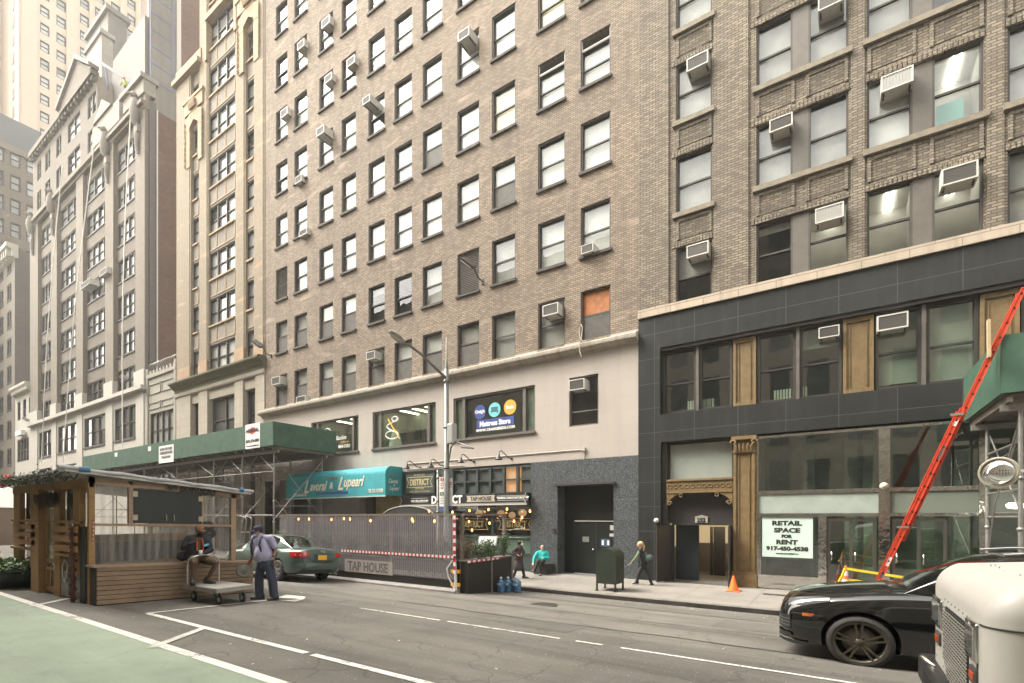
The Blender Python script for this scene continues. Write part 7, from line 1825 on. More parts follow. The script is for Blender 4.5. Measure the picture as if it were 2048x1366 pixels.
for k_ in range(2):
    a = PY(470+11*k_,1088,8.2+.3*k_); b = PY(476+11*k_,1040,8.2+.3*k_); b2 = b+Vector((.3,.1,-.02)); a2 = a+Vector((.3,.1,0)); m.tube([a,b,b+Vector((.08,.03,.12)),b2+Vector((-.05,0,.1)),b2,a2], .022, 6); m.tube([a.lerp(b,.5),a2.lerp(b2,.5)], .016, 5)
m.build('frame', M_galvd, ft)
m = MB(); c = gp(475,1125); 
m.obox(PY(470,1088,8.2),PY(484,1088,8.2),.3,.03); m.tube([PY(471,1087,8.15),PY(473,1087,8.0)],.1,12); m.build('toe_plate', M_galvd, ft)
# ---- platform cart
ct = thing('platform_cart', 'flat aluminium platform cart on four caster wheels with bowed handle', 'platform cart', (-11.5,5.6,.53))
M_ct = mat('worn_aluminium', (.42,.40,.37), .5, .35, noise=.3, nscale=9, bump=.15, bscale=30)
q1 = gp(439,1211); q2 = gp(492.7,1205.5); q3 = gp(383.5,1202)
ux = (q3-q1); uy = (q2-q1); ux.z = uy.z = 0; lx, ly = ux.length+.18, uy.length+.22; ux.normalize(); uy = Vector((-ux.y,ux.x,0)) if ux.cross(uy).z > 0 else Vector((ux.y,-ux.x,0))
o_ = q1-ux*.1-uy*.12; zp0, zp1 = .835, .90
def cp(a, b, z): v = o_+ux*a+uy*b; return Vector((v.x,v.y,z))
m = MB(); c4 = [cp(0,0,0),cp(lx,0,0),cp(lx,ly,0),cp(0,ly,0)]
m.prism([(v.x,v.y) for v in c4],'z',zp0+.015,zp1); bevel(recalc(m.build('deck', M_ct, ct)),.012)
m = MB()
for a,b in zip(c4,c4[1:]+c4[:1]): m.obox((a.x,a.y,zp0+.02),(b.x,b.y,zp0+.02),.03,.09)
m.build('edge_channel', M_galv, ct)
M_rub = mat('caster_rubber', (.02,.02,.02), .6)
for (a,b) in ((.14,.14),(lx-.14,.14),(lx-.14,ly-.14),(.14,ly-.14)):
    c = cp(a,b,0); g0 = zr(c.y); r_ = .115; ax = uy
    w_ = MB(); w_.lathe([(0,-.028),(.05,-.028),(.055,-.018),(r_-.02,-.02),(r_,-.014),(r_,.014),(r_-.02,.02),(.055,.018),(.05,.028),(0,.028)], (c.x,c.y,g0+r_), 'y', 20); wo = w_.build('wheel', M_rub, ct)
    w_ = MB(); w_.lathe([(0,-.031),(.055,-.03),(.055,.03),(0,.031)], (c.x,c.y,g0+r_), 'y', 14); w_.build('hub', M_galv, wo)
    w_ = MB(); w_.box(c.x-.012,c.x+.012,c.y-.04,c.y-.032,g0+r_-.01,zp0-.02); w_.box(c.x-.012,c.x+.012,c.y+.032,c.y+.04,g0+r_-.01,zp0-.02); w_.box(c.x-.04,c.x+.04,c.y-.045,c.y+.045,zp0-.04,zp0+.0); w_.build('fork', M_galv, wo)
h0, h1 = cp(lx-.03,.06,0), cp(lx-.03,ly-.04,0); zh = PX(385,1111,h0.x).z
pts = [Vector((h0.x,h0.y,zp1)), Vector((h0.x,h0.y,zh-.22))]+[Vector((h0.x,h0.y,0)).lerp(Vector((h1.x,h1.y,0)),.5-.5*math.cos(k/8*math.pi))+Vector((0,0,zh-.22+.22*math.sin(k/8*math.pi)**.6)) for k in range(1,8)]+[Vector((h1.x,h1.y,zh-.22)), Vector((h1.x,h1.y,zp1))]
m = MB(); m.tube(pts,.018,8); m.build('handle', mat('pale_tube',(.6,.58,.54),.35,.6), ct)
# ================================================================ vehicles
def lerp_tab(tab, x):
    if x <= tab[0][0]: return tab[0][1]
    for i in range(len(tab)-1):
        (a, va), (b, vb) = tab[i], tab[i+1]
        if a <= x <= b:
            p0 = tab[max(i-1,0)]; p3 = tab[min(i+2,len(tab)-1)]; h = b-a; t = (x-a)/h
            ma = (vb-p0[1])/(b-p0[0])*h if b != p0[0] else 0; mb_ = (p3[1]-va)/(p3[0]-a)*h if p3[0] != a else 0
            return (2*t**3-3*t*t+1)*va+(t**3-2*t*t+t)*ma+(-2*t**3+3*t*t)*vb+(t**3-t*t)*mb_
    return tab[-1][1]
def split_grid(rows, classify):
    """one smooth grid cut into several meshes by face class"""
    out = {}; n = len(rows[0])
    flat = [tuple(p) for r in rows for p in r]
    for a in range(len(rows)-1):
        for b in range(n-1):
            k = classify(a, b)
            if k: out.setdefault(k, []).append((a*n+b, a*n+b+1, (a+1)*n+b+1, (a+1)*n+b))
    return flat, out
def mesh_from(flat, faces, name, m, par, sub=0, solid=0):
    used = sorted({i for f in faces for i in f}); ix = {u: i for i, u in enumerate(used)}
    me = bpy.data.meshes.new(name); me.from_pydata([flat[u] for u in used], [], [tuple(ix[i] for i in f) for f in faces]); me.update()
    for p in me.polygons: p.use_smooth = True
    me.materials.append(m); o = bpy.data.objects.new(name, me); C.objects.link(o)
    recalc(o); o.parent = par
    return o
def cut(o, cutters):
    for c in cutters:
        md = o.modifiers.new('b', 'BOOLEAN'); md.operation = 'DIFFERENCE'; md.object = c; md.solver = 'EXACT'
    dg = bpy.context.evaluated_depsgraph_get(); dg.update()
    me = bpy.data.meshes.new_from_object(o.evaluated_get(dg)); o.modifiers.clear(); o.data = me
    for c in cutters: bpy.data.objects.remove(c)
def wheel(par, c, r, wd, rimr, m_rim, spokes=5, double=True, side=-1, label=None):
    """side -1: outer face towards -y"""
    s = side; y0 = c[1]
    m = MB(); m.lathe([(r*.55,.02),(r*.55,.09)], (c[0],y0,c[2]), 'y', 32)
    rw = MB(); Y = lambda d: (c[0], y0, c[2])
    rw.lathe([(rimr,s*wd/2),(rimr-.012,s*(wd/2+.004)),(rimr-.03,s*(wd/2-.02)),(rimr-.035,s*(-wd/2))], (c[0],y0,c[2]), 'y', 40)
    rw.lathe([(0,s*(wd/2-.005)),(.05,s*(wd/2-.008)),(.065,s*(wd/2-.03)),(.065,s*0)], (c[0],y0,c[2]), 'y', 20)
    for k in range(spokes):
        for off in ((-.13, .13) if double else (0,)):
            a = 2*math.pi*k/spokes+.35
            p = Vector((c[0]+.05*math.cos(a+off*2), y0+s*(wd/2-.022), c[2]+.05*math.sin(a+off*2))); q = Vector((c[0]+(rimr-.02)*math.cos(a+off*1.15), y0+s*(wd/2-.014), c[2]+(rimr-.02)*math.sin(a+off*1.15)))
            rw.obox(p, q, .026 if double else .06, .025, up=(0,s,0))
    w = rw.build('wheel', m_rim, None); w.parent = par
    t = MB(); t.lathe([(rimr-.004,s*wd*.5),(rimr+.02,s*wd*.535),(r-.05,s*wd*.53),(r-.012,s*wd*.43),(r,s*wd*.3),(r,-s*wd*.3),(r-.02,-s*wd*.45),(rimr,-s*wd*.5)], c, 'y', 48)
    o = t.build('tyre', mat('tyre_rubber', (.035,.032,.028), .75, noise=.3, nscale=30), None); o.parent = w
    d = MB(); d.lathe([(0,s*.02),(rimr*.68,s*.02),(rimr*.68,s*.0),(0,0)], c, 'y', 30); o = d.build('brake_disc', mat('brake_disc', (.35,.33,.3), .45, .8), None); o.parent = w
    d = MB(); d.lathe([(0,-s*.03),(rimr-.03,-s*.03)], c, 'y', 30); o = d.build('inner_well', mat('wheel_well', (.01,.01,.01), .9), None); o.parent = w
    return w
def car(name, label, loc, T, paint, glassm, extras=None):
    L_ = T['L']; root = thing(name, label, 'car', loc)
    N = 96; rows = []
    for i in range(N+1):
        x = L_*i/N; zb, zs, zt = (lerp_tab(T[k], x) for k in ('zb','zs','zt')); wb, wm, ws, wt = (lerp_tab(T[k], x) for k in ('wb','wm','ws','wt'))
        zm = zb+(zs-zb)*.5
        pts = [(0,zb),(wb*.8,zb),(wb,zb+.05),(wb+(wm-wb)*.75,zb+.14),(wm,zm-.06),(wm+.003,zm+.06),(wm-(wm-ws)*.35,zs-.09),(ws,zs),(ws-.05,zs+(zt-zs)*.45),(wt,zt-.012*(zt>zs)),(wt*.6,zt+(.018)),(0,zt+.03)]
        rows.append([(x-T['ref'], y, z) for y, z in reversed([(-a, b) for a, b in pts])]+[(x-T['ref'], y, z) for y, z in []])
        rows[-1] = [(x-T['ref'], -a, b) for a, b in reversed(pts)][:-1]+[(x-T['ref'], a, b) for a, b in pts]
        # order: top centre -> left side -> bottom centre -> right side -> top centre
        rows[-1] = [(x-T['ref'], -a, b) for a, b in reversed(pts)]+[(x-T['ref'], a, b) for a, b in pts[1:]]
    m = MB(); m.grid(rows, smooth=True); m.face(rows[0]); m.face(list(reversed(rows[-1])))
    body = m.build('body', paint, None); recalc(body)
    cs = []
    for wx in T['wheels']:
        for s in (-1, 1):
            c = MB(); c.lathe([(0,s*(T['hw']-.34)),(T['ar'],s*(T['hw']-.34)),(T['ar'],s*(T['hw']+.3)),(0,s*(T['hw']+.3))], (wx-T['ref'],0,T['wr']+.015), 'y', 48)
            co_ = c.build('cutter', paint); recalc(co_); cs.append(co_)
    cut(body, cs); body.parent = root
    for p in body.data.polygons: p.use_smooth = True
    body.data.set_sharp_from_angle(angle=R(32))
    # greenhouse
    G = T['G']; rows = []; M_ = 60; g0, g1 = G['x0'], G['x1']
    for i in range(M_+1):
        x = g0+(g1-g0)*i/M_; zt = lerp_tab(G['top'], x); zb = lerp_tab(T['zt'], x)-.02; zbelt = lerp_tab(T['zs'], x)+.01
        wb = lerp_tab(G['wb'], x); wr = lerp_tab(G['wr'], x)
        f = max(0, min(1, (zt-zbelt)/(G['H']-zbelt)))
        wtop = wb+(wr-wb)*f; zt = max(zt, zbelt+.012)
        pr = [(wb,zbelt-.03)]+[(wb+(wtop-wb)*k/4-.0, zbelt+(zt-.055*f-zbelt)*k/4) for k in range(1,5)]+[(wtop-.05*f,zt-.018*f),(wtop*.66,zt+.006),(wtop*.33,zt+.016),(0,zt+.02)]
        rows.append([(x-T['ref'],-a,b) for a,b in pr]+[(x-T['ref'],a,b) for a,b in reversed(pr[:-1])])
    n = len(rows[0])
    def cls(a, b):
        xa = g0+(g1-g0)*(a+.5)/M_; bb_ = b if b < 8 else 15-b
        if bb_ in (1,2,3):
            for (p, q) in G['side']:
                if p < xa < q and lerp_tab(G['top'], xa)-lerp_tab(T['zs'], xa) > .10: return 'side_window'
        if bb_ == 4 or bb_ < 5: return 'roof'
        if bb_ >= 5:
            if G['ws'][0] < xa < G['ws'][1]: return 'windscreen'
            if G['rs'][0] < xa < G['rs'][1]: return 'rear_window'
        return 'roof'
    flat, parts = split_grid(rows, cls)
    for k, fs in parts.items():
        o = mesh_from(flat, fs, k, paint if k == 'roof' else glassm, root)
        if k == 'side_window': split_islands(o)
    return root
M_blackp = mat('black_car_paint', (.003,.004,.004), .12, coat=1, spec=.6); M_cglass = glassmat('car_glass', tint=(.30,.36,.32), ior=1.7)
M_trim = mat('black_plastic_trim', (.015,.015,.015), .5); M_rimb = mat('bronze_black_rim', (.10,.09,.068), .45, .7)
# ---- black SUV
ref = .93; yc = 9.25; xw = .24; gl_ = zr(8.35)-.04
suv = dict(L=4.68, ref=ref, wheels=(.93,3.74), wr=.365, ar=.42, hw=.95,
 zb=[(0,.30),(.15,.22),(.5,.20),(3,.22),(4.3,.26),(4.68,.40)], zs=[(0,.66),(.08,.76),(.3,.84),(.8,.93),(1.4,1.0),(2.4,1.03),(4,1.06),(4.5,1.02),(4.68,.95)],
 zt=[(0,.70),(.08,.84),(.3,.95),(.8,1.05),(1.4,1.11),(2.4,1.12),(4,1.12),(4.5,1.08),(4.68,.98)],
 wb=[(0,.45),(.1,.66),(.3,.83),(.7,.88),(4,.88),(4.6,.76),(4.68,.66)], wm=[(0,.50),(.06,.70),(.2,.84),(.45,.92),(.93,.955),(1.6,.93),(3,.93),(3.7,.965),(4.4,.90),(4.68,.72)],
 ws=[(0,.46),(.06,.64),(.2,.76),(.45,.85),(.93,.90),(1.6,.88),(3,.88),(3.7,.91),(4.4,.82),(4.68,.66)], wt=[(0,.3),(.1,.5),(.3,.60),(.8,.66),(1.4,.70),(4,.70),(4.68,.5)],
 G=dict(x0=1.38,x1=4.5,H=1.63,top=[(1.38,1.08),(1.7,1.30),(2.05,1.51),(2.35,1.60),(2.9,1.635),(3.5,1.59),(4.1,1.47),(4.5,1.12)], wb=[(1.38,.78),(1.9,.86),(4,.86),(4.5,.74)], wr=[(1.38,.66),(2.3,.66),(4,.62),(4.5,.55)], side=[(1.95,2.85),(2.93,3.8)], ws=(1.46,2.18), rs=(4.0,4.42)))
sv = car('sports_utility_vehicle', 'glossy black SUV entering from the right beside the white truck', (xw, yc, gl_), suv, M_blackp, M_cglass)
for wx in (0, 2.81):
    for s in (-1, 1): wheel(sv, (wx, s*(.955-.125), .365), .365, .25, .285, M_rimb, 5, True, s)
def sp_(m_, name, par=sv):
    def f(mb): return lpart(mb, name, m_, par)
    return f
def onbody(T, x, yf):  # half-width on shoulder
    return lerp_tab(T['ws'], x)
m = MB()   # grille and bumper intakes wrap the nose
def nose_strip(T, x_list, za, zb_, key='wm', out=.008):
    L0, L1 = [], []
    for s in (-1, 1):
        pass
    pts = [(x, -lerp_tab(T[key], x)-out) for x in reversed(x_list)]+[(-.012, -.35),(-.014,0),(-.012,.35)]+[(x, lerp_tab(T[key], x)+out) for x in x_list]
    return [[(x-T['ref'], y, za) for x, y in pts], [(x-T['ref'], y, zb_) for x, y in pts]]
for (za, zb_) in ((.44,.64),(.30,.38)):
    m.grid(nose_strip(suv, [.0,.03,.08,.16], za, zb_, out=.012), smooth=True)
lpart(m, 'front_intake', M_trim, sv)
m = MB()
for z in (.48,.53,.58): m.grid(nose_strip(suv, [.0,.03,.08,.15], z, z+.012, out=.018), smooth=True)
lpart(m, 'intake_slat', mat('grey_slat', (.12,.12,.125), .35), sv)
m = MB(); m.grid(nose_strip(suv, [.0,.04,.1,.2,.35], .22, .27, key='wb', out=.05), smooth=True); lpart(m, 'front_lip', M_trim, sv)
M_hl = glassmat('lamp_lens_dark', base=(.10,.10,.10), ior=1.9)
for s in (-1, 1):
    rows = []
    for i in range(9):
        x = .13+.48*i/8; t = i/8
        w1 = lerp_tab(suv['ws'], x)+.012; zz_ = lerp_tab(suv['zs'], x); w2 = lerp_tab(suv['wt'], x); zt = lerp_tab(suv['zt'], x)
        lo = .0+.0*t; hi = .62*(1-.75*t)
        def P_(f):
            if f <= 0: return (x-ref, s*(w1+.008), zz_-.05*(1-t))
            return (x-ref, s*(w1+(w2-w1)*f*.8), zz_+(zt-zz_)*f**.6+.012)
        rows.append([P_(f) for f in (0,.15*(1-t)+.03,.4*hi+.06,hi+.08)])
    m = MB(); m.grid(rows); lpart(m, 'headlight', M_hl, sv)
m = MB(); x = .36; m.box(.30-ref,.47-ref,-.905,-.885,.665,.705); lpart(m, 'side_marker', mat('amber_lens', (.75,.19,.02), .3), sv)
m = MB(); m.tube([(x_-ref, -lerp_tab(suv['wm'],x_)*1.0-.002, .69-.0) for x_ in (.18,.3,.45,.55)], .004, 4); m.tube([(1.62-ref,-.925,z) for z in (.33,.6,.8)]+[(1.68-ref,-.893,1.0)], .004, 4); lpart(m, 'panel_gap', M_trim, sv)
m = MB()   # wheel arch liners
for wx in (0,2.81): 
    for s in (-1,1): m.lathe([(.419,s*.62),(.419,s*.93)], (wx,0,.38), 'y', 32, a0=-.25, a1=math.pi+.25); m.lathe([(0,s*.62),(.42,s*.62)], (wx,0,.38), 'y', 24)
lpart(m, 'arch_liner', mat('wheel_well'), sv)
m = MB(); m.tube([(x_-ref,s*.62,lerp_tab(suv['G']['top'],x_)+.05) for x_ in (2.3,2.6,3.2,3.9) for s in (-1,)], .02, 6); m.tube([(x_-ref,.62,lerp_tab(suv['G']['top'],x_)+.05) for x_ in (2.3,2.6,3.2,3.9)], .02, 6); split_islands(lpart(m, 'roof_rail', mat('bright_rail',(.6,.6,.62),.2,1), sv))
for s in (-1,1):
    m = MB(); m.lathe([(0,-.13),(.06,-.11),(.085,-.03),(.08,.04),(.0,.07)], (1.98-ref, s*1.02, 1.08), 'x', 14); m.box(1.96-ref,2.02-ref,min(s*.86,s*.97),max(s*.86,s*.97),1.03,1.06); lpart(m, 'wing_mirror', M_blackp, sv)
m = MB(); m.box(-.03-ref,-.01-ref,-.14,.14,.40,.50); lpart(m, 'plate_holder', M_trim, sv)
for yy in (-.38,.38):
    m = MB(); m.box(2.3-ref,2.42-ref,yy-.22,yy+.22,.75,1.28); m.lathe([(0,1.26),(.12,1.28),(.13,1.38),(.1,1.46),(0,1.48)], (2.4-ref,yy,0), 'z', 12); lpart(m, 'seat', mat('dark_seat',(.04,.04,.04),.8), sv)

# ---- green saloon
cam_ = dict(L=4.82, ref=0, wheels=(.95,3.73), wr=.335, ar=.385, hw=.91,
 zb=[(0,.34),(.3,.22),(4.2,.24),(4.6,.28),(4.82,.42)], zs=[(0,.60),(.4,.80),(1.2,.90),(2.4,.94),(3.6,.97),(4.3,.98),(4.72,.96),(4.82,.86)],
 zt=[(0,.62),(.4,.86),(1.2,.97),(2.4,1.0),(3.6,1.03),(4.0,1.05),(4.55,1.06),(4.76,1.04),(4.82,.90)],
 wb=[(0,.5),(.3,.8),(.9,.85),(4.2,.85),(4.6,.78),(4.82,.66)], wm=[(0,.55),(.2,.8),(.6,.89),(4.1,.91),(4.5,.87),(4.72,.78),(4.82,.66)],
 ws=[(0,.5),(.2,.72),(.6,.82),(4.0,.84),(4.5,.80),(4.72,.72),(4.82,.62)], wt=[(0,.4),(.4,.62),(1,.68),(4.3,.66),(4.82,.52)],
 G=dict(x0=1.1,x1=4.12,H=1.48,top=[(1.1,.98),(1.5,1.2),(1.95,1.40),(2.4,1.475),(2.9,1.48),(3.3,1.41),(3.75,1.21),(4.12,1.05)], wb=[(1.1,.70),(1.6,.80),(3.4,.80),(4.12,.66)], wr=[(1.1,.56),(4.12,.54)], side=[(1.75,2.55),(2.62,3.35)], ws=(1.2,1.95), rs=(3.22,4.04)))
M_green = mat('grey_green_car_paint', (.085,.128,.110), .3, .45, coat=.8)
cg = car('saloon_car', 'grey-green saloon car seen from behind with yellow licence plate', (-19.35, 10.3, 0), cam_, M_green, glassmat('saloon_glass', tint=(.42,.50,.44), ior=1.7))
sv.scale = (1.09,1.02,.975); tilt = math.atan(-.08); cg.rotation_euler = (tilt, 0, 0); cg.location = (-19.42, 10.32, zr(10.32)-.0)
cg.scale = (1.02,1.02,1.05)
for wx in (.95, 3.73):
    for s in (-1, 1): wheel(cg, (wx, s*.80, .335), .335, .21, .21, mat('silver_rim', (.4,.4,.4), .35, .9), 6, False, s)
M_tl = mat('red_tail_lens', (.45,.012,.015), .15, coat=1); M_tw = mat('white_tail_lens', (.6,.5,.5), .15, coat=1)
for s in (-1, 1):
    m = MB(); rows = []
    for i in range(7):
        t = i/6; x = 4.36+.42*min(1,t*1.25); y = s*(lerp_tab(cam_['wm'],x)+.012) if t < .8 else s*(.70-.9*(t-.8)); xx = x if t < .8 else 4.80+.02
        rows.append([(xx, y, .80),(xx+.008,y,.87),(xx-.01,y*.985,.95)])
    m.grid(rows); lpart(m, 'tail_light', M_tl, cg)
    m = MB(); m.grid([[(4.60,s*(lerp_tab(cam_['wm'],4.6)+.02),.845),(4.60,s*(lerp_tab(cam_['wm'],4.6)+.02),.875)],[(4.76,s*(lerp_tab(cam_['wm'],4.76)+.02),.845),(4.76,s*(lerp_tab(cam_['wm'],4.76)+.02),.875)]]); lpart(m, 'tail_light_band', M_tw, cg)
m = MB(); m.box(4.80,4.835,-.16,.16,.72,.87); lp_ = lpart(m, 'licence_plate', mat('yellow_plate', (.80,.42,.02), .4), cg)
m = MB(); m.box(4.79,4.825,-.34,.34,.89,.93); lpart(m, 'trunk_garnish', M_green, cg)
m = MB(); m.box(4.795,4.83,-.36,.36,.66,.71); m.box(4.80,4.828,-.30,-.19,.71,.9); lpart(m, 'plate_recess', mat('dark_green_shadow_trim', (.03,.045,.04), .4), cg)
m = MB(); m.tube([(4.83,.07*math.cos(a*.55),.985+.035*math.sin(a*.55)) for a in range(13)], .008, 5); m.tube([(4.83,-.03,.985),(4.83,.03,.985)],.007,5); lpart(m, 'emblem', mat('bright_rail'), cg)
m = MB(); m.tube([(4.62,-.66,1.03),(4.79,-.60,.90),(4.835,-.44,.72),(4.84,-.2,.655),(4.84,.2,.655),(4.835,.44,.72),(4.79,.60,.90),(4.62,.66,1.03)], .007, 5); m.tube([(4.10,-.62,1.06),(4.6,-.66,1.045)], .006, 4); m.tube([(4.45,-.885,.60),(4.74,-.74,.58),(4.84,-.3,.57),(4.84,.3,.57),(4.74,.74,.58)], .006, 4); lpart(m, 'trunk_seam', mat('seam_dark',(.04,.035,.03),.8), cg)
m = MB(); m.grid([[(4.60,-.90,.50),(4.60,-.90,.62)],[(4.78,-.76,.50),(4.78,-.76,.62)],[(4.87,-.4,.50),(4.87,-.4,.62)],[(4.885,0,.50),(4.885,0,.62)],[(4.87,.4,.50),(4.87,.4,.62)],[(4.78,.76,.50),(4.78,.76,.62)]]); lpart(m, 'rear_bumper', M_green, cg)
m = MB(); m.tube([(4.72,.55,.27),(4.86,.56,.27)], .035, 10); lpart(m, 'exhaust_pipe', M_galv, cg)
m = MB(); m.tube([(x_,-lerp_tab(cam_['wm'],x_)-.003,.60) for x_ in (1.2,2.2,3.3)], .004, 4); m.tube([(2.58,-.913,z) for z in (.35,.7,.95)], .004, 4); m.tube([(3.4,-.913,z) for z in (.55,.8,.95)], .004, 4); m.tube([(4.81,-.55,.64),(4.83,0,.63),(4.81,.55,.64)], .005, 4); lpart(m, 'panel_gap', M_trim, cg)
m = MB(); m.tube([(2.35,-.915,.80),(2.5,-.925,.81)], .014, 6); m.tube([(3.15,-.915,.82),(3.3,-.925,.83)], .014, 6); lpart(m, 'door_handle', mat('bright_rail'), cg)
m = MB(); m.tube([(x_,-.80+.20*max(0,(lerp_tab(cam_['G']['top'],x_)-.98)/.5), lerp_tab(cam_['G']['top'],x_)-.03) for x_ in (1.3,1.7,2.2,2.8,3.3,3.7)], .009, 4); lpart(m, 'window_trim', mat('bright_rail'), cg)
m = MB(); m.box(3.25,3.6,-.6,.6,.98,1.02)
for yy in (-.38,.38): m.box(3.15,3.3,yy-.2,yy+.2,.9,1.17); m.box(2.1,2.25,yy-.2,yy+.2,.9,1.25)
lpart(m, 'seat', mat('grey_seat',(.2,.2,.18),.8), cg)

# ---- white step truck
TX, TY0, TY1 = .735, 4.02, 6.04
tk = thing('step_truck', 'white riveted delivery step truck nose at the lower right corner', 'truck', (1.6, 5.03, zr(5)))
M_trk = mat('cream_truck_paint', (.54,.515,.475), .48, noise=.1, nscale=2.2, coat=.08, bump=.05, bscale=3)
def rounded_box(name, x0,x1,y0,y1,z0,z1, sel, r, seg, m_, par):
    bm = bmesh.new(); bmesh.ops.create_cube(bm, size=1)
    for v in bm.verts: v.co = Vector(((x0+x1)/2+v.co.x*(x1-x0), (y0+y1)/2+v.co.y*(y1-y0), (z0+z1)/2+v.co.z*(z1-z0)))
    es = [e for e in bm.edges if sel((e.verts[0].co+e.verts[1].co)/2)]
    bmesh.ops.bevel(bm, geom=es, offset=r, segments=seg, affect='EDGES', profile=.5)
    for f in bm.faces: f.smooth = True
    me = bpy.data.meshes.new(name); bm.to_mesh(me); bm.free(); me.materials.append(m_); me.set_sharp_from_angle(angle=R(40))
    o = bpy.data.objects.new(name, me); C.objects.link(o); attach(o, par); return o
zt_k = 1.93
tb = rounded_box('nose', TX, 3.2, TY0, TY1, .93, zt_k, lambda c: (c.x < TX+.01 and (abs(c.y-TY0)<.01 or abs(c.y-TY1)<.01)) or (c.z > zt_k-.01 and c.x < 3.1), .16, 8, M_trk, tk)
for v in tb.data.vertices:
    co_ = v.co
    if co_.z > 1.6: co_.z += max(0,(co_.z-1.6))/.33*(.22*min(1,max(0,(co_.x-TX))/.8) + .05*(1-((co_.y-5.03)/1.01)**2))
m = MB(); m.box(2.3,7.5,TY0-.06,TY1+.06,.95,3.35); tcab = m.build('cargo_body', M_trk, tk); bevel(tcab,.08,4)
m = MB(); m.box(2.28,2.30,TY0+.15,TY1-.15,2.3,3.1); m.build('windscreen', M_cglass, tk)
yk = lambda px_: PX(px_,0,TX).y; zk = lambda px_, py_: PX(px_,py_,TX).z
Xf = TX-.006
# grille
ga, gb_ = yk(1938), yk(1889)
gt0 = zk(1889,1213); gt1 = zk(1936,1243); gtop = (gt0+gt1)/2; gbf = zk(1894,1318)
pl = [(ga,gtop-.04),(ga+.08,gtop),(gb_-.1,gtop),(gb_,gtop-.08),(gb_,gbf),(gb_-.30,1.03),(ga,1.03)]
m = MB(); m.prism(pl,'x',Xf-.002,Xf+.03); recalc(m.build('grille_opening', mat('grille_black',(.008,.008,.008),.8), tk))
m = MB(); M_gr = mat('pale_grille_metal', (.50,.48,.44), .35, .5)
def clipx(z):
    hi = gb_ if z > gbf else gb_-.30*(gbf-z)/max(.01,gbf-1.03)
    return ga, hi
z = 1.04
while z < gtop-.02:
    a, b = clipx(z); m.obox((Xf-.006,a,z),(Xf-.006,b,z),.005,.008); z += .027
m.build('grille_bars', M_gr, tk)
m = MB(); y = ga+.05; k = 0
while y < gb_:
    zlo = 1.03 if y < gb_-.30 else gbf-(gb_-y)/.30*(gbf-1.03); z = zlo
    i = 0
    while z < gtop-.05:
        yy = y+(.02 if i%2 else -.02); m.box(Xf-.008,Xf-.004,yy-.004,yy+.004,z,z+.027); z += .027; i += 1
    y += .085
m.build('grille_ties', M_gr, tk)
def framed(c0, c1, z0, z1, name, m_f, m_l, rnd=.012, th=.016):
    bx = rounded_box(name, Xf-th, Xf+.02, c0, c1, z0, z1, lambda c: c.x < Xf and True or abs(c.x-(Xf-th+Xf+.02)/2)<.1, rnd, 3, m_f, tk)
    m = MB(); m.box(Xf-th-.006, Xf-th+.004, c0+.03, c1-.03, z0+.03, z1-.03); o = m.build(name+'_lens', m_l, bx); bevel(o,.02,3)
M_hlens = mat('headlamp_glass', (.55,.56,.54), .12, .75, bump=.5, bscale=40, coat=1)
for (pa, pb, ta, tb_) in ((1958.5,1938,1240,1317),(1887,1870.5,1199,1246)):
    y0_, y1_ = yk(pa), yk(pb); zc_ = (zk((pa+pb)/2,ta)+zk((pa+pb)/2,tb_))/2; framed(y0_, max(y1_, y0_+.19) if pa > 1900 else min(y1_,TY1-.03), zc_-.13, zc_+.12, 'headlight', mat('chrome_bezel',(.6,.6,.58),.15,1), M_hlens)
for (pa, pb, pc) in ((1957,1944,1351),(1883,1875,1276)):
    y0_, y1_ = yk(pa), yk(pb); zc_ = zk((pa+pb)/2,pc); framed(y0_, y1_, zc_-.055, zc_+.055, 'indicator', mat('rubber_bezel',(.05,.045,.04),.6), mat('amber_red_lens',(.50,.07,.02),.25), .01, .012)
# rivets and seams
m = MB()
def rivet(x,y,z,ax='x',r=.011): m.lathe([(0,-.007),(r*.6,-.006),(r,0)] , (x,y,z), ax, 6)
y = TY0+.26
while y < TY1-.2: rivet(Xf+.004,y,1.655); y += .075
for yy in (TY0+.245, TY1-.26): 
    z = 1.0
    while z < 1.6: rivet(Xf+.004,yy,z); z += .085
for i in range(9): rivet(Xf+.004,gb_+.03,1.0+i*.075); 
for i in range(7): rivet(Xf+.004,ga+.04+i*.14,gtop+.05,r=.011)

for i in range(12): rivet(TX+.30+.0*i, TY0+.32+.13*i, 2.0+.02*math.sin(i), 'x', .012)
m.build('rivets', mat('rivet_grey', (.36,.34,.31), .4, .3), tk)
m = MB()
for i in range(4): m.lathe([(0,-.012),(.012,-.009),(.018,0)], (1.02+.12*i,TY0+.0,1.70), 'y', 10); m.lathe([(0,-.012),(.012,-.009),(.018,0)], (1.0+.12*i,TY0+.02,1.80), 'y', 10)
m.build('dome_bolts', mat('bolt_metal',(.5,.48,.45),.4,.5), tk)
m = MB(); th = lambda a: (TX+.16-.162*math.cos(a), TY0+.16-.162*math.sin(a))
m.tube([(*th(k*math.pi/16),1.73) for k in range(9)]+[(2.2,TY0-.002,1.73)], .006, 5); m.tube([(Xf+.003,TY0+.215,z) for z in (.95,1.3,1.7)]+[(TX+.03,TY0+.235,1.80),(TX+.12,TY0+.26,1.91),(TX+.3,TY0+.28,1.99),(1.6,TY0+.3,2.1)], .006, 5); m.tube([(1.05,TY0-.001,1.73),(.98,TY0+.04,1.86),(.98,TY0+.12,1.95)], .003, 4)
m.build('panel_gap', mat('seam_dark',(.04,.035,.03),.8), tk)
m = MB(); zb1 = 1.10; m.box(TX-.10,TX+.12,TY0+.1,TY1+.10,.86,zb1); bp__ = m.build('bumper', mat('black_bumper', (.022,.022,.022), .42, noise=.3, nscale=7), tk); bevel(bp__,.03,3)
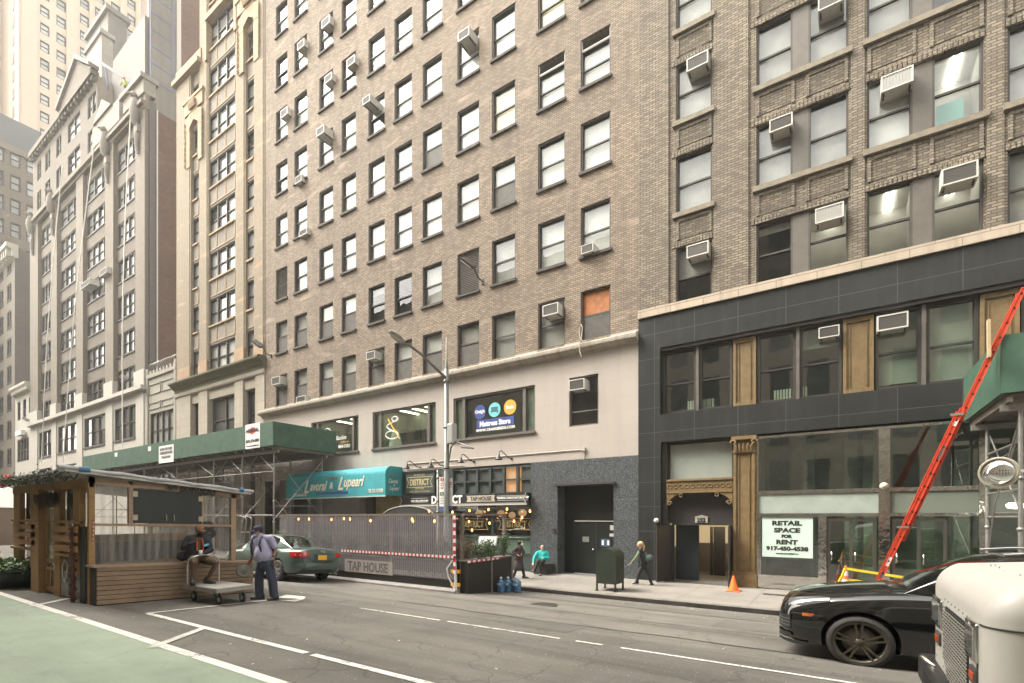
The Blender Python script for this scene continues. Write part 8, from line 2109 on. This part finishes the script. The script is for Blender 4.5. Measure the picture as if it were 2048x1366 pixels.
m = MB(); m.box(TX-.105,TX-.099,TY0+.2,TY1-.3,.93,1.04); m.build('bumper_recess', mat('grille_black'), tk)
for a in (TY1-.25, TY0+.45): m = MB(); m.tube([(TX-.05,a,zb1-.02),(TX-.11,a-.02,zb1+.05),(TX-.12,a-.12,zb1+.06),(TX-.04,a-.18,zb1+.0)], .016, 8); m.build('tow_hook', mat('bright_steel'), tk)
for X in (1.7, 5.9):
    for Y, s in ((TY0+.12,-1),(TY1-.12,1)): 
        w_ = wheel(tk, (X,Y,zr(Y)+.40), .40, .24, .22, M_galvd, 5, False, s); attach(w_, tk)
m = MB(); m.box(1.0,7.4,TY0+.3,TY1-.3,.75,.95); m.build('chassis', M_trim, tk)
# round mirror on its arm
mc = PY(1997,945,4.45); Mr = .092
nrm = (Vector((0,0,CAMZ))-mc).normalized()*.45+Vector((-.35,-.15,.0)); nrm = Vector((-.30,-.72,.05)).normalized()
e1 = nrm.cross(Vector((0,0,1))).normalized(); e2 = e1.cross(nrm)
mm_ = MB(); rows = []
for k in range(9):
    a = k/8*1.0; rr_ = Mr*.93*math.sin(a)/math.sin(1.0); d_ = .05*(math.cos(a)-math.cos(1.0))/(1-math.cos(1.0))
    rows.append([mc+e1*rr_*math.cos(t*math.pi/16)+e2*rr_*math.sin(t*math.pi/16)+nrm*d_ for t in range(32)])
mm_.grid(rows, close_u=True); mr_ = mm_.build('mirror_glass', mat('mirror', (.9,.9,.9), .01, 1), tk)
mm_ = MB(); mm_.tube([mc+e1*Mr*math.cos(t*math.pi/16)+e2*Mr*math.sin(t*math.pi/16) for t in range(33)], .011, 8, caps=False); mm_.build('mirror_rim', mat('cream_rim',(.5,.47,.38),.4), mr_)
mm_ = MB(); rows = []
for k in range(6):
    a = k/5*1.5; rows.append([mc+(e1*math.cos(t*math.pi/12)+e2*math.sin(t*math.pi/12))*Mr*math.sin(a)/math.sin(1.5)-nrm*.045*math.cos(a) for t in range(24)])
mm_.grid(rows, close_u=True); mm_.build('mirror_shell', mat('cream_rim'), mr_)
mm_ = MB(); mm_.tube([mc-nrm*.03+e1*.0, Vector((1.35,4.35,2.72)), Vector((2.0,4.2,2.55)), Vector((2.35,4.1,2.3))], .009, 6); mm_.build('mirror_arm', mat('bright_steel'), tk)
# ================================================================ people
def capsule(m, p, q, ra, rb, n=12, sx=1.0, ax=None):
    """tapered round-ended limb; sx widens it along ax"""
    p, q = Vector(p), Vector(q); d = q-p
    if d.length < 1e-4: q = p+Vector((0,0,.001)); d = q-p
    d.normalize(); a = (Vector(ax)-d*Vector(ax).dot(d)).normalized() if ax is not None else d.orthogonal().normalized(); b = d.cross(a)
    rows = []
    for k in range(5): t = (k+.02)/4*math.pi/2; rows.append((p-d*ra*math.cos(t), ra*math.sin(t)))
    for k in range(4, -1, -1): t = (k+.02)/4*math.pi/2; rows.append((q+d*rb*math.cos(t), rb*math.sin(t)))
    R_ = [[c+(a*math.cos(2*math.pi*j/n)*sx+b*math.sin(2*math.pi*j/n))*r for j in range(n)] for c, r in rows]
    m.grid(R_, close_u=True); m.face(list(reversed(R_[0]))); m.face(R_[-1])
def ellip(m, c, rx, ry, rz, f=Vector((0,1,0)), u=Vector((0,0,1)), n=14):
    c = Vector(c); f = Vector(f).normalized(); l = Vector(u).cross(f).normalized(); u = f.cross(l)
    rows = []
    for i in range(n+1):
        t = math.pi*(i+.01)/(n+.02); rows.append([c+l*rx*math.sin(t)*math.cos(2*math.pi*k/n)+f*ry*math.sin(t)*math.sin(2*math.pi*k/n)+u*rz*math.cos(t) for k in range(n)])
    m.grid(rows, close_u=True); m.face(list(reversed(rows[0]))); m.face(rows[-1])
def fuse(m, name, mt, par, vox=.012, smooth=3):
    o = m.build(name, mt, None)
    recalc(o)
    md = o.modifiers.new('r', 'REMESH'); md.mode = 'VOXEL'; md.voxel_size = vox; md.use_smooth_shade = True
    if smooth: ms = o.modifiers.new('s', 'SMOOTH'); ms.factor = .5; ms.iterations = smooth
    dg = bpy.context.evaluated_depsgraph_get(); dg.update(); me = bpy.data.meshes.new_from_object(o.evaluated_get(dg)); o.modifiers.clear(); o.data = me
    me.materials.clear(); me.materials.append(mt); me.name = name
    for p in me.polygons: p.use_smooth = True
    if par is not None: attach(o, par)
    return o
def hand(m, w, d, palmn, s=1, curl=.5, side=1):
    """palm and five bent fingers growing from wrist w along d; palmn = direction the palm faces"""
    d = Vector(d).normalized(); n = Vector(palmn); n = (n-d*n.dot(d)).normalized(); x = d.cross(n)*side
    c = Vector(w)+d*.05*s
    for k in range(4): capsule(m, Vector(w)+x*(k-1.5)*.012*s+d*.01*s, Vector(w)+x*(k-1.5)*.019*s+d*.082*s, .014*s, .0125*s, 8)
    for k, ln in enumerate((.036,.042,.039,.030)):
        b = Vector(w)+x*(1.5-k)*.0205*s*1.0+d*.088*s; dd = d; r = .0088*s
        for j in range(3):
            a = curl*(.5+.45*j); dd = (d*math.cos(a)+n*math.sin(a)).normalized(); e = b+dd*ln*s*(1-.22*j); capsule(m, b, e, r, r*.9, 8); b = e
    b = Vector(w)+x*.028*s+d*.03*s; t1 = (d*.6+x*.75+n*.25).normalized(); e = b+t1*.042*s; capsule(m, b, e, .0125*s, .0105*s, 8); e2 = e+(d*.85+x*.25+n*.35).normalized()*.034*s; capsule(m, e, e2, .0105*s, .009*s, 8)
def head(m, c, f, s=1, u=Vector((0,0,1))):
    f = Vector(f).normalized(); l = Vector(u).cross(f).normalized()
    c = Vector(c)
    ellip(m, c+u*.03*s, .076*s, .095*s, .088*s, f, u); ellip(m, c-u*.035*s+f*.018*s, .060*s, .072*s, .078*s, f, u)
    capsule(m, c+f*.088*s+u*.012*s, c+f*.108*s-u*.022*s, .009*s, .014*s, 8)                      # nose
    ellip(m, c+f*.083*s-u*.052*s, .024*s, .012*s, .010*s, f, u, 8); ellip(m, c+f*.066*s-u*.092*s, .026*s, .022*s, .02*s, f, u, 8)   # mouth, chin
    for q in (-1, 1):
        ellip(m, c+l*q*.076*s-f*.005*s-u*.005*s, .012*s, .02*s, .03*s, f, u, 8); ellip(m, c+l*q*.03*s+f*.086*s+u*.03*s, .022*s, .01*s, .008*s, f, u, 8)
def eyes(par, c, f, s=1):
    f = Vector(f).normalized(); l = Vector((0,0,1)).cross(f).normalized(); m = MB()
    for q in (-1, 1): ellip(m, Vector(c)+l*q*.031*s+f*.086*s+Vector((0,0,.014*s)), .013*s, .008*s, .007*s, f, n=8)
    o = m.build('eyes', mat('eye_dark', (.03,.02,.015), .3), None); attach(o, par)
def person(label, t0, J, f, hf, skin, hair, clothes, s=1, z_foot=None, hands=None, group=None, fine=.010):
    P = {k: (lambda px_, py_, dt: Vector((ray(px_)[0]*(t0+dt), ray(px_)[1]*(t0+dt), CAMZ+(HY-py_)/F*(t0+dt))))(*(v if len(v) == 3 else (*v, 0))) for k, v in J.items()}
    f = Vector(f).normalized(); hf = Vector(hf).normalized(); l = Vector((0,0,1)).cross(f)
    root = thing('person', label, 'person', (P['pel'].x, P['pel'].y, min(P['ala'].z, P['ara'].z)-.08), group=group)
    m = MB(); head(m, P['head'], hf, s); capsule(m, P['head']-Vector((0,0,.05*s)), P['neck'], .052*s, .056*s)
    mid = P['neck'].lerp(P['pel'], .5)
    capsule(m, P['neck']-Vector((0,0,.10*s)), P['pel'], .10*s, .10*s, sx=1.25, ax=l)
    for a in ('l', 'r'):
        capsule(m, P['neck']-Vector((0,0,.03)), P[a+'sh'], .05*s, .052*s); capsule(m, P[a+'sh'], P[a+'el'], .045*s, .037*s); capsule(m, P[a+'el'], P[a+'wr'], .036*s, .025*s)
        capsule(m, P[a+'hip'], P[a+'kn'], .078*s, .053*s); cf = P['a'+a+'a']; k = P[a+'kn']; calf = k.lerp(cf, .35)-f*.01; capsule(m, k, calf, .05*s, .052*s); capsule(m, calf, cf, .052*s, .033*s)
        capsule(m, cf-Vector((0,0,.03)), P['t'+a+'o'], .035*s, .03*s)
        hd, pn, cu, sd = (hands or {}).get(a, (P[a+'wr']-P[a+'el'], f, .6, 1)); hand(m, P[a+'wr'], hd, pn, s, cu, sd)
    body = fuse(m, 'body', skin, root, .0085, 2); eyes(root, P['head'], hf, s)
    return root, P, f, l, body
Z = Vector((0,0,1))
SK1 = mat('warm_brown_skin', (.26,.13,.075), .5); SK2 = mat('dark_brown_skin', (.075,.038,.024), .45); SK3 = mat('light_skin', (.48,.28,.19), .5)
def shoes(root, P, mt, s=1, nm='shoe'):
    for a in 'lr':
        A, T = P['a'+a+'a'], P['t'+a+'o']; m = MB(); d = (T-A); d.z = 0; d.normalize(); zf = min(A.z, T.z)-.055*s
        h = Vector((A.x,A.y,zf+.05*s))-d*.05*s; q = Vector((T.x,T.y,zf+.038*s)); capsule(m, h, Vector((A.x,A.y,zf+.055*s))+d*.06*s, .045*s, .045*s); capsule(m, Vector((A.x,A.y,zf+.05*s)), q, .046*s, .038*s, sx=1.15, ax=Z.cross(d)); capsule(m, h+Z*.02, A+Z*.02*s, .045*s, .045*s)
        fuse(m, nm, mt, root, .012, 2)
        m = MB(); m.obox(h-d*.035+Z*-.042*s, q+d*.035-Z*.03*s, .085*s, .02*s, up=Z); o = m.build('sole', mt if nm == 'shoe' else W_, None); attach(o, root)
def trousers(root, P, mt, s=1, rk=.078, ra=.068, full=True, nm='trousers', off=0):
    m = MB(); capsule(m, P['pel']+Z*.03, P['pel']-Z*.06, .125*s, .13*s, sx=1.2, ax=(P['lhip']-P['rhip']))
    for a in 'lr':
        capsule(m, P[a+'hip'], P[a+'kn'], .10*s, rk*s); 
        if full: capsule(m, P[a+'kn'], P['a'+a+'a']-Z*.02, rk*s, ra*s)
    return fuse(m, nm, mt, root, .014, 3)
def torso(root, P, l, mt, s=1, sleeve='short', nm='shirt', belly=0, f=None, hem=.02, thick=1.0):
    m = MB(); nk, pl = P['neck'], P['pel']
    capsule(m, P['lsh'].lerp(P['rsh'],.1)-Z*.02, P['rsh'].lerp(P['lsh'],.1)-Z*.02, .078*s*thick, .078*s*thick)
    for q in (-1, 1): capsule(m, nk-Z*.13*s+l*q*.075*s, pl+l*q*.065*s+Z*hem, .12*s*thick, .142*s*thick)
    capsule(m, nk-Z*.0*s, nk-Z*.1*s, .074*s, .11*s); capsule(m, nk-Z*.03, P['lsh'], .072*s*thick, .07*s*thick); capsule(m, nk-Z*.03, P['rsh'], .072*s*thick, .07*s*thick)
    if belly: ellip(m, nk.lerp(pl,.68)+f*.06*s, .16*s, .13*s+belly, .2*s, f)
    for a in 'lr':
        sh, el, wr = P[a+'sh'], P[a+'el'], P[a+'wr']
        if sleeve == 'none': continue
        if sleeve == 'short': capsule(m, sh, sh.lerp(el,.78), .073*s, .072*s)
        else: capsule(m, sh, el, .068*s*thick, .058*s*thick); capsule(m, el, el.lerp(wr,.9), .057*s*thick, .043*s*thick)
    return fuse(m, nm, mt, root, .013, 3)
def cap(root, c, hf, mt, s=1, brim=.085):
    hf = Vector(hf).normalized(); lf = Z.cross(hf); m = MB(); rows = []
    for i in range(8):
        t = i/7*math.pi/2; rows.append([c+Z*(.030+.092*math.cos(t))*s+(lf*math.cos(k*math.pi/10)*.086+hf*math.sin(k*math.pi/10)*.106)*s*math.sin(t+.001) for k in range(20)])
    rows.append([p-Z*.028*s for p in rows[-1]]); m.grid(rows, close_u=True)
    br = []
    for k in range(9):
        a = (k/8-.5)*2.0; br.append([c+Z*(.012-.012*(j/3)**2)*s+hf*(.09*math.cos(a)+brim*(j/3)*math.cos(a*.6))*s+lf*math.sin(a)*(.088)*s for j in range(4)])
    m.grid(br); o = m.build('cap', mt, None); md = o.modifiers.new('s','SOLIDIFY'); md.thickness = .006; attach(o, root); return o
# ---- standing man with backpack
fS = Vector((.14,-.95,0)); hS = Vector((-.40,-.90,-.08))
J = dict(head=(517,1061), neck=(521,1072), lsh=(541,1076,-.05), rsh=(508,1076,.12), lel=(552,1098,-.02), lwr=(547.5,1114,-.12), rel=(505,1099,.28), rwr=(502.5,1118,.28), pel=(529.5,1124), lhip=(537,1127,-.05), rhip=(522,1127,.08),
         lkn=(545,1161,-.05), rkn=(518,1161,.1), ala=(548,1191.5,-.0), ara=(519,1191,.1), tlo=(538,1197.5,-.1), tro=(505,1194.5,.0))
root, P, f, l, b = person('man in lavender shirt, navy cap and backpack standing by the cart', 11.43, J, fS, hS, SK1, None, None, 1.03, hands={'l': (Vector((0,0,-1)), Vector((.3,.5,0)), .5, 1), 'r': (Vector((-.5,0,-.6)), Vector((0,0,-1)), .3, 1)})
M_lav = mat('lavender_cotton', (.36,.35,.50), .85, noise=.14, nscale=9, bump=.5, bscale=9); M_nvt = mat('navy_twill', (.045,.055,.085), .85, noise=.3, nscale=7, bump=.6, bscale=11); M_nv = mat('navy_nylon', (.012,.016,.035), .6)
torso(root, P, l, M_lav, 1.03, 'short', 'shirt', .005, f, hem=.13); trousers(root, P, M_nvt, 1.03, .098, .092); shoes(root, P, mat('black_boot',(.02,.018,.016),.5), 1.25)
cap(root, P['head'], hS, mat('navy_cap', (.018,.026,.06), .8), 1.05)
m = MB(); ellip(m, P['head']-Z*.005-hS*.03, .083,.085,.055, hS); fuse(m, 'hair', mat('greying_hair', (.05,.045,.04), .9), root, .012, 1)
hn = hS.normalized(); m = MB(); ellip(m, P['head']+hn*.075-Z*.10, .052,.045,.035, hS); fuse(m, 'face_mask', mat('pale_blue_mask', (.38,.52,.58), .8), root, .008, 2)
m = MB(); lf = Z.cross(hn); m.tube([P['head']+hn*.08-Z*.09+lf*.05, P['head']-Z*.03+lf*.085], .004, 4); attach(m.build('mask_strap', mat('white_strap',(.7,.7,.7)), None), root)
m = MB(); bk = P['neck'].lerp(P['pel'],.55)-f*.22; ellip(m, bk, .16,.11,.25, f); ellip(m, bk-f*.07-Z*.06, .11,.07,.13, f); bp = fuse(m, 'backpack', M_nv, root, .014, 3)
m = MB()
for q in (1,-1):
    s0 = P['neck']+l*q*.12; pts = [bk+Z*.16+l*q*.1+f*.05, s0+Z*.0-f*.05, s0+f*.09-Z*.03, s0+f*.14-Z*.2+l*q*.02, s0+f*.10-Z*.40+l*q*.05, bk-Z*.18+l*q*.12+f*.08]; m.tube(pts, .022, 6)
attach(m.build('shoulder_strap', M_nv, None), root)
m = MB(); m.lathe([(.036,-.012),(.038,0),(.036,.012)], P['lwr']+Z*.02, 'z', 12); attach(m.build('wristwatch', M_lampb, None), root)
m = MB(); m.tube([P['pel']-f*.12+l*.02+Z*.02, P['lhip']+l*.115, P['lkn']+l*.09, P['ala']+l*.085], .006, 4); attach(m.build('side_stripe', M_lampb, None), root)
m = MB(); c = P['neck']-Z*.03; capsule(m, c+l*.05+f*.05, c+f*.11-Z*.05, .02, .012); capsule(m, c-l*.05+f*.05, c+f*.11-Z*.05, .02, .012); fuse(m, 'collar', M_lav, root, .008, 1)
m = MB(); c = P['pel']+Z*.01; m.lathe([(.0,.0)]*0+[(.135,-.02),(.14,0),(.135,.02)], c+f*.02, 'z', 24); 
# ---- seated man with cap
fT = Vector((.98,-.2,0)); hT = Vector((.95,.08,-.12))
J = dict(head=(399.5,1061,-.1), neck=(396.5,1073,-.03), lsh=(415,1078,.05), rsh=(377,1077.5,-.12), lel=(421,1100,-.02), lwr=(408,1107,-.25), rel=(367,1096,-.2), rwr=(383,1086,-.55), pel=(393,1114,.0), lhip=(401,1117,.02), rhip=(386,1117,-.08),
         lkn=(434,1125,-.36), rkn=(387.5,1125,-.62), ala=(415,1158,-.34), ara=(385,1159,-.62), tlo=(427,1163,-.42), tro=(386,1164.5,-.82))
root, P, f, l, b = person('seated man in brown cap, navy jacket over orange and khaki shorts on the plank bench', 11.55, J, fT, hT, SK2, None, None, 1.02, hands={'r': (Vector((.35,.75,.45)), Vector((-.2,.2,1)), .25, -1), 'l': (Vector((.1,-.9,.1)), Vector((-.3,-.2,.5)), 1.0, 1)})
M_jk = mat('navy_jacket', (.014,.016,.026), .75, bump=.6, bscale=9); torso(root, P, l, M_jk, 1.02, 'long', 'jacket', 0, f, thick=1.12)
m = MB(); capsule(m, P['neck']-Z*.05+f*.085, P['pel']+Z*.12+f*.105, .055, .07, sx=.8, ax=l); fuse(m, 'olive_shirt', mat('olive_brown_shirt', (.10,.075,.045), .9), root, .01, 2)
m = MB(); 
for q in (1,-.9): m.tube([P['neck']-Z*.03+f*.10+l*q*.05, P['neck']-Z*.16+f*.155+l*q*.062, P['neck']-Z*.32+f*.16+l*q*.066], .014, 6)
attach(m.build('orange_lining', mat('orange_lining', (.60,.11,.03), .7), None), root)
m = MB(); capsule(m, P['pel']+Z*.02, P['pel']-Z*.03, .13, .13, sx=1.15, ax=l)
for a in 'lr': capsule(m, P[a+'hip'], P[a+'hip'].lerp(P[a+'kn'],.86), .108, .095)
fuse(m, 'shorts', mat('khaki_shorts', (.11,.075,.045), .9, noise=.25, nscale=9, bump=.5, bscale=11), root, .012, 3)
shoes(root, P, mat('black_trainer', (.018,.022,.02), .6), 1.12)
cap(root, P['head']+Z*.01, hT, mat('brown_cap', (.22,.115,.055), .85, noise=.4, nscale=40), 1.03, .095)
hn = hT.normalized(); m = MB(); ellip(m, P['head']+hn*.045-Z*.075, .062,.052,.045, hT); fuse(m, 'beard', mat('dark_beard', (.02,.014,.012), .9), root, .008, 2)
m = MB(); c = P['lwr']+Vector((.02,-.08,.03)); m.lathe([(0,-.06),(.032,-.06),(.043,.05),(.04,.05),(.0,.045)], c, 'z', 14); tag(m.build('paper_cup', mat('white_cup', (.66,.63,.58), .5)), 'small white paper cup in the hand of the seated man', 'cup')
m = MB(); c = P['lsh'].lerp(P['neck'],.35)-Z*.14+f*.165; 
for k_ in range(3): m.obox(c+l*(.05-.03*k_)-Z*.01*k_, c+l*(.02-.03*k_)-Z*.015*k_, .01, .05)
attach(m.build('blue_badge', mat('light_blue_badge', (.12,.50,.65), .6), None), root)
m = MB(); ellip(m, P['pel']-f*.12-l*.26+Z*.02, .11,.09,.11, f); fuse(m, 'bag', mat('dark_bag', (.016,.017,.02), .8), root, .014, 3)
# ---- woman walking in a dark coat with a mask
fW = Vector((.84,.10,0)).normalized(); t_ = 19.3
J = dict(head=(1040.5,1086), neck=(1039,1092.5), lsh=(1043,1096.5,.1), rsh=(1034,1096.5,-.12), lel=(1048,1104.5,.1), lwr=(1044,1108,-.08), rel=(1026,1103,-.12), rwr=(1034,1109,-.2), pel=(1037.5,1117), lhip=(1039,1118,.05), rhip=(1036,1118,-.05),
         lkn=(1045,1136,.05), rkn=(1033,1136,-.05), ala=(1048.5,1151.5,.05), ara=(1027.5,1151,-.05), tlo=(1055.5,1154.5,.05), tro=(1032.5,1155,-.05))
root, P, f, l, b = person('pedestrian in knee length dark plum coat and white mask walking beside the planter', t_, J, fW, fW, SK3, None, None, .93)
M_coat = mat('plum_coat', (.045,.03,.032), .85); torso(root, P, l, M_coat, .95, 'long', 'coat')
m = MB(); capsule(m, P['neck'].lerp(P['pel'],.7), P['pel']-Z*.30, .13, .19, sx=1.1, ax=l); fuse(m, 'coat_skirt', M_coat, root, .014, 3)
M_blk = mat('black_legging', (.014,.014,.016), .8); trousers(root, P, M_blk, .9, .072, .058); shoes(root, P, mat('black_trainer'), .95, 'trainer')
m = MB(); ellip(m, P['head']+Z*.02-f*.02, .09,.105,.10, f); ellip(m, P['head']-Z*.04-f*.06, .075,.05,.08, f); fuse(m, 'hair', mat('black_hair', (.012,.010,.010), .6), root, .01, 2)
m = MB(); ellip(m, P['head']+f*.08-Z*.045, .05,.045,.05, f); fuse(m, 'face_mask', mat('white_mask', (.72,.70,.68), .8), root, .008, 2)
# ---- seated man in turquoise shirt
fM = Vector((.30,-.95,0)); 
J = dict(head=(1084.5,1095.5), neck=(1084,1102), lsh=(1093.5,1105.5,.0), rsh=(1074.5,1105.5,.0), lel=(1097,1116,-.05), lwr=(1087,1115.5,-.3), rel=(1068,1116,-.1), rwr=(1066.5,1125,-.25), pel=(1083,1121,0), lhip=(1087,1122,-.05), rhip=(1079,1122,-.05),
         rkn=(1076,1122.5,-.42), lkn=(1083,1124,-.48), ala=(1081,1146,-.45), ara=(1069,1140,-.55), tlo=(1080,1150,-.6), tro=(1065,1142,-.68))
root, P, f, l, b = person('man in bright turquoise shirt sitting cross legged against the granite wall', 20.75, J, fM, Vector((.25,-.95,-.25)), SK3, None, None, .98, hands={'l': (Vector((-.8,-.4,0)), Vector((0,0,1)), .8, 1)})
torso(root, P, l, mat('turquoise_shirt', (.01,.42,.40), .8, bump=.4, bscale=9), 1.0, 'long', 'shirt'); trousers(root, P, M_blk, .95, .075, .06); shoes(root, P, mat('black_boot'), 1.0)
m = MB(); ellip(m, P['head']+Z*.03-f*.03, .085,.09,.075, f); fuse(m, 'hair', mat('short_dark_hair', (.03,.022,.018), .8), root, .01, 2)
m = MB(); m.lathe([(0,0),(.006,0),(.006,.12),(0,.12)], P['rwr']-Z*.1, 'z', 6); 
m = MB(); m.box(P['pel'].x-.3,P['pel'].x+.3,P['pel'].y-.12,FACY-.06,0,max(.3,P['pel'].z-.14)); tag(m.build('low_crate', mat('dark_crate',(.03,.028,.025),.8)), 'low dark crate the turquoise shirted man sits on', 'crate')
# ---- blonde woman walking left
fB = Vector((-.95,-.25,0)).normalized()
J = dict(head=(1280,1089), neck=(1282,1098), lsh=(1279,1102,-.15), rsh=(1288.5,1102,.16), lel=(1271.5,1115.5,-.2), lwr=(1262.5,1125.5,-.2), rel=(1293,1112.5,.15), rwr=(1289,1121,.15), pel=(1287,1123), lhip=(1285.5,1126,-.07), rhip=(1288.5,1126,.07),
         lkn=(1297,1147,-.07), rkn=(1278,1146,.07), ala=(1302.5,1165.5,-.07), ara=(1273,1163,.07), tlo=(1296,1170,-.07), tro=(1265.5,1165.5,.07))
root, P, f, l, b = person('blonde woman with ponytail in sage sleeved top and black leggings walking left', 17.5, J, fB, fB, SK3, None, None, .95)
M_sage = mat('sage_sleeve', (.13,.17,.085), .8); m = MB()
for a in 'lr': capsule(m, P[a+'sh'], P[a+'el'], .052, .042); capsule(m, P[a+'el'], P[a+'el'].lerp(P[a+'wr'],.92), .041, .03)
fuse(m, 'sleeve', M_sage, root, .011, 2); torso(root, P, l, mat('black_top', (.016,.017,.018), .8), .88, 'none', 'vest'); trousers(root, P, M_blk, .93, .074, .058); shoes(root, P, mat('black_trainer'), .97, 'trainer')
M_bl = mat('blonde_hair', (.60,.40,.20), .6, noise=.3, nscale=30); m = MB(); ellip(m, P['head']+Z*.025-f*.02, .088,.105,.095, f); capsule(m, P['head']-f*.10, P['head']-f*.13-Z*.08, .035, .045); capsule(m, P['head']-f*.13-Z*.08, P['head']-f*.11-Z*.26, .045, .015); fuse(m, 'hair', M_bl, root, .01, 2)
m = MB(); bc = P['pel']-f*.20+Z*.10-l*-.12; ellip(m, bc, .09,.16,.15, f); m.tube([bc+Z*.1+f*.1, P['neck']-Z*.03+l*.1, bc+Z*.12-f*.12], .016, 6); fuse(m, 'shoulder_bag', mat('dark_teal_bag', (.03,.05,.045), .7), root, .012, 2)
# ---- tiny worker on the roof
J = dict(head=(248,157), neck=(249,161), lsh=(252,163), rsh=(245.5,163), lel=(255,168), lwr=(258,171), rel=(243,167), rwr=(240,171), pel=(251,172), lhip=(252.5,173), rhip=(249.5,173), lkn=(256,179), rkn=(252,179), ala=(257.5,186), ara=(253,186), tlo=(258,188), tro=(252.5,188))
root, P, f, l, b = person('roof worker in orange helmet and dark harness far up on the eagle topped building', 45.0, J, Vector((.3,-1,0)), Vector((.3,-1,-.3)), SK1, None, None, .95)
torso(root, P, l, mat('hi_vis_green', (.25,.26,.06), .8), 1.0, 'long', 'jacket'); trousers(root, P, M_blk, 1.0, .08, .07)
m = MB(); ellip(m, P['head']+Z*.05, .10,.12,.09, f); fuse(m, 'helmet', mat('orange_helmet', (.6,.14,.04), .5), root, .02, 1)
# ---- mannequin in the bridal window
mq = thing('dress_mannequin', 'headless mannequin in a white gown behind the swirl decorated window', 'mannequin', PY(790,895,FACY+.6))
c = PY(791,890,FACY+.6); m = MB(); m.lathe([(.36,-.1),(.3,.3),(.16,.75),(.12,.85)], (c.x,c.y,c.z), 'z', 18); m.build('gown', mat('white_gown', (.55,.53,.48), .8), mq)
m = MB(); m.lathe([(.12,.82),(.15,1.0),(.18,1.15),(.16,1.3),(.06,1.36),(.05,1.42),(0,1.43)], (c.x,c.y,c.z), 'z', 16); m.build('torso', mat('beige_mannequin', (.34,.30,.24), .6), mq)
rk = thing('clothes_rail', 'row of dark suits on a rail behind the swirl decorated window', 'clothes rail', PY(825,885,FACY+1.5))
m = MB(); c0, c1 = PY(802,885,FACY+1.5), PY(862,885,FACY+1.5)
for i in range(16): x = c0.x+(c1.x-c0.x)*i/15; m.box(x-.05,x+.05,FACY+1.3,FACY+1.7,6.1,7.15+.04*math.sin(i*3))
m.build('suits', mat('charcoal_suits', (.03,.03,.032), .9), rk)
m = MB(); m.tube([Vector((c0.x,FACY+1.5,7.3)),Vector((c1.x,FACY+1.5,7.3))], .02, 6); m.build('rail', M_galv, rk)
m = MB(); c = PY(862,872,FACY+.45); m.lathe([(.2,-.35),(.19,0),(.24,.3),(.1,.42),(0,.45)], c, 'z', 14); tag(m.build('blue_jacket', mat('royal_blue_jacket', (.03,.03,.16), .8)), 'dark blue jacket on a stand at the right of the swirl decorated window', 'jacket')
for o in list(C.objects):
    if o.type == 'MESH' and o.parent and not o.children and o.name.split('.')[0] in ('terracotta_trim','plinth_course','bracket','cross_rail','side_rail','arch_liner','post','rail','dome_bolts','hall_wall','hall_dado','mullion'):
        split_islands(o, 30)
# ---- thin haze volume that pales the far buildings
m = MB(); m.box(-905, 405, -65, 905, -1.3, 152)
hm = bpy.data.materials.new('haze'); hm.use_nodes = True; nt = hm.node_tree
for n in list(nt.nodes):
    if n.type != 'OUTPUT_MATERIAL': nt.nodes.remove(n)
pv = nt.nodes.new('ShaderNodeVolumePrincipled'); pv.inputs['Color'].default_value = (.97,.95,.91,1); pv.inputs['Density'].default_value = .0009; pv.inputs['Anisotropy'].default_value = .3
nt.links.new(pv.outputs[0], [n for n in nt.nodes if n.type == 'OUTPUT_MATERIAL'][0].inputs['Volume'])
tag(m.build('haze', hm), 'thin pale haze filling the street canyon', 'haze', kind='stuff')
